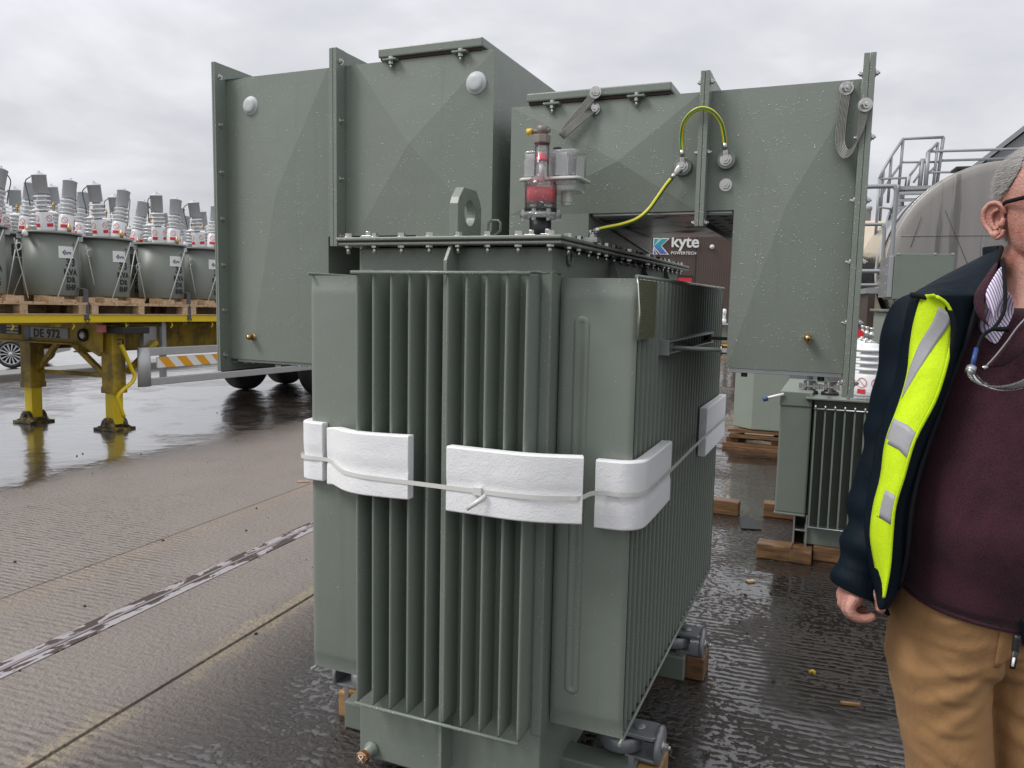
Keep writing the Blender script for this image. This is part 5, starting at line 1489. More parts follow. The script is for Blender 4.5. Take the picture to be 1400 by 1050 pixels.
# ------------------------------------------------------------------ transformer with a terminal box on top, further right
def box_top_unit():
    U = thing('transformer_with_box', (.6, 6.95, 0.0), 'green transformer with a square terminal box on top, half hidden behind the man', 'transformer', world=True)
    a = math.radians(5)
    Mz = Matrix.Translation((.575, 6.95, 0)) @ Matrix.Rotation(a, 4, 'Z')
    mb = MB(); mb.box(-.30, .45, -.22, .5, .12, 1.455, 0, Mz); mb.build('tank', MAT['pale'], U, .01)
    mb = MB(); mb.box(-.33, .48, -.25, .53, 1.456, 1.475, 0, Mz); mb.build('lid', MAT['greendry'], U, .004)
    mb = MB(); mb.box(-.20, .10, -.10, .2, 1.476, 1.555, 0, Mz); mb.build('neck', MAT['greendry'], U, .004)
    mb = MB(); mb.box(-.26, .145, -.20, .35, 1.556, 1.90, 0, Mz); b = mb.build('terminal_box', MAT['greendry'], U, .004)
    mb = MB(); mb.box(-.298, -.262, -.17, .33, 1.57, 1.885, 0, Mz); d = build_sub(mb, 'door', MAT['galv'], b, .003)
    mb = MB()
    for z in (1.60, 1.67, 1.74, 1.81): 
        for y in (-.14, .28): mb.box(-.312, -.298, y, y+.02, z, z+.012, 0, Mz)
    for x in (-.25, .0, .12): mb.box(x, x+.02, -.204, -.198, 1.895, 1.907, 0, Mz)
    build_sub(mb, 'hinge_screws', MAT['bolt'], b)
    mb = MB()
    for x in (-.18, -.1, .0, .08): mb.lathe([(.012, 1.535), (.012, 1.556)], 6, Mz @ Matrix.Translation((x, -.14, 0)), False)
    mb.box(-.22, .12, -.165, -.1, 1.548, 1.5555, 0, Mz)
    mb.build('flange_bolts', MAT['bolt'], U)
    for k in range(3):
        mb = MB(); x = -.335+k*.06; mb.box(x-.0+.0, x+.055, -.262+k*-.012-.02, -.225, 1.06-.012*k, 1.195-.012*k, 0, Mz)
        o = mb.mesh('foam_pad', MAT['foam']); f = bpy.data.objects.new('foam_pad', o); COL.objects.link(f)
        md = f.modifiers.new('edge', 'BEVEL'); md.width = .008; md.segments = 2
        tag(f, 'small white foam pad on the box-topped transformer, %s of three' % ('leftmost', 'middle one', 'rightmost')[k], 'foam pad', 'small foam pads behind the man')
box_top_unit()
# ------------------------------------------------------------------ stainless road tanker
def M_stain():
    mt, t, b = new_mat('stained_stainless')
    c = coords(t)
    a = noise(t, coords(t, scale=(5, 5, .55)), 1.0, 6, 0.6)
    n2 = noise(t, c, 1.5, 5)
    col = mixc(t, a, (0.20, 0.190, 0.180), (0.33, 0.315, 0.30))
    col = mixc(t, MA(t, 'MULTIPLY', sstep(t, noise(t, coords(t, scale=(11, 11, .5)), 1.0, 6, .62), 0.54, 0.68), 0.75), col, (0.11, 0.105, 0.10))
    setp(t, b, 'Base Color', col)
    b.inputs['Metallic'].default_value = 0.5
    setp(t, b, 'Roughness', MA(t, 'MULTIPLY_ADD', n2, 0.2, 0.42))
    return mt
MAT['stain'] = M_stain()
MAT['shiny'] = M_simple('polished_stainless', (0.62, 0.60, 0.57), 0.16, 1.0, 0.1, 3)
MAT['rust'] = M_simple('grimy_brown_steel', (0.045, 0.030, 0.022), 0.65, 0, 0.6, 4, 0.003, 20)
def tanker():
    Rr = 1.20
    c0 = Vector((1.62, 10.55, 1.975))
    ang = math.radians(4.5)              # the barrel points away, a little to the left of the transformer's length
    T3 = thing('tanker_trailer', (c0.x, c0.y, 0.0), 'big stainless steel road tanker with its dull round end towards the man', 'tanker', rot=(0, 0, ang))
    def L(mb, name, mat, par=None, bev=0):
        o = bpy.data.objects.new(name, mb.mesh(name, MAT[mat])); COL.objects.link(o); o.parent = par or T3
        if bev:
            md = o.modifiers.new('edge', 'BEVEL'); md.width = bev; md.segments = 2
        return o
    Mx = Matrix.Translation((0, 0, 1.975)) @ Matrix.Rotation(-PI/2, 4, 'X')    # lathe z -> +y
    mb = MB(); mb.lathe([(.0005, -.04), (.4, -.037), (.8, -.026), (1.08, -.010), (1.165, .002), (1.192, .02), (1.2, .06)], 72, Mx); L(mb, 'end_dish', 'stain')
    mb = MB(); mb.lathe([(1.2, .06), (1.205, .08), (1.205, .10), (1.2, .12), (1.2, 1.05), (1.206, 1.06), (1.206, 1.10), (1.2, 1.11), (1.2, 3.4), (1.12, 3.62), (.8, 3.85), (.0005, 4.0)], 72, Mx); b = L(mb, 'barrel', 'shiny')
    mb = MB(); mb.lathe([(1.207, .45), (1.207, .52)], 72, Mx); L(mb, 'dark_band', 'ink', b)
    # weld seams on the dish
    for z, hw in ((2.33, 1.06), (1.86, 1.15)):
        mb = MB(); P = []
        for k in range(17):
            x = -hw+2*hw*k/16; r = math.hypot(x, z-1.975); y = interp([(0, -.04), (.4, -.037), (.8, -.026), (1.08, -.010), (1.165, .002), (1.2, .06)], r)
            P.append((x, y-.004, z))
        mb.tube(P, .0045, 6); L(mb, 'weld_seam', 'stain')
    mb = MB(); mb.box(-.52, -.28, .10, .4, 3.10, 3.135); L(mb, 'hose_tray_lid', 'ink', None, .01)
    mb = MB(); mb.tube([(-.62, -.034, 2.62), (-.30, -.042, 1.9), (-.16, -.044, 1.55)], .0028, 6); mb.tube([(-.86, -.026, 2.55), (-.95, -.020, 2.2)], .0025, 6); L(mb, 'drip_line', 'rust')
    # side rail and dark skirt
    mb = MB(); mb.box(-1.36, -1.22, .4, 4.1, 1.655, 1.72); mb.box(1.22, 1.36, .4, 4.1, 1.655, 1.72); L(mb, 'side_rail', 'rail')
    for x0 in (-1.33, 1.25):
        mb = MB(); mb.box(x0, x0+.08, .4, 4.1, .55, 1.654); L(mb, 'side_skirt', 'rust')
    mb = MB(); mb.box(-.45, .45, .3, 4.2, .6, .85); L(mb, 'chassis', 'rust')
    mb = MB()
    for x in (-.95, .95):
        for y in (.9, 2.1): mb.lathe([(.25, -.17), (.46, -.17), (.5, -.12), (.5, .12), (.46, .17), (.25, .17)], 28, Matrix.Translation((x, y, .5)) @ Matrix.Rotation(PI/2, 4, 'Y'))
    L(mb, 'wheels', 'rubber')
    mb = MB(); mb.box(-1.2, 1.2, -.02, .06, .45, .60); L(mb, 'bumper', 'rail')
    return T3
tanker()
# bent pipe gate hinged behind the right-hand cable box
def pipe_gate():
    c = (0.20, 7.55, 0)
    G = thing('pipe_gate', c, 'two nested bent grey pipe loops sticking out beside the cable box edge', 'pipe frame', world=True)
    mb = MB()
    for (x1, z0, z1, r) in ((.345, 1.80, 2.52, .019), (.275, 1.68, 2.20, .015)):
        xa = -.25
        mb.tube(catmull([(xa, 7.55, z1), (x1-.07, 7.55, z1), (x1-.012, 7.55, z1-.014), (x1, 7.55, z1-.08), (x1, 7.55, (z0+z1)/2), (x1, 7.55, z0+.08), (x1-.012, 7.55, z0+.014), (x1-.07, 7.55, z0), (xa, 7.55, z0)], 4), r, 10)
        mb.tube([(xa, 7.55, 0), (xa, 7.55, 2.52)], .024, 10)
        mb.build('pipe_loop', MAT['rail'], G); mb = MB()
    mb.box(-.35, -.15, 7.45, 7.65, 0, .02); mb.build('foot_plate', MAT['rail'], G)
pipe_gate()
# cream lorry cab beyond
def cream_cab():
    c = Vector((0.05, 15.6, 0))
    G = thing('lorry_cab', tuple(c), 'cream lorry cab with a short exhaust stack, mostly hidden behind the cable box', 'lorry', world=True)
    mb = MB(); mb.prism([(15.2, .5), (15.15, 1.6), (15.3, 2.5), (15.6, 3.02), (17.2, 3.05), (17.2, .5)], 'x', -1.9, .62); b = mb.build('cab_shell', MAT['cream'], G, .12)
    mb = MB(); mb.box(-1.7, .42, 15.1, 15.2, 1.75, 2.4); mb.build('windscreen', MAT['carglass'], G, .02)
    mb = MB(); mb.lathe([(.07, 2.95), (.07, 3.22), (.085, 3.23), (.085, 3.29)], 14, Matrix.Translation((.27, 15.9, 0))); mb.build('exhaust_stack', MAT['rail'], G)
    for x in (-1.7, .25):
        for y in (15.9,):
            mb = MB(); mb.lathe([(.2, -.14), (.45, -.14), (.5, -.1), (.5, .1), (.45, .14), (.2, .14)], 28, Matrix.Translation((x, y, .5)) @ Matrix.Rotation(PI/2, 4, 'Y')); mb.build('wheel', MAT['rubber'], G)
cream_cab()
# steel access stair and walkway beside the tanker
def stairs():
    G = thing('access_stair', (.9, 13.6, 0), 'grey steel access stair and handrails rising behind the round tanker end', 'stair', world=True)
    def tube(name, pts, r=.022): mb = MB(); mb.tube(pts, r, 8); return mb.build(name, MAT['rail'], G)
    # treads go up from left-near to the right; landing at z 3.1
    st = MB(); st.box(-.30, .30, -.10, .10, 0, .022); tm = st.mesh('tread', MAT['rail'])
    def post(name, p, z1, r=.022): tube(name, [(p[0], p[1], p[2]), (p[0], p[1], z1)], r)
    for k in range(9):
        piece('tread', tm, G, (.955-.035*k, 13.50-.10*k, 3.20-.115*k), (.25, 0, .0))
    mb = MB(); mb.tube([(.655, 13.62, 3.33), (.36, 12.6, 2.18)], .055, 4, smooth=False, flat=(1, .35)); mb.build('stringer', MAT['rail'], G)
    mb = MB(); mb.tube([(1.26, 13.62, 3.33), (.98, 12.6, 2.18)], .055, 4, smooth=False, flat=(1, .35)); mb.build('stringer', MAT['rail'], G)
    mb = MB(); mb.box(.66, 3.4, 13.64, 14.3, 3.28, 3.335); mb.build('landing', MAT['rail'], G)
    LR = [(.67, 13.67, 4.05), (.52, 13.58, 3.79), (.42, 13.50, 3.58), (.37, 13.45, 3.43)]
    LF = [(.655, 13.66, 3.30), (.515, 13.56, 3.08), (.418, 13.48, 2.80), (.372, 13.44, 2.55)]
    tube('handrail', LR); tube('mid_rail', [tuple((a+b)/2 for a, b in zip(p, q)) for p, q in zip(LR, LF)], .018)
    for p, q in zip(LR, LF): tube('rail_post', [q, p])
    for k in range(6): tube('baluster', [(.62-.045*k, 13.5-.15*k, 3.18-.165*k), (.62-.045*k, 13.5-.15*k, 2.9-.165*k)], .014)
    tube('handrail', [(.67, 13.67, 4.05), (1.235, 13.92, 4.09)]); tube('mid_rail', [(.67, 13.67, 3.70), (1.22, 13.92, 3.72)], .018)
    tube('rail_post', [(1.235, 13.92, 4.09), (1.19, 13.92, 3.30)], .026)
    tube('rail_post', [(1.16, 13.86, 4.0), (1.14, 13.86, 3.30)], .022); tube('handrail', [(1.16, 13.86, 4.0), (1.035, 13.80, 3.86)])
    tube('rail_post', [(1.035, 13.80, 3.86), (1.03, 13.80, 3.30)], .034); tube('mid_rail', [(1.16, 13.86, 3.66), (1.03, 13.80, 3.50)], .016)
    tube('rail_post', [(.965, 13.8, 3.76), (.95, 13.8, 3.30)], .034); tube('handrail', [(.95, 13.8, 3.74), (.80, 13.7, 3.50)], .018); tube('rail_post', [(.80, 13.7, 3.50), (.785, 13.7, 3.30)], .018); tube('mid_rail', [(.95, 13.8, 3.56), (.86, 13.75, 3.40)], .016)
    tube('handrail', [(.372, 13.45, 3.43), (.75, 13.66, 3.46), (.745, 13.66, 3.30)], .018); tube('mid_rail', [(.38, 12.95, 2.95), (.60, 13.3, 2.95)], .016)
    tube('handrail', [(1.06, 13.82, 3.87), (2.40, 14.35, 3.93), (3.4, 14.75, 3.97)]); tube('mid_rail', [(1.2, 13.92, 3.74), (2.40, 14.40, 3.80), (3.4, 14.8, 3.84)], .02); tube('mid_rail', [(1.03, 13.80, 3.55), (1.5, 14.0, 3.57), (3.4, 14.8, 3.6)], .018)
    tube('rail_post', [(3.4, 14.78, 3.97), (3.4, 14.78, 3.3)])
    for x, y in ((.70, 13.7), (1.2, 14.2), (3.3, 13.7), (3.3, 14.2)): tube('support_post', [(x, y, 0), (x, y, 3.28)], .05)
stairs()
# ------------------------------------------------------------------ buildings
def M_clad(name, a, d, scale, axis_rot):
    mt, t, b = new_mat(name)
    c = coords(t)
    wv = t.nodes.new('ShaderNodeTexWave'); wv.inputs['Scale'].default_value = scale; wv.bands_direction = 'X'
    t.links.new(c, wv.inputs['Vector'])
    setp(t, b, 'Base Color', mixc(t, noise(t, c, .7, 4), a, d))
    b.inputs['Roughness'].default_value = 0.5
    setp(t, b, 'Normal', bump(t, wv.outputs['Fac'], 0.6, 0.02))
    return mt
MAT['brownclad'] = M_clad('brown_cladding', (0.075, 0.048, 0.038), (0.098, 0.066, 0.052), 2.6, 0)
MAT['greyclad'] = M_clad('grey_cladding', (0.26, 0.265, 0.27), (0.31, 0.315, 0.32), 3.4, 0)
def M_logo():
    mt, t, b = new_mat('teal_purple_print')
    c = coords(t); sp = t.nodes.new('ShaderNodeSeparateXYZ'); t.links.new(c, sp.inputs[0])
    r = t.nodes.new('ShaderNodeValToRGB'); e = r.color_ramp.elements
    e[0].position = 0.0; e[0].color = (0.13, 0.06, 0.42, 1); e[1].position = 1.0; e[1].color = (0.03, 0.42, 0.24, 1)
    m_ = r.color_ramp.elements.new(.5); m_.color = (0.02, 0.32, 0.46, 1)
    t.links.new(sp.outputs[2], r.inputs[0]); setp(t, b, 'Base Color', r.outputs[0]); b.inputs['Roughness'].default_value = .5
    return mt
MAT['logo'] = M_logo()
def warehouse():
    # front wall facing the yard; local x along the wall, local -y towards the camera
    p0 = Vector((-9.207, 40.146, 0)); p1 = Vector((-5.432, 41.749, 0))
    a = math.atan2(p1.y-p0.y, p1.x-p0.x)
    W = thing('warehouse', tuple(p0), 'brown clad warehouse with the white company name on its wall', 'warehouse', rot=(0, 0, a))
    def L(mb, name, mat, par=None, z=0):
        me = mb.mesh(name, MAT[mat]) if isinstance(mb, MB) else mb
        o = bpy.data.objects.new(name, me); COL.objects.link(o); o.parent = par or W; return o
    mb = MB(); mb.box(-9, 10.5, .0, 25, 0, 6.2); L(mb, 'wall', 'brownclad')
    mb = MB(); mb.box(-9.15, 10.65, -.15, 25.1, 6.2, 6.45); L(mb, 'eaves_trim', 'ink')
    mb = MB(); mb.prism([(-.15, 6.45), (25.1, 6.45), (12.5, 8.0)], 'x', -9.15, 10.65); L(mb, 'roof', 'greyclad')
    for k in range(7):
        mb = MB(); mb.box(-9+k*2.8, -8.95+k*2.8, -.012, .001, 0, 6.19); L(mb, 'panel_joint', 'ink')
    # red roller door with a white head
    mb = MB(); mb.box(1.35, 2.05, -.05, -.01, 0, 2.75); d = L(mb, 'roller_door', 'red')
    mb = MB(); mb.box(1.30, 2.10, -.06, -.01, 2.76, 2.86); L(mb, 'door_head', 'ink', d)
    mb = MB(); mb.lathe([(.12, 0), (.12, .15), (.0005, .2)], 14, Matrix.Translation((3.0, 0, 4.32)) @ Matrix.Rotation(PI/2, 4, 'X')); L(mb, 'wall_lamp', 'frost')
    # company sign: logo and lettering
    s = .86
    sign = bpy.data.objects.new('company_sign', None); COL.objects.link(sign); sign.parent = W; sign.location = (0, -.06, 3.89)
    def poly(ps, name, mat, y, par):
        me = MB().prism([(p[0]*s, p[1]*s) for p in ps], 'y', y, y+.02).mesh(name, MAT[mat])
        o = bpy.data.objects.new(name, me); COL.objects.link(o); o.parent = par; return o
    # white outlines a little larger behind the coloured shapes
    back = [[(.0, .38), (.0, .97), (.40, .97)], [(.0, .0), (.0, .42), (.30, .0)], [(.46, .97), (.98, .97), (.52, .50), (.96, .0), (.42, .0), (.0, .44), (.0, .50)]]
    front = [[(.05, .52), (.05, .92), (.31, .92)], [(.05, .05), (.05, .28), (.20, .05)], [(.49, .92), (.85, .92), (.44, .50), (.84, .05), (.45, .05), (.06, .47)]]
    for q in back: poly(q, 'logo_outline', 'white', 0, sign)
    for q in front:
        poly(q, 'logo_shape', 'logo', -.022, sign)
    t1 = text_mesh('kyte', .86, MAT['white'], .01, 'LEFT', .016, .97)
    o = bpy.data.objects.new('lettering', t1); COL.objects.link(o); o.parent = sign; o.location = (.90, 0, .40); o.rotation_euler = (PI/2, 0, 0)
    t2 = text_mesh('POWERTECH', .205, MAT['white'], .01, 'LEFT', .003, 1.08)
    o = bpy.data.objects.new('lettering', t2); COL.objects.link(o); o.parent = sign; o.location = (.92, 0, .03); o.rotation_euler = (PI/2, 0, 0)
warehouse()
def shed():
    a = math.radians(0)
    W = thing('grey_shed', (8, 50, 0), 'large grey ribbed shed with a sloping gable roof behind the tanker', 'shed', world=True)
    mb = MB(); mb.prism([(4.2, 0), (4.2, 7.2), (13.5, 15.2), (23, 7.2), (23, 0)], 'y', 47, 75); mb.build('gable_wall', MAT['greyclad'], W)
    mb = MB(); mb.prism([(3.9, 7.0), (13.5, 15.35), (23.3, 7.0), (23.3, 7.25), (13.5, 15.7), (3.9, 7.25)], 'y', 46.7, 75.2); mb.build('roof', MAT['rail'], W)
    mb = MB(); mb.box(10, 16, 46.9, 47, 0, 5.5); mb.build('door', MAT['rail'], W)
shed()
# far units waiting on the yard, seen in the gap beside the fins
def far_units():
    base = None
    for k in range(4):
        x, y = -4.35+k*.75, 27.0+k*.3
        U = thing('pole_transformer', (x, y, 0), 'far grey tank with white bushings across the yard, %s from the left' % ('first', 'second', 'third', 'fourth')[k], 'transformer', 'far transformers across the yard')
        mb = MB(); mb.lathe([(.27, .12), (.28, .2), (.28, .75), (.31, .76), (.31, .79), (.0005, .82)], 20); o = bpy.data.objects.new('tank', mb.mesh('tank', MAT['pooltank'])); COL.objects.link(o); o.parent = U
        for d in (-.14, .14):
            mb = MB(); mb.lathe([(.09, .8), (.085, .95), (.05, .96), (.08, 1.0), (.05, 1.03), (.08, 1.07), (.05, 1.1), (.075, 1.12), (.075, 1.28), (.0005, 1.31)], 14, Matrix.Translation((d, 0, 0))); o = bpy.data.objects.new('bushing', mb.mesh('bushing', MAT['porcelain'])); COL.objects.link(o); o.parent = U
        mb = MB(); mb.box(-.36, .36, -.36, .36, 0, .115); o = bpy.data.objects.new('skid', mb.mesh('skid', MAT['orange' if k % 2 else 'pallet'])); COL.objects.link(o); o.parent = U
far_units()
# silver car parked beyond the kerb on the left
def car():
    # front wheel at the right, body runs off to the left
    hub = Vector((-14.45, 9.95, .27))
    d = Vector((-.84, -.54, 0)).normalized()          # towards the tail
    a = math.atan2(-d.y, -d.x)
    C_ = thing('parked_car', (hub.x, hub.y, 0), 'silver parked car with spoked alloy wheel, at the left edge behind the trailer leg', 'car', rot=(0, 0, a))
    def L(mb, name, mat, par=None, bev=0):
        o = bpy.data.objects.new(name, mb.mesh(name, MAT[mat])); COL.objects.link(o); o.parent = par or C_
        if bev:
            md = o.modifiers.new('edge', 'BEVEL'); md.width = bev; md.segments = 3; md.limit_method = 'ANGLE'
        return o
    # local +x = forward, wheel arch at x=0; near side at y=-.05..., width 1.45
    prof = [(-2.75, .22), (-2.80, .5), (-2.72, .66), (-2.3, .74), (-1.85, 1.05), (-.95, 1.10), (-.35, .78), (.30, .70), (.52, .55), (.55, .25), (.33, .20)]
    arch = [(.31*math.cos(q), .27+.31*math.sin(q)) for q in [PI*k/12 for k in range(1, 12)]]
    body = prof+[(.31, .2)]+arch+[(-.31, .2), (-1.75, .18)]+[(-2.07+.31*math.cos(q), .27+.31*math.sin(q)) for q in [PI*k/12 for k in range(1, 12)]]+[(-2.38, .2)]
    mb = MB(); mb.prism(body, 'y', .0, 1.42); L(mb, 'body', 'silver', None, .05)
    mb = MB(); mb.prism([(-2.2, .76), (-1.82, 1.01), (-.98, 1.055), (-.5, .79)], 'y', -.012, 1.432); L(mb, 'side_window', 'carglass', None, .01)
    mb = MB(); mb.prism([(-.45, .80), (-.95, 1.075), (-.93, 1.09), (-.40, .815)], 'y', .12, 1.3); L(mb, 'windscreen', 'carglass')
    for x in (0, -2.07):
        for y in (.06, 1.36):
            M_ = Matrix.Translation((x, y, .27)) @ Matrix.Rotation(PI/2, 4, 'X')
            mb = MB(); mb.lathe([(.20, -.09), (.255, -.09), (.27, -.06), (.27, .05), (.255, .085), (.20, .088), (.195, .0)], 36, M_, cap=False); wl = L(mb, 'wheel', 'rubber')
            mb = MB(); mb.lathe([(.195, .0), (.0005, .0)], 30, M_); L(mb, 'wheel_well', 'ink', wl)
            mb = MB()
            for k in range(14):
                q = 2*PI*k/14+.05
                Mk = M_ @ Matrix.Rotation(q, 4, 'Z')
                mb.prism([(.035, -.004), (.195, -.015), (.195, .015), (.035, .004)], 'z', .06, .075, 0, Mk)
            mb.lathe([(.186, .055), (.198, .055), (.198, .085), (.189, .085), (.186, .055)], 36, M_, cap=False); mb.lathe([(.04, .06), (.04, .08), (.0005, .085)], 16, M_)
            L(mb, 'alloy_rim', 'grey_cap', wl)
    mb = MB(); mb.box(.40, .53, .08, .35, .55, .64); mb.box(.40, .53, 1.07, 1.34, .55, .64); L(mb, 'headlights', 'frost', None, .02)
car()
# ================================================================== the man
from mathutils.bvhtree import BVHTree
def M_cloth(name, col, var=0.15, weave=900, bmp=0.0006, rough=0.85, sheen=0.2, fold=0.004, fs=16):
    mt, t, b = new_mat(name)
    c = coords(t)
    n1 = noise(t, c, weave, 2, 0.6); n2 = noise(t, c, 7, 4)
    f = MA(t, 'MULTIPLY_ADD', n1, 0.5, MA(t, 'MULTIPLY', n2, 0.5))
    setp(t, b, 'Base Color', mixc(t, sstep(t, f, .35, .65), tuple(x*(1-var) for x in col), tuple(min(1, x*(1+var)) for x in col)))
    b.inputs['Roughness'].default_value = rough
    b.inputs['Sheen Weight'].default_value = sheen
    b.inputs['Specular IOR Level'].default_value = 0.10 if col[0] < 0.01 else 0.3
    nb = bump(t, noise(t, coords(t, scale=(1, 1, .55)), fs, 3, .5, .6), 0.7, fold)
    setp(t, b, 'Normal', bump(t, n1, 0.6, bmp, nb))
    return mt
MAT['sweater'] = M_cloth('burgundy_knit', (0.040, 0.0115, 0.0190), .55, 420, .0016, .92, .10, .012, 8)
MAT['navy'] = M_cloth('navy_softshell', (0.0042, 0.0090, 0.0150), .3, 700, .0005, .6, 0.0, .014, 11)
MAT['lining'] = M_cloth('black_lining', (0.006, 0.007, 0.008), .2)
MAT['hivis'] = M_cloth('fluorescent_yellow', (0.56, 0.78, 0.01), .12, 420, .0008, .75, .0, .009, 17)
MAT['reflect'] = M_cloth('grey_reflective_tape', (0.33, 0.33, 0.345), .08, 400, .0003, .42, 0, .002, 30)
MAT['chino'] = M_cloth('tan_cotton', (0.325, 0.180, 0.076), .18, 700, .0009, .8, .05, .006, 24)
MAT['chinoseam'] = M_cloth('tan_seam', (0.25, 0.125, 0.044), .12)
MAT['piping'] = M_simple('black_piping', (0.007, 0.008, 0.010), 0.75, spec=0.15)
MAT['leather'] = M_simple('brown_shoe_leather', (0.05, 0.03, 0.018), 0.4)
def M_skin():
    mt, t, b = new_mat('skin')
    c = coords(t)
    n1 = noise(t, c, 26, 5, .6); n2 = noise(t, c, 220, 3)
    col = mixc(t, sstep(t, n1, .3, .7), (0.44, 0.180, 0.140), (0.58, 0.325, 0.26))
    setp(t, b, 'Base Color', col)
    b.inputs['Roughness'].default_value = 0.48
    b.inputs['Subsurface Weight'].default_value = 0.10
    b.inputs['Subsurface Radius'].default_value = (0.01, 0.004, 0.002)
    b.inputs['Subsurface Scale'].default_value = 0.5
    setp(t, b, 'Normal', bump(t, MA(t, 'MULTIPLY_ADD', n1, 1.2, MA(t, 'MULTIPLY', n2, 1.3)), 0.8, 0.0018))
    return mt
MAT['skin'] = M_skin()
def M_shirt():
    mt, t, b = new_mat('striped_shirt')
    c = coords(t)
    wv = t.nodes.new('ShaderNodeTexWave'); wv.inputs['Scale'].default_value = 62; wv.bands_direction = 'X'; wv.inputs['Distortion'].default_value = .3
    mp = t.nodes.new('ShaderNodeMapping'); mp.inputs['Rotation'].default_value = (0, .25, 0); t.links.new(c, mp.inputs[0]); t.links.new(mp.outputs[0], wv.inputs['Vector'])
    setp(t, b, 'Base Color', mixc(t, sstep(t, wv.outputs['Fac'], .55, .75), (0.74, 0.70, 0.76), (0.22, 0.13, 0.34)))
    b.inputs['Roughness'].default_value = 0.8
    return mt
MAT['shirt'] = M_shirt()
MAT['hair'] = M_simple('grey_hair', (0.25, 0.235, 0.225), 0.5, 0, .6, 300)
def person():
    H_ = thing('person', (0.249, 1.731, 0), 'man in navy jacket with yellow hi-vis front, burgundy jumper and tan trousers', 'person', rot=(0, 0, yaw))
    def L(mb, name, mat, par=None, solid=0, subd=0, bev=0):
        me = mb.mesh(name, MAT[mat]) if isinstance(mb, MB) else mb
        o = bpy.data.objects.new(name, me); COL.objects.link(o); o.parent = par or H_
        if solid:
            md = o.modifiers.new('thick', 'SOLIDIFY'); md.thickness = solid; md.offset = 0
        if subd:
            md = o.modifiers.new('sub', 'SUBSURF'); md.levels = subd; md.render_levels = subd
        if bev:
            md = o.modifiers.new('edge', 'BEVEL'); md.width = bev; md.segments = 2; md.limit_method = 'ANGLE'
        return o
    def rings(tab, n=32, sq=2.3):
        """closed stack of super-ellipses: (z, cx, cy, rx, ry)"""
        rows = []
        for z, cx, cy, rx, ry in tab:
            r = []
            for k in range(n):
                a = 2*PI*k/n; c, s = math.cos(a), math.sin(a)
                r.append((cx+rx*math.copysign(abs(c)**(2/sq), c), cy+ry*math.copysign(abs(s)**(2/sq), s), z))
            rows.append(r)
        return rows
    def solid_rings(mb, rows):
        n = len(rows[0]); o = len(mb.v)
        mb.grid(rows, True, closed=True)
        mb.f.append(tuple(o+j for j in range(n))); mb.sm.append(True); mb.mi.append(0)
        mb.f.append(tuple(o+(len(rows)-1)*n+j for j in reversed(range(n)))); mb.sm.append(True); mb.mi.append(0)
    def fuse(mb, name, mat, vox, it=6, fac=.5):
        me = mb.mesh(name, MAT[mat])
        o = bpy.data.objects.new(name, me); COL.objects.link(o)
        md = o.modifiers.new('r', 'REMESH'); md.mode = 'VOXEL'; md.voxel_size = vox; md.use_smooth_shade = True
        sm = o.modifiers.new('s', 'SMOOTH'); sm.factor = fac; sm.iterations = it
        dg = bpy.context.evaluated_depsgraph_get(); dg.update()
        m2 = bpy.data.meshes.new_from_object(o.evaluated_get(dg))
        bpy.data.objects.remove(o)
        m2.materials.clear(); m2.materials.append(MAT[mat]); m2.name = name
        for p in m2.polygons: p.use_smooth = True
        return m2
    TORSO = [(.86, .035, 0, .11, .085), (.92, .035, 0, .158, .130), (1.0, .040, -.012, .162, .145), (1.10, .045, -.027, .176, .163), (1.2, .055, -.022, .178, .158), (1.3, .07, -.010, .178, .143), (1.4, .085, 0, .176, .122), (1.45, .088, .005, .165, .105), (1.485, .093, .008, .13, .088), (1.52, .096, .01, .078, .070)]
    def tor(z):
        for a, b_ in zip(TORSO, TORSO[1:]):
            if z <= b_[0]:
                k = max(0, (z-a[0])/(b_[0]-a[0])); return [a[i]+(b_[i]-a[i])*k for i in range(5)]
        return list(TORSO[-1])
    # ---------------- body: one continuous mesh
    body = MB()
    solid_rings(body, rings(TORSO+[(1.56, .098, .014, .060, .062), (1.62, .102, .016, .058, .062)]))
    HC = Vector((.099, .006, 1.572)); HY = math.radians(-8)
    MH = Matrix.Translation(HC) @ Matrix.Rotation(HY, 4, 'Z')
    HEAD = [(-.002, -.080, -.030, .022), (.012, -.097, -.0, .038), (.035, -.101, .035, .054), (.062, -.099, .062, .063), (.09, -.098, .086, .069), (.12, -.093, .098, .0735), (.145, -.095, .104, .0765), (.17, -.097, .104, .0775), (.195, -.088, .099, .074), (.215, -.070, .084, .063), (.23, -.045, .06, .046), (.239, -.012, .03, .022)]
    def headpt(z, a, off=0.0):
        for p, q in zip(HEAD, HEAD[1:]):
            if z <= q[0]:
                k = max(0, (z-p[0])/(q[0]-p[0])); v = [p[i]+(q[i]-p[i])*k for i in range(4)]; break
        else: v = list(HEAD[-1])
        cy = (v[1]+v[2])/2; ry = (v[2]-v[1])/2+off; rx = v[3]+off
        c, s = math.cos(a), math.sin(a)
        return Vector((rx*math.copysign(abs(c)**.92, c), cy+ry*math.copysign(abs(s)**.92, s), z))
    rows = [[tuple(MH @ headpt(h[0], 2*PI*k/36)) for k in range(36)] for h in HEAD]
    solid_rings(body, rows)
    def hp(x, y, z): return MH @ Vector((x, y, z))
    body.tube([hp(0, -.088, .122), hp(0, -.104, .105), hp(0, -.116, .088), hp(0, -.108, .076)], [.008, .0105, .0135, .009], 10)
    for s in (-1, 1):
        body.tube([hp(s*.012, -.095, .082), hp(s*.013, -.104, .080)], [.008, .006], 8)
        body.tube([hp(s*.018, -.090, .142), hp(s*.045, -.084, .145), hp(s*.06, -.068, .138)], [.008, .009, .006], 8)
        body.tube([hp(s*.03, -.082, .085), hp(s*.052, -.06, .09)], [.014, .012], 8)
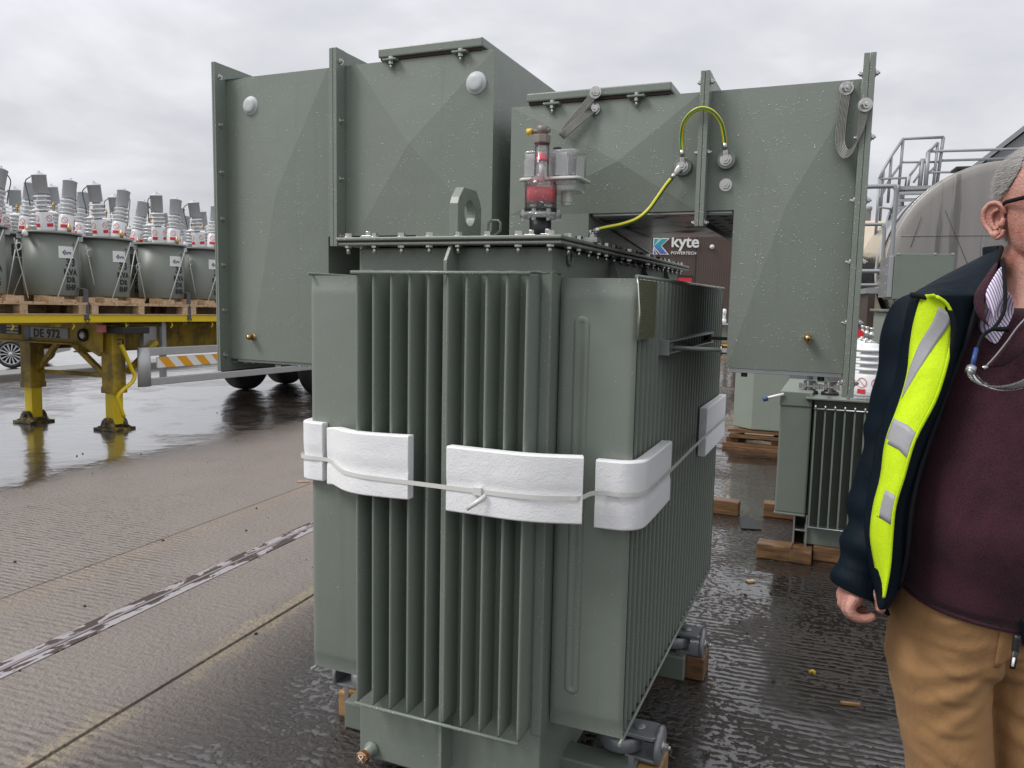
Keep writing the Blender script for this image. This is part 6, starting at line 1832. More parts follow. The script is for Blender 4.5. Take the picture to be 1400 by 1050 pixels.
    body.tube([hp(-.022, -.094, .051), hp(0, -.102, .053), hp(.022, -.094, .051)], [.004, .0075, .004], 8)
    body.tube([hp(-.018, -.094, .041), hp(0, -.102, .040), hp(.018, -.094, .041)], [.004, .0075, .004], 8)
    body.tube([hp(0, -.09, .015), hp(0, -.098, .012)], [.016, .012], 8)
    def arm(mir):
        f = (lambda p: p) if not mir else (lambda p: (2*.085-p[0]+.0, p[1], p[2]))
        body.tube([f((-.07, .02, 1.44)), f((-.108, .02, 1.40)), f((-.125, .02, 1.30)), f((-.145, .02, 1.18)), f((-.175, .01, 1.05)), f((-.203, .0, .97))], [.05, .05, .046, .042, .036, .026], 14)
        # palm
        body.tube([f((-.203, .0, .975)), f((-.212, -.003, .95)), f((-.224, -.004, .925)), f((-.228, -.004, .915))], [.024, .030, .031, .022], 14, flat=(1.15, .62), up=(0, 1, 0))
        F = [[(-.226, -.030, .926), (-.236, -.034, .905), (-.222, -.037, .889), (-.201, -.036, .888), (-.187, -.034, .894)],
             [(-.226, -.012, .922), (-.234, -.013, .898), (-.216, -.014, .881), (-.195, -.014, .879), (-.180, -.013, .884)],
             [(-.226, .006, .924), (-.233, .008, .900), (-.214, .008, .885), (-.194, .008, .884), (-.181, .008, .890)],
             [(-.225, .022, .928), (-.230, .026, .908), (-.213, .027, .894), (-.196, .027, .894), (-.186, .026, .899)]]
        for i, q in enumerate(F):
            k = (1, 1.04, 1, .86)[i]
            body.tube(catmull([f((p[0], p[1], p[2]+.010)) for p in q], 3), [x*k for x in (.0115, .0112, .0110, .0106, .0104, .0102, .0100, .0097, .0094, .0091, .0088, .0083, .0070)], 10)
        body.tube(catmull([f((p[0], p[1], p[2]+.010)) for p in ((-.205, -.020, .955), (-.192, -.036, .940), (-.182, -.044, .922), (-.184, -.047, .905))], 3), [.014, .0138, .0135, .013, .0125, .0122, .0115, .0108, .0102, .008], 10)
    arm(False); arm(True)
    LEGS = [[(.86, -.035, 0, .080, .10), (.80, -.040, 0, .080, .095), (.70, -.022, 0, .072, .085), (.57, .003, .0, .066, .075), (.46, .015, .005, .058, .06), (.30, .022, .02, .052, .056), (.10, .03, .03, .036, .04), (.05, .03, .03, .036, .045)],
            [(.86, .105, 0, .080, .10), (.80, .112, 0, .082, .095), (.70, .130, 0, .075, .085), (.57, .15, .0, .068, .075), (.46, .165, .005, .058, .06), (.30, .175, .02, .052, .056), (.10, .185, .03, .036, .04), (.05, .185, .03, .036, .045)]]
    for lg in LEGS: solid_rings(body, rings(lg[::-1], 24, 2.1))
    skin_me = fuse(body, 'body', 'skin', .0038, 3, .4)
    # the ear seen from the front, set flush to the side of the head
    B_ = L(skin_me, 'body', 'skin')
    for s in (-1, 1):
        e = MB()
        def ep(u, v, o): return MH @ Vector((s*(.0745+o), .004+u, .094+v))
        # u: front(-) to back(+), v: up; o: stands off the head
        rim = []
        prof = [(-.012, .012, .000), (-.013, .022, .004), (-.006, .031, .009), (.006, .034, .014), (.017, .030, .019), (.023, .019, .023), (.024, .005, .022), (.020, -.008, .018), (.013, -.018, .013), (.005, -.027, .010), (-.004, -.032, .006), (-.011, -.028, .002), (-.013, -.018, .0)]
        R_ = catmull([ep(*p) for p in prof], 4)
        e.tube(R_, [.0035+.0016*math.sin(PI*i/(len(R_)-1)) for i in range(len(R_))], 10)
        # lobe
        e.tube([ep(.004, -.024, .008), ep(-.005, -.029, .004)], [.0085, .007], 10)
        # antihelix ridge and bowl
        e.tube(catmull([ep(*p) for p in ((-.002, .022, .006), (.009, .016, .012), (.013, .004, .013), (.009, -.010, .010), (.001, -.017, .006))], 4), .004, 8)
        bowl = [[ep(0.006+(u-.006)*k, .001+(v-.001)*k, o*k+.0015-(1-k)*.002) for (u, v, o) in prof] for k in (1, .7, .4, .05)]
        e.grid(bowl, True, closed=True)
        e.tube([ep(-.012, .004, .002), ep(-.011, -.008, .004), ep(-.008, -.014, .004)], [.004, .0055, .004], 8)
        L(fuse_simple(e), 'ear', 'skin', B_) if False else L(e, 'ear', 'skin', B_)
    for s in (-1, 1):
        e = MB(); e.lathe([(.0005, -.0118), (.006, -.0102), (.0103, -.006), (.0118, 0), (.0103, .006), (.006, .0102), (.0005, .0118)], 16, MH @ Matrix.Translation((s*.031, -.0735, .124))); ey = L(e, 'eye', 'porcelain', B_)
        e = MB(); e.lathe([(.0055, 0), (.005, .0012), (.0005, .0016)], 14, MH @ Matrix.Translation((s*.031, -.0846, .124)) @ Matrix.Rotation(PI/2, 4, 'X')); L(e, 'iris', 'blue', ey)
    # ---------------- hair: close-cropped, grey, receding at the front
    rnd = random.Random(9)
    hb = MB()
    cap_rows = []
    for i in range(15):
        z = .085+.152*i/14
        row = []
        for k in range(41):
            # from just in front of one ear, round the back, to the other
            lim = math.radians(interp([(.085, 14), (.13, 12), (.155, -14), (.18, -26), (.205, -28), (.237, -30)], z))
            a = -lim*-1 if False else (lim+(PI-2*lim)*k/40)
            row.append(tuple(MH @ headpt(z, a, .0025)))
        cap_rows.append(row)
    # a = angle measured from +x towards +y (back of the head)
    hb.grid(cap_rows, True)
    hair = L(hb, 'hair', 'hair', B_)
    st = MB()
    for k in range(9500):
        z = rnd.uniform(.062, .236)
        lim = math.radians(interp([(.06, 40), (.085, 16), (.11, 2), (.13, 6), (.15, -12), (.18, -28), (.205, -34), (.237, -60)], z))
        a = rnd.uniform(lim, PI-lim)
        if z < .085 and abs(a-PI/2) > 1.1: continue
        p = headpt(z, a, .001); q = headpt(z, a+.02, .001)
        nrm = Vector((math.cos(a), math.sin(a), .25)).normalized()
        tang = (q-p).normalized()*(1 if a < PI/2 else -1)
        d = (tang*rnd.uniform(.5, 1.0)+Vector((0, 0, rnd.uniform(-.9, -.1)))+nrm*rnd.uniform(.25, .5)).normalized()
        ln = rnd.uniform(.012, .022); wv = d.cross(nrm).normalized()*.00042
        st.add([tuple(MH @ (p-wv)), tuple(MH @ (p+wv)), tuple(MH @ (p+d*ln))], [(0, 1, 2)], False, rnd.choice((0, 0, 1, 2)))
    me = st.mesh('hair_strands', [MAT['hair'], MAT['hairlight'], MAT['hairdark']])
    o = bpy.data.objects.new('hair_strands', me); COL.objects.link(o); o.parent = hair if False else B_; o['kind'] = 'stuff'
    # ---------------- spectacles on the face
    g = MB()
    for s in (-1, 1):
        g.tube([hp(s*.0795, .012, .118), hp(s*.080, -.02, .126), hp(s*.0755, -.085, .127)], .0042, 6, flat=(1, .45), up=(0, 0, 1))
        rim = [hp(s*.034+.025*math.cos(q), -.108+abs(.025*math.cos(q)+s*.034)*.18, .120+.017*math.sin(q)) for q in [2*PI*k/20 for k in range(20)]]
        g.tube(rim, .0022, 6, closed=True)
        g.tube([hp(s*.059, -.100, .125), hp(s*.0755, -.085, .127)], .003, 6)
    g.tube([hp(-.010, -.107, .124), hp(.010, -.107, .124)], .0022, 6)
    gl = thing('spectacles', (0.249, 1.731, 0), 'dark-armed spectacles on the man\'s face', 'glasses', rot=(0, 0, yaw))
    o = bpy.data.objects.new('frame', g.mesh('frame', MAT['piping'])); COL.objects.link(o); o.parent = gl
    ln = MB()
    for s in (-1, 1):
        ln.add([tuple(hp(s*.034+.0245*math.cos(q), -.108+abs(.0245*math.cos(q)+s*.034)*.18, .120+.0165*math.sin(q))) for q in [2*PI*k/20 for k in range(20)]], [tuple(range(20))])
    o = bpy.data.objects.new('lenses', ln.mesh('lenses', MAT['lens'])); COL.objects.link(o); o.parent = gl
    # ---------------- trousers
    tr = MB()
    solid_rings(tr, rings([(.78, .040, .0, .07, .07), (.82, .036, .0, .150, .118), (.88, .035, 0, .162, .132), (.95, .036, -.004, .165, .142), (1.03, .04, -.012, .160, .142)]))
    for lg in LEGS:
        solid_rings(tr, rings([(z, cx, cy, rx+.012+(.006 if z < .5 else 0), ry+.014+(.012 if z < .5 else 0)) for z, cx, cy, rx, ry in lg if z > .07][::-1]+[], 28, 2.1))
    tm = fuse(tr, 'trousers', 'chino', .006, 5, .5)
    folds = [((-.005, .845), (-.115, .80), .007, .011), ((.0, .825), (-.108, .735), .009, .013), ((.005, .79), (-.085, .665), .007, .013), ((-.02, .885), (-.125, .865), .006, .010), ((-.05, .93), (-.125, .915), .005, .010),
             ((.01, .835), (.10, .865), .008, .012), ((.015, .80), (.16, .83), .008, .014), ((.03, .76), (.16, .72), .009, .015), ((.06, .70), (.19, .64), .009, .016), ((-.07, .66), (.03, .60), .006, .014), ((.03, .90), (.15, .925), .006, .012),
             ((.055, .88), (.19, .78), .007, .013), ((-.10, .78), (-.02, .76), .004, .009), ((-.09, .70), (.0, .70), .004, .010), ((-.08, .62), (.04, .575), .006, .012), ((-.11, .84), (-.03, .815), .004, .008)]
    for v in tm.vertices:
        x, y, z = v.co
        if y < .06:
            d = 0
            for (a, b_, am, wd) in folds:
                ax, az = a; bx_, bz = b_
                ux, uz = bx_-ax, bz-az; l2 = ux*ux+uz*uz
                k = ((x-ax)*ux+(z-az)*uz)/l2
                if -.1 < k < 1.1:
                    q = (x-ax)*uz-(z-az)*ux; q /= math.sqrt(l2)
                    q += .004*math.sin(k*7+ax*50)
                    e = math.exp(-(q/wd)**2)*math.sin(PI*min(1, max(0, (k+.1)/1.2)))
                    d += am*(e-.55*math.exp(-((q-wd*1.5)/wd)**2)*math.sin(PI*min(1, max(0, (k+.1)/1.2))))
            v.co += v.normal*d*.5
        # deep crease where the legs meet
        if z < .86 and y < 0:
            q = x-(.030+(.86-z)*.19)
            v.co.y += .022*math.exp(-(q/.012)**2)
    tm.update()
    TRO = L(tm, 'trousers', 'chino')
    bvh_t = BVHTree.FromPolygons([v.co.copy() for v in tm.vertices], [tuple(p.vertices) for p in tm.polygons])
    def snap(bvh, x, z, off, dflt=-.12):
        h = bvh.ray_cast(Vector((x, -1, z)), Vector((0, 1, 0)))
        return (x, (h[0].y if h[0] else dflt)-off, z)
    rows = []
    for k in range(9):
        z = .945-k*.0125
        xr = .034 if k < 6 else .034-(k-5)*.011
        xl = -.012+k*.001
        rows.append([snap(bvh_t, xl+(xr-xl)*j/5, z, .0022) for j in range(6)])
    fb = MB(); fb.grid(rows, True); L(fb, 'fly_placket', 'chino', TRO, .003)
    # belt loops unseen; shoes
    for lg in LEGS:
        z, cx, cy, rx, ry = lg[-1]
        s = MB(); solid_rings(s, [[(cx+px*.046, cy-.06+py*.135-(.0 if hz < .05 else -.03)*1, hz) for px, py in [(math.cos(2*PI*k/20)*sc, math.sin(2*PI*k/20)*sc2) for k in range(20)]] for hz, sc, sc2 in ((.0, 1, 1), (.025, 1.05, 1.02), (.05, .95, .85), (.08, .9, .55), (.11, .85, .42))])
        L(s, 'shoe', 'leather')
    # ---------------- jumper
    sw = MB(); rows = []
    zs = [.955+.545*i/26 for i in range(27)]
    n = 64
    for z in zs:
        _, cx, cy, rx, ry = tor(z)
        r = []
        for k in range(n):
            a = 2*PI*k/n; c, s = math.cos(a), math.sin(a)
            o = .012+.0035*math.sin(a*5+z*22)*max(0, 1-abs(z-1.0)*4)+.003*math.sin(z*60+a*3)*max(0, (1.12-z)*4)
            if z < .975: o -= .006
            lo = -.010-.020*max(0, -s)-.03*c*.5 if z < 1.2 else 0
            lo *= max(0, (1.2-z)/.245)
            r.append((cx+(rx+o)*math.copysign(abs(c)**.87, c), cy+(ry+o)*math.copysign(abs(s)**.87, s), z+lo))
        rows.append(r)
    sw.grid(rows, True, closed=True)
    sm_ = sw.mesh('jumper', MAT['sweater'])
    SW = L(sm_, 'jumper', 'sweater', None, .004)
    bvh_s = BVHTree.FromPolygons([v.co.copy() for v in sm_.vertices], [tuple(p.vertices) for p in sm_.polygons])
    # rolled hem
    mb = MB(); mb.tube([Vector(p)+Vector((0, 0, .0)) for p in rows[0]], .006, 6, closed=True); L(mb, 'hem', 'sweater', SW)
    # ---------------- shirt in the open neck, with collar leaf
    def patch(name, mat, quad_rows, off, solid=.003, par=None, subd=2, raw=False):
        mb = MB()
        mb.grid([[snap(bvh_s, p[0], p[2], off, -.10) if not raw else p for p in r] for r in quad_rows], True)
        return L(mb, name, mat, par, solid, subd)
    SH = patch('shirt', 'shirt', [[(-0.0619, -0.1, 1.5327), (-0.0417, -0.1, 1.5383), (-0.0175, -0.1, 1.5285), (0.0087, -0.1, 1.4968)], [(-0.0627, -0.11, 1.5019), (-0.0468, -0.11, 1.4971), (-0.027, -0.11, 1.4923), (-0.0038, -0.11, 1.4774)], [(-0.0551, -0.115, 1.4688), (-0.0444, -0.115, 1.4638), (-0.0339, -0.115, 1.4615), (-0.0207, -0.115, 1.4579)], [(-0.0427, -0.12, 1.4384), (-0.04, -0.12, 1.4372), (-0.0373, -0.12, 1.4359), (-0.0349, -0.12, 1.4373)]], .006)
    patch('collar_leaf', 'shirt', [[(-0.0311, -0.085, 1.5827), (-0.0305, -0.095, 1.5643), (-0.0297, -0.1, 1.5347)], [(-0.0557, -0.1, 1.5508), (-0.0491, -0.108, 1.538), (-0.0419, -0.112, 1.5151)], [(-0.0761, -0.112, 1.5247), (-0.0696, -0.12, 1.512), (-0.058, -0.122, 1.497)], [(-0.0666, -0.117, 1.4981), (-0.0637, -0.122, 1.4893), (-0.06, -0.124, 1.4766)]], 0, .004, SH, 2, True)
    patch('collar_leaf', 'shirt', [[(0.0686, -0.09, 1.5948), (0.0577, -0.1, 1.5685), (0.0475, -0.11, 1.5361)], [(0.0635, -0.105, 1.5659), (0.0463, -0.115, 1.5398), (0.0297, -0.12, 1.5166)], [(0.0595, -0.115, 1.535), (0.0413, -0.122, 1.5143), (0.0208, -0.125, 1.4936)], [(0.0434, -0.12, 1.5067), (0.0292, -0.124, 1.4937), (0.0114, -0.126, 1.4781)]], 0, .004, SH, 2, True)
    # jumper collar turned back either side of the zip
    patch('jumper_collar', 'sweater', [[(-0.0309, -0.075, 1.591), (-0.0408, -0.09, 1.5694), (-0.061, -0.102, 1.5379)], [(-0.053, -0.085, 1.5642), (-0.062, -0.098, 1.5482), (-0.0738, -0.108, 1.5247)], [(-0.0797, -0.095, 1.5324), (-0.0834, -0.112, 1.5194), (-0.076, -0.12, 1.4966)], [(-0.0902, -0.105, 1.5116), (-0.0913, -0.12, 1.4963), (-0.0755, -0.126, 1.4789)], [(-0.0821, -0.115, 1.4836), (-0.0764, -0.124, 1.4738), (-0.0636, -0.13, 1.4615)]], 0, .006, SW, 2, True)
    patch('zip_flap', 'sweater', [[(-0.0198, -0.128, 1.4699), (-0.0069, -0.126, 1.4829), (0.0167, -0.124, 1.4909), (0.0507, -0.12, 1.4979)], [(-0.04, -0.132, 1.4391), (-0.0282, -0.136, 1.4498), (-0.0077, -0.137, 1.4553), (0.0249, -0.135, 1.4597)], [(-0.0593, -0.134, 1.4133), (-0.0506, -0.14, 1.4165), (-0.0331, -0.142, 1.4196), (-0.0105, -0.14, 1.4224)], [(-0.0733, -0.132, 1.3962), (-0.0668, -0.136, 1.3967), (-0.0553, -0.138, 1.3971), (-0.0414, -0.136, 1.3985)]], 0, .006, SW, 2, True)
    mb = MB(); mb.tube(catmull([(-0.0007, -0.134, 1.4971), (-0.0249, -0.136, 1.4701), (-0.0452, -0.14, 1.442), (-0.0645, -0.142, 1.4164), (-0.0782, -0.14, 1.3981)], 4), .0013, 6); L(mb, 'zip_edge', 'reflect', SW)
    mb = MB(); mb.tube([(-0.0794, -0.146, 1.3999), (-0.0873, -0.147, 1.396)], .004, 8); L(mb, 'zip_pull', 'bolt', SW)
    # ---------------- jacket
    rowsF = [ # y, side, hvL, hvR, inner
        (402, 1248, 1258, 1272, 1340), (416, 1240, 1253, 1292, 1331), (440, 1234, 1246, 1300, 1327), (470, 1228, 1241, 1297, 1318), (510, 1222, 1237, 1288, 1303), (550, 1210, 1226, 1274, 1289), (600, 1196, 1208, 1248, 1271), (650, 1188, 1201, 1233, 1255), (690, 1180, 1191, 1221, 1246), (730, 1178, 1187, 1217, 1242), (770, 1182, 1193, 1214, 1238), (800, 1190, 1199, 1209, 1231), (814, 1194, 1202, 1206, 1222), (834, 1199, 1203, 1205, 1212)]
    F1 = [[(-0.0838, 0.1, 1.5316), (-0.143, 0.0, 1.5267), (-0.1633, -0.067, 1.5232), (-0.1711, -0.1, 1.5215), (-0.1701, -0.115, 1.5227), (-0.0819, -0.113, 1.5245), (-0.0496, -0.065, 1.5255)],
          [(-0.0941, 0.1, 1.5108), (-0.1526, 0.0, 1.5072), (-0.1685, -0.067, 1.5046), (-0.16, -0.1, 1.5037), (-0.143, -0.115, 1.5054), (-0.0919, -0.113, 1.5064), (-0.0599, -0.065, 1.5068)],
          [(-0.1004, 0.1, 1.4752), (-0.1585, 0.0, 1.4738), (-0.1754, -0.067, 1.4726), (-0.157, -0.1, 1.4727), (-0.1303, -0.115, 1.475), (-0.0945, -0.113, 1.4756), (-0.0626, -0.065, 1.4749)],
          [(-0.106, 0.1, 1.4305), (-0.1638, -0.0, 1.4319), (-0.1791, -0.067, 1.4326), (-0.1591, -0.1, 1.4336), (-0.1311, -0.115, 1.4363), (-0.1029, -0.113, 1.4368), (-0.0713, -0.065, 1.4347)],
          [(-0.1105, 0.1, 1.3705), (-0.1681, 0.0, 1.3756), (-0.1855, -0.077, 1.3798), (-0.1688, -0.11, 1.3819), (-0.1441, -0.125, 1.3851), (-0.1237, -0.123, 1.3854), (-0.0926, -0.075, 1.3815)],
          [(-0.1241, 0.1, 1.3099), (-0.1808, 0.0, 1.3188), (-0.1962, -0.077, 1.3258), (-0.1811, -0.11, 1.3292), (-0.158, -0.125, 1.3329), (-0.1375, -0.123, 1.3331), (-0.107, -0.075, 1.3274)],
          [(-0.1397, 0.1, 1.2334), (-0.1955, 0.0, 1.247), (-0.2154, -0.077, 1.2576), (-0.2049, -0.11, 1.2625), (-0.1866, -0.125, 1.2669), (-0.1557, -0.123, 1.2671), (-0.1257, -0.075, 1.2591)],
          [(-0.1464, 0.1, 1.1564), (-0.2018, 0.0, 1.1748), (-0.2214, -0.08, 1.1897), (-0.216, -0.113, 1.196), (-0.2027, -0.128, 1.2011), (-0.173, -0.126, 1.2012), (-0.1436, -0.078, 1.1909)],
          [(-0.1543, 0.1, 1.0941), (-0.2092, 0.0, 1.1163), (-0.231, -0.08, 1.1343), (-0.2266, -0.113, 1.1419), (-0.2144, -0.128, 1.1475), (-0.1807, -0.126, 1.1477), (-0.1516, -0.078, 1.1355)],
          [(-0.153, 0.1, 1.0315), (-0.2081, 0.0, 1.0576), (-0.2326, -0.08, 1.0787), (-0.2281, -0.113, 1.0875), (-0.2158, -0.128, 1.0937), (-0.1819, -0.126, 1.0938), (-0.1528, -0.078, 1.0797)],
          [(-0.1425, 0.1, 0.9685), (-0.1983, -0.0, 0.9986), (-0.2205, -0.08, 1.0228), (-0.2222, -0.113, 1.0328), (-0.2158, -0.128, 1.0395), (-0.1832, -0.126, 1.0395), (-0.154, -0.078, 1.0235)],
          [(-0.1269, 0.1, 0.9211), (-0.1836, 0.0, 0.9542), (-0.2093, -0.08, 0.9807), (-0.2186, -0.113, 0.9915), (-0.2195, -0.128, 0.9985), (-0.1894, -0.126, 0.9984), (-0.1604, -0.078, 0.981)],
          [(-0.1191, 0.1, 0.8989), (-0.1764, 0.0, 0.9333), (-0.2038, -0.08, 0.9609), (-0.2172, -0.113, 0.9721), (-0.2221, -0.128, 0.9793), (-0.1999, -0.126, 0.979), (-0.1713, -0.078, 0.9608)],
          [(-0.1091, 0.1, 0.8671), (-0.167, 0.0, 0.9034), (-0.2004, -0.08, 0.9325), (-0.2153, -0.113, 0.9444), (-0.2214, -0.128, 0.9518), (-0.2112, -0.126, 0.9512), (-0.183, -0.078, 0.9321)]]
    # columns per row: back of side, side, hi-vis left, mid, hi-vis right, inner edge, folded lining
    J = MB(); J.grid([[Vector(p) for p in r] for r in F1], True)
    JK = L(J, 'jacket', 'navy', None, .004, 1)
    HV = MB()
    hvrows = [[Vector(r[2])+Vector((.0, -.009, 0)), Vector(r[3])+Vector((0, -.0095, 0)), Vector(r[4])+Vector((.001, -.009, 0))] for r in F1[:-1]]
    def fine(rows_, n):
        cols = [catmull([r[j] for r in rows_], n) for j in range(len(rows_[0]))]
        return [[c[i] for c in cols] for i in range(len(cols[0]))]
    hvf = fine(hvrows, 4)
    def widen(r, n=6):
        a, m_, b_ = r
        return [a*(1-t)*(1-2*t)+m_*4*t*(1-t)+b_*t*(2*t-1) for t in [k/n for k in range(n+1)]]
    hvf = [widen(r) for r in hvf]
    HV.grid(hvf, True); HVo = L(HV, 'hi_vis_panel', 'hivis', JK, .002)
    mb = MB(); mb.tube([r[-1]+Vector((-.003, -.002, 0)) for r in hvf][1:], .003, 6, flat=(.35, 1), up=(0, 1, 0)); L(mb, 'bound_edge', 'hivis', HVo)
    # reflective bands: one runs down from the shoulder, two cross the panel
    def band(fa, fb, nm='reflective_band'):
        mb = MB()
        N_ = len(hvf)-1
        rr = []
        for i in range(N_*2+1):
            pass
        return mb
    def at_uv(u, v):
        i = min(len(hvf)-2, int(v*(len(hvf)-1))); f = v*(len(hvf)-1)-i
        j = min(5, int(u*6)); g_ = u*6-j
        p = hvf[i][j].lerp(hvf[i][j+1], g_); q = hvf[i+1][j].lerp(hvf[i+1][j+1], g_)
        return p.lerp(q, f)+Vector((0, -.0022, 0))
    def strip(edge_a, edge_b, n=14, m_=5):
        """edges are lists of (u, v)"""
        rr = []
        for k in range(n+1):
            t = k/n
            a = interp([(i/(len(edge_a)-1), e) for i, e in enumerate(edge_a)], t); b_ = interp([(i/(len(edge_b)-1), e) for i, e in enumerate(edge_b)], t)
            rr.append([at_uv(a[0]+(b_[0]-a[0])*j/m_, a[1]+(b_[1]-a[1])*j/m_) for j in range(m_+1)])
        mb = MB(); mb.grid(rr, True); L(mb, 'reflective_band', 'reflect', HVo, .0015)
    def vy(y):
        ys = [r[0] for r in rowsF]
        for i in range(len(ys)-1):
            if y <= ys[i+1]: return (i+(y-ys[i])/(ys[i+1]-ys[i]))/(len(ys)-2)
        return 1
    strip([(.62, vy(418)), (.45, vy(440)), (.20, vy(470)), (.02, vy(505)), (.0, vy(530))], [(.98, vy(432)), (.80, vy(450)), (.50, vy(480)), (.22, vy(510)), (.02, vy(545))])
    strip([(.0, vy(604)), (.5, vy(612)), (.88, vy(624))], [(.0, vy(571)), (.5, vy(579)), (.88, vy(590))])
    strip([(.0, vy(700)), (.5, vy(707)), (.85, vy(714))], [(.0, vy(662)), (.5, vy(668)), (.85, vy(675))])
    # piping
    mb = MB(); mb.tube(catmull([(-0.1743, -0.06, 1.5217), (-0.1712, -0.088, 1.519), (-0.1553, -0.108, 1.5128), (-0.1397, -0.122, 1.4954), (-0.1309, -0.126, 1.4702), (-0.1308, -0.126, 1.437), (-0.1387, -0.126, 1.3918)], 4), .0050, 8); L(mb, 'piping', 'piping', JK)
    # shoulder yoke and collar
    Yk = [[(-0.1453, 0.0, 1.5212), (-0.0816, 0.04, 1.5481), (-0.0241, 0.07, 1.5728), (0.0205, 0.075, 1.594), (0.0444, 0.05, 1.6102)],
          [(-0.1492, -0.01, 1.5238), (-0.0899, 0.02, 1.5531), (-0.044, 0.03, 1.5766), (-0.0037, 0.03, 1.5997), (0.0218, 0.01, 1.6184)],
          [(-0.1601, -0.04, 1.522), (-0.1098, -0.03, 1.5353), (-0.0704, -0.03, 1.5522), (-0.0316, -0.03, 1.5745), (-0.005, -0.035, 1.6069)],
          [(-0.1617, -0.075, 1.5166), (-0.1271, -0.075, 1.5134), (-0.088, -0.07, 1.522), (-0.054, -0.065, 1.5465), (-0.0286, -0.06, 1.5787)],
          [(-0.1462, -0.102, 1.504), (-0.1221, -0.098, 1.4902), (-0.0975, -0.095, 1.4958), (-0.0759, -0.09, 1.5222), (-0.0522, -0.08, 1.5592)],
          [(-0.1236, -0.108, 1.4723), (-0.113, -0.106, 1.4673), (-0.0983, -0.104, 1.4753), (-0.0848, -0.1, 1.4962), (-0.0715, -0.095, 1.5274)],
          [(-0.1244, -0.11, 1.4362), (-0.1175, -0.108, 1.4284), (-0.1068, -0.107, 1.4312), (-0.0971, -0.106, 1.4469), (-0.0885, -0.105, 1.4755)]]
    mb = MB(); mb.grid(Yk, True); YO = L(mb, 'shoulder_yoke', 'navy', JK, .004, 2)
    mb = MB(); mb.tube(catmull([(0.0159, 0.0, 1.6149), (-0.0068, -0.04, 1.6079), (-0.0303, -0.065, 1.5784), (-0.0538, -0.085, 1.559), (-0.0731, -0.1, 1.5274), (-0.0901, -0.11, 1.4756), (-0.1006, -0.112, 1.4316), (-0.1173, -0.114, 1.3846), (-0.1324, -0.116, 1.3323), (-0.1528, -0.12, 1.2667), (-0.1712, -0.125, 1.201), (-0.1818, -0.13, 1.1354), (-0.181, -0.125, 1.0529), (-0.1859, -0.115, 0.9874)], 3), .0042, 6); L(mb, 'front_edge', 'piping', JK)
    mb = MB(); mb.tube([(-0.1264, -0.105, 1.4954), (-0.1007, -0.1, 1.501), (-0.0779, -0.095, 1.5273)], .003, 6); L(mb, 'yoke_seam', 'piping', JK)
    # back and far side of the jacket
    bk = MB(); rows = []
    for i in range(20):
        z = .90+.63*i/19
        _, cx, cy, rx, ry = tor(min(z, 1.50))
        ex = .03+(.02 if z < 1.0 else 0)
        r = []
        for k in range(41):
            a = math.radians(interp([(0, -208), (40, 62)], k) if False else (190-250*k/40))
            c, s = math.cos(a), math.sin(a)
            r.append((cx+(rx+ex)*math.copysign(abs(c)**.87, c), cy+.01+(ry+ex)*math.copysign(abs(s)**.87, s)*(1 if s > 0 else 1.0), z))
        rows.append(r)
    bk.grid(rows, True); L(bk, 'jacket_back', 'navy', JK, .005)
    mb = MB(); mb.grid([[(.098+.086*math.cos(a)*k2, .020+.084*math.sin(a)*k2, z) for a in [math.radians(-12+204*k/20) for k in range(21)]] for z, k2 in ((1.515, 1.25), (1.545, 1.05), (1.60, 1.0), (1.618, 1.02))], True); L(mb, 'collar', 'navy', JK, .006)
    # far front panel (mostly outside the picture): mirror of the near one about the body
    mb = MB(); mb.grid([[Vector((.082*2-p[0]+(.10 if False else .02), p[1], p[2])) for p in (Vector(q) for q in r)] for r in F1], True); L(mb, 'front_panel', 'navy', JK, .004, 1)
    mb = MB(); mb.grid([[Vector((.184-p.x, p.y, p.z)) for p in r] for r in hvf], True); L(mb, 'hi_vis_panel', 'hivis', JK, .002)
    # the far front edge hangs with its zip pull just inside the picture
    mb = MB(); mb.grid([[(-0.0048, -0.16, 1.1473), (0.0383, -0.14, 1.1427), (0.1059, -0.1, 1.133)], [(0.0001, -0.165, 1.0436), (0.0482, -0.14, 1.0357), (0.1165, -0.1, 1.0229)], [(0.0047, -0.165, 0.9636), (0.0532, -0.14, 0.9543), (0.1245, -0.1, 0.9391)], [(0.0089, -0.165, 0.903), (0.0558, -0.14, 0.8828), (0.1319, -0.1, 0.8614)]], True); L(mb, 'front_panel', 'navy', JK, .006, 2)
    mb = MB(); mb.tube(catmull([(-0.0026, -0.175, 0.9302), (-0.0034, -0.175, 0.9114), (-0.0038, -0.175, 0.9006)], 3), .006, 8); mb.tube([(-0.0045, -0.178, 0.902), (-0.0094, -0.18, 0.8706)], .0055, 8, flat=(1, .5)); zp = L(mb, 'zip_pull', 'black', JK)
    mb = MB(); mb.tube([(-0.0114, -0.185, 0.8931), (-0.0138, -0.187, 0.8779)], .0022, 6); L(mb, 'zip_mark', 'white', zp)
    # sleeves
    def sleeve(mir):
        cs = [(1.475, -.070, .035, .060), (1.455, -.090, .03, .066), (1.42, -.106, .025, .067), (1.36, -.117, .025, .064), (1.30, -.126, .025, .063), (1.244, -.133, .025, .0615), (1.19, -.143, .022, .061), (1.13, -.156, .018, .060), (1.07, -.170, .012, .058), (1.02, -.182, .008, .054), (.99, -.193, .004, .050), (.975, -.199, .002, .045), (.958, -.207, 0, .0435), (.940, -.211, 0, .0425)]
        P = catmull([(x, y, z) for z, x, y, r in cs], 6); Rr = [v.x for v in catmull([(r, 0, 0) for z, x, y, r in cs], 6)]
        rows = []
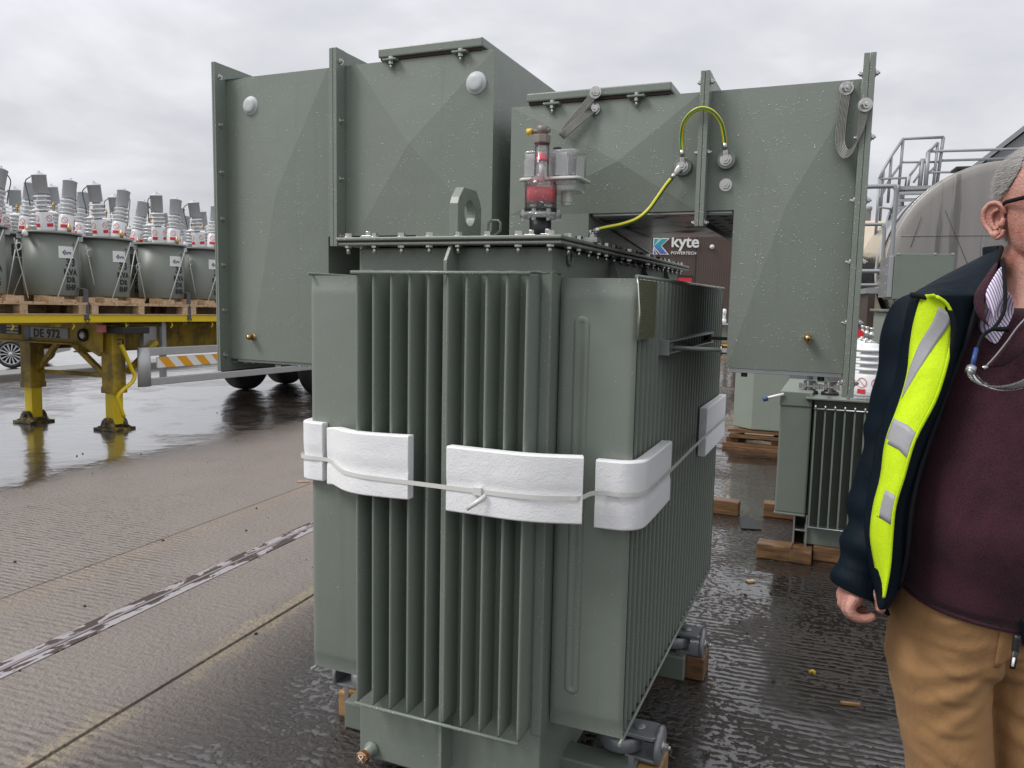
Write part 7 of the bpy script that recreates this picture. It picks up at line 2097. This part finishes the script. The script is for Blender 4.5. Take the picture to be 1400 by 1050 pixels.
        for i, (p, r) in enumerate(zip(P, Rr)):
            row = []
            tilt = interp([(1.47, -.55), (1.3, -.15), (1.0, -.25), (.94, -.30)][::-1] if False else [(.94, -.34), (1.0, -.2), (1.3, -.15), (1.47, -.75)], p.z)
            for k in range(30):
                a = 2*PI*k/30
                wr = .0060*math.sin(p.z*85+2.2*math.sin(a+.6)+a)*max(.15, math.exp(-((p.z-1.03)/.09)**2)+.5*math.exp(-((p.z-1.25)/.06)**2))
                wr += .0025*math.sin(p.z*40-a*2)
                rr = r+wr
                x = p.x+rr*math.cos(a); y = p.y+rr*1.02*math.sin(a); z = p.z+tilt*rr*math.cos(a)
                row.append((x if not mir else .17-x+.012, y, z))
            rows.append(row)
        mb = MB(); mb.grid(rows, True, closed=True); sl = L(mb, 'sleeve', 'navy', JK, .005)
        mb = MB(); mb.tube(rows[-8], .0018, 5, closed=True); L(mb, 'cuff_seam', 'piping', sl)
        if not mir:
            mb = MB(); mb.tube([rows[i][19] for i in range(30, 74)], .0015, 5); L(mb, 'sleeve_seam', 'piping', sl)
    sleeve(False); sleeve(True)
    # ---------------- safety glasses hung on a cord (hang from him: their own thing)
    G = thing('safety_glasses', (0.249, 1.731, 0), 'clear safety glasses hanging on a black cord at the man\'s chest', 'safety glasses', rot=(0, 0, yaw))
    def LG(mb, name, mat, solid=0):
        o = bpy.data.objects.new(name, mb.mesh(name, MAT[mat])); COL.objects.link(o); o.parent = G
        if solid:
            md = o.modifiers.new('thick', 'SOLIDIFY'); md.thickness = solid
        return o
    mb = MB(); mb.tube(catmull([(-0.0344, -0.095, 1.5796), (-0.0465, -0.125, 1.534), (-0.0518, -0.138, 1.5024), (-0.0638, -0.148, 1.4823), (-0.0792, -0.155, 1.4659), (-0.0929, -0.158, 1.4583), (-0.1008, -0.16, 1.4495), (-0.1071, -0.164, 1.4371), (-0.1118, -0.167, 1.4272)], 5), .0032, 8)
    mb.tube(catmull([(-0.0804, -0.157, 1.466), (-0.0734, -0.162, 1.4651), (-0.0598, -0.164, 1.4654)], 4), [.0045]*8+[.006], 8)
    LG(mb, 'cord', 'piping')
    mb = MB(); mb.tube([(-0.1133, -0.169, 1.4311), (-0.1256, -0.182, 1.3996)], .0062, 8, flat=(1, .6)); LG(mb, 'cord_sleeve', 'blue')
    mb = MB(); mb.tube([(-0.1269, -0.184, 1.401), (-0.1322, -0.188, 1.3926)], .008, 10); mb.tube([(-0.1362, -0.19, 1.3976), (-0.1295, -0.192, 1.3906)], .004, 8); LG(mb, 'clip', 'galv')
    top = catmull([(-0.1353, -0.188, 1.3999), (-0.1385, -0.2, 1.385), (-0.1271, -0.215, 1.3747), (-0.1041, -0.225, 1.3726), (-0.0738, -0.225, 1.3804), (-0.0353, -0.215, 1.3983), (-0.0019, -0.2, 1.4073)], 5)
    bot = catmull([(-0.1239, -0.182, 1.3934), (-0.1139, -0.188, 1.3794), (-0.0975, -0.195, 1.3681), (-0.0758, -0.2, 1.3642), (-0.0494, -0.2, 1.3685), (-0.0156, -0.195, 1.3821), (0.0173, -0.185, 1.3916)], 5)
    mb = MB(); mb.grid([[tuple(a), tuple(a.lerp(b_, .5)+Vector((0, -.004, -.003))), tuple(b_)] for a, b_ in zip(top, bot)], True); LG(mb, 'lens', 'lens', .0025)
    mb = MB(); mb.tube(top, .0018, 6); LG(mb, 'brow_bar', 'lens')
    mb = MB(); mb.tube(catmull([(-0.1275, -0.188, 1.3951), (-0.1159, -0.182, 1.3862), (-0.101, -0.175, 1.3758), (-0.0876, -0.17, 1.3705)], 3), .002, 6); LG(mb, 'side_arm', 'lens')
    # a paper fleck on the jumper
MAT['hairlight'] = M_simple('white_hair', (0.46, 0.44, 0.42), 0.5)
MAT['hairdark'] = M_simple('dark_grey_hair', (0.16, 0.15, 0.145), 0.5)
person()
for o in list(bpy.data.objects):
    if '_w' in o: del o['_w']
for me in bpy.data.meshes:
    if '_shift' in me: del me['_shift']
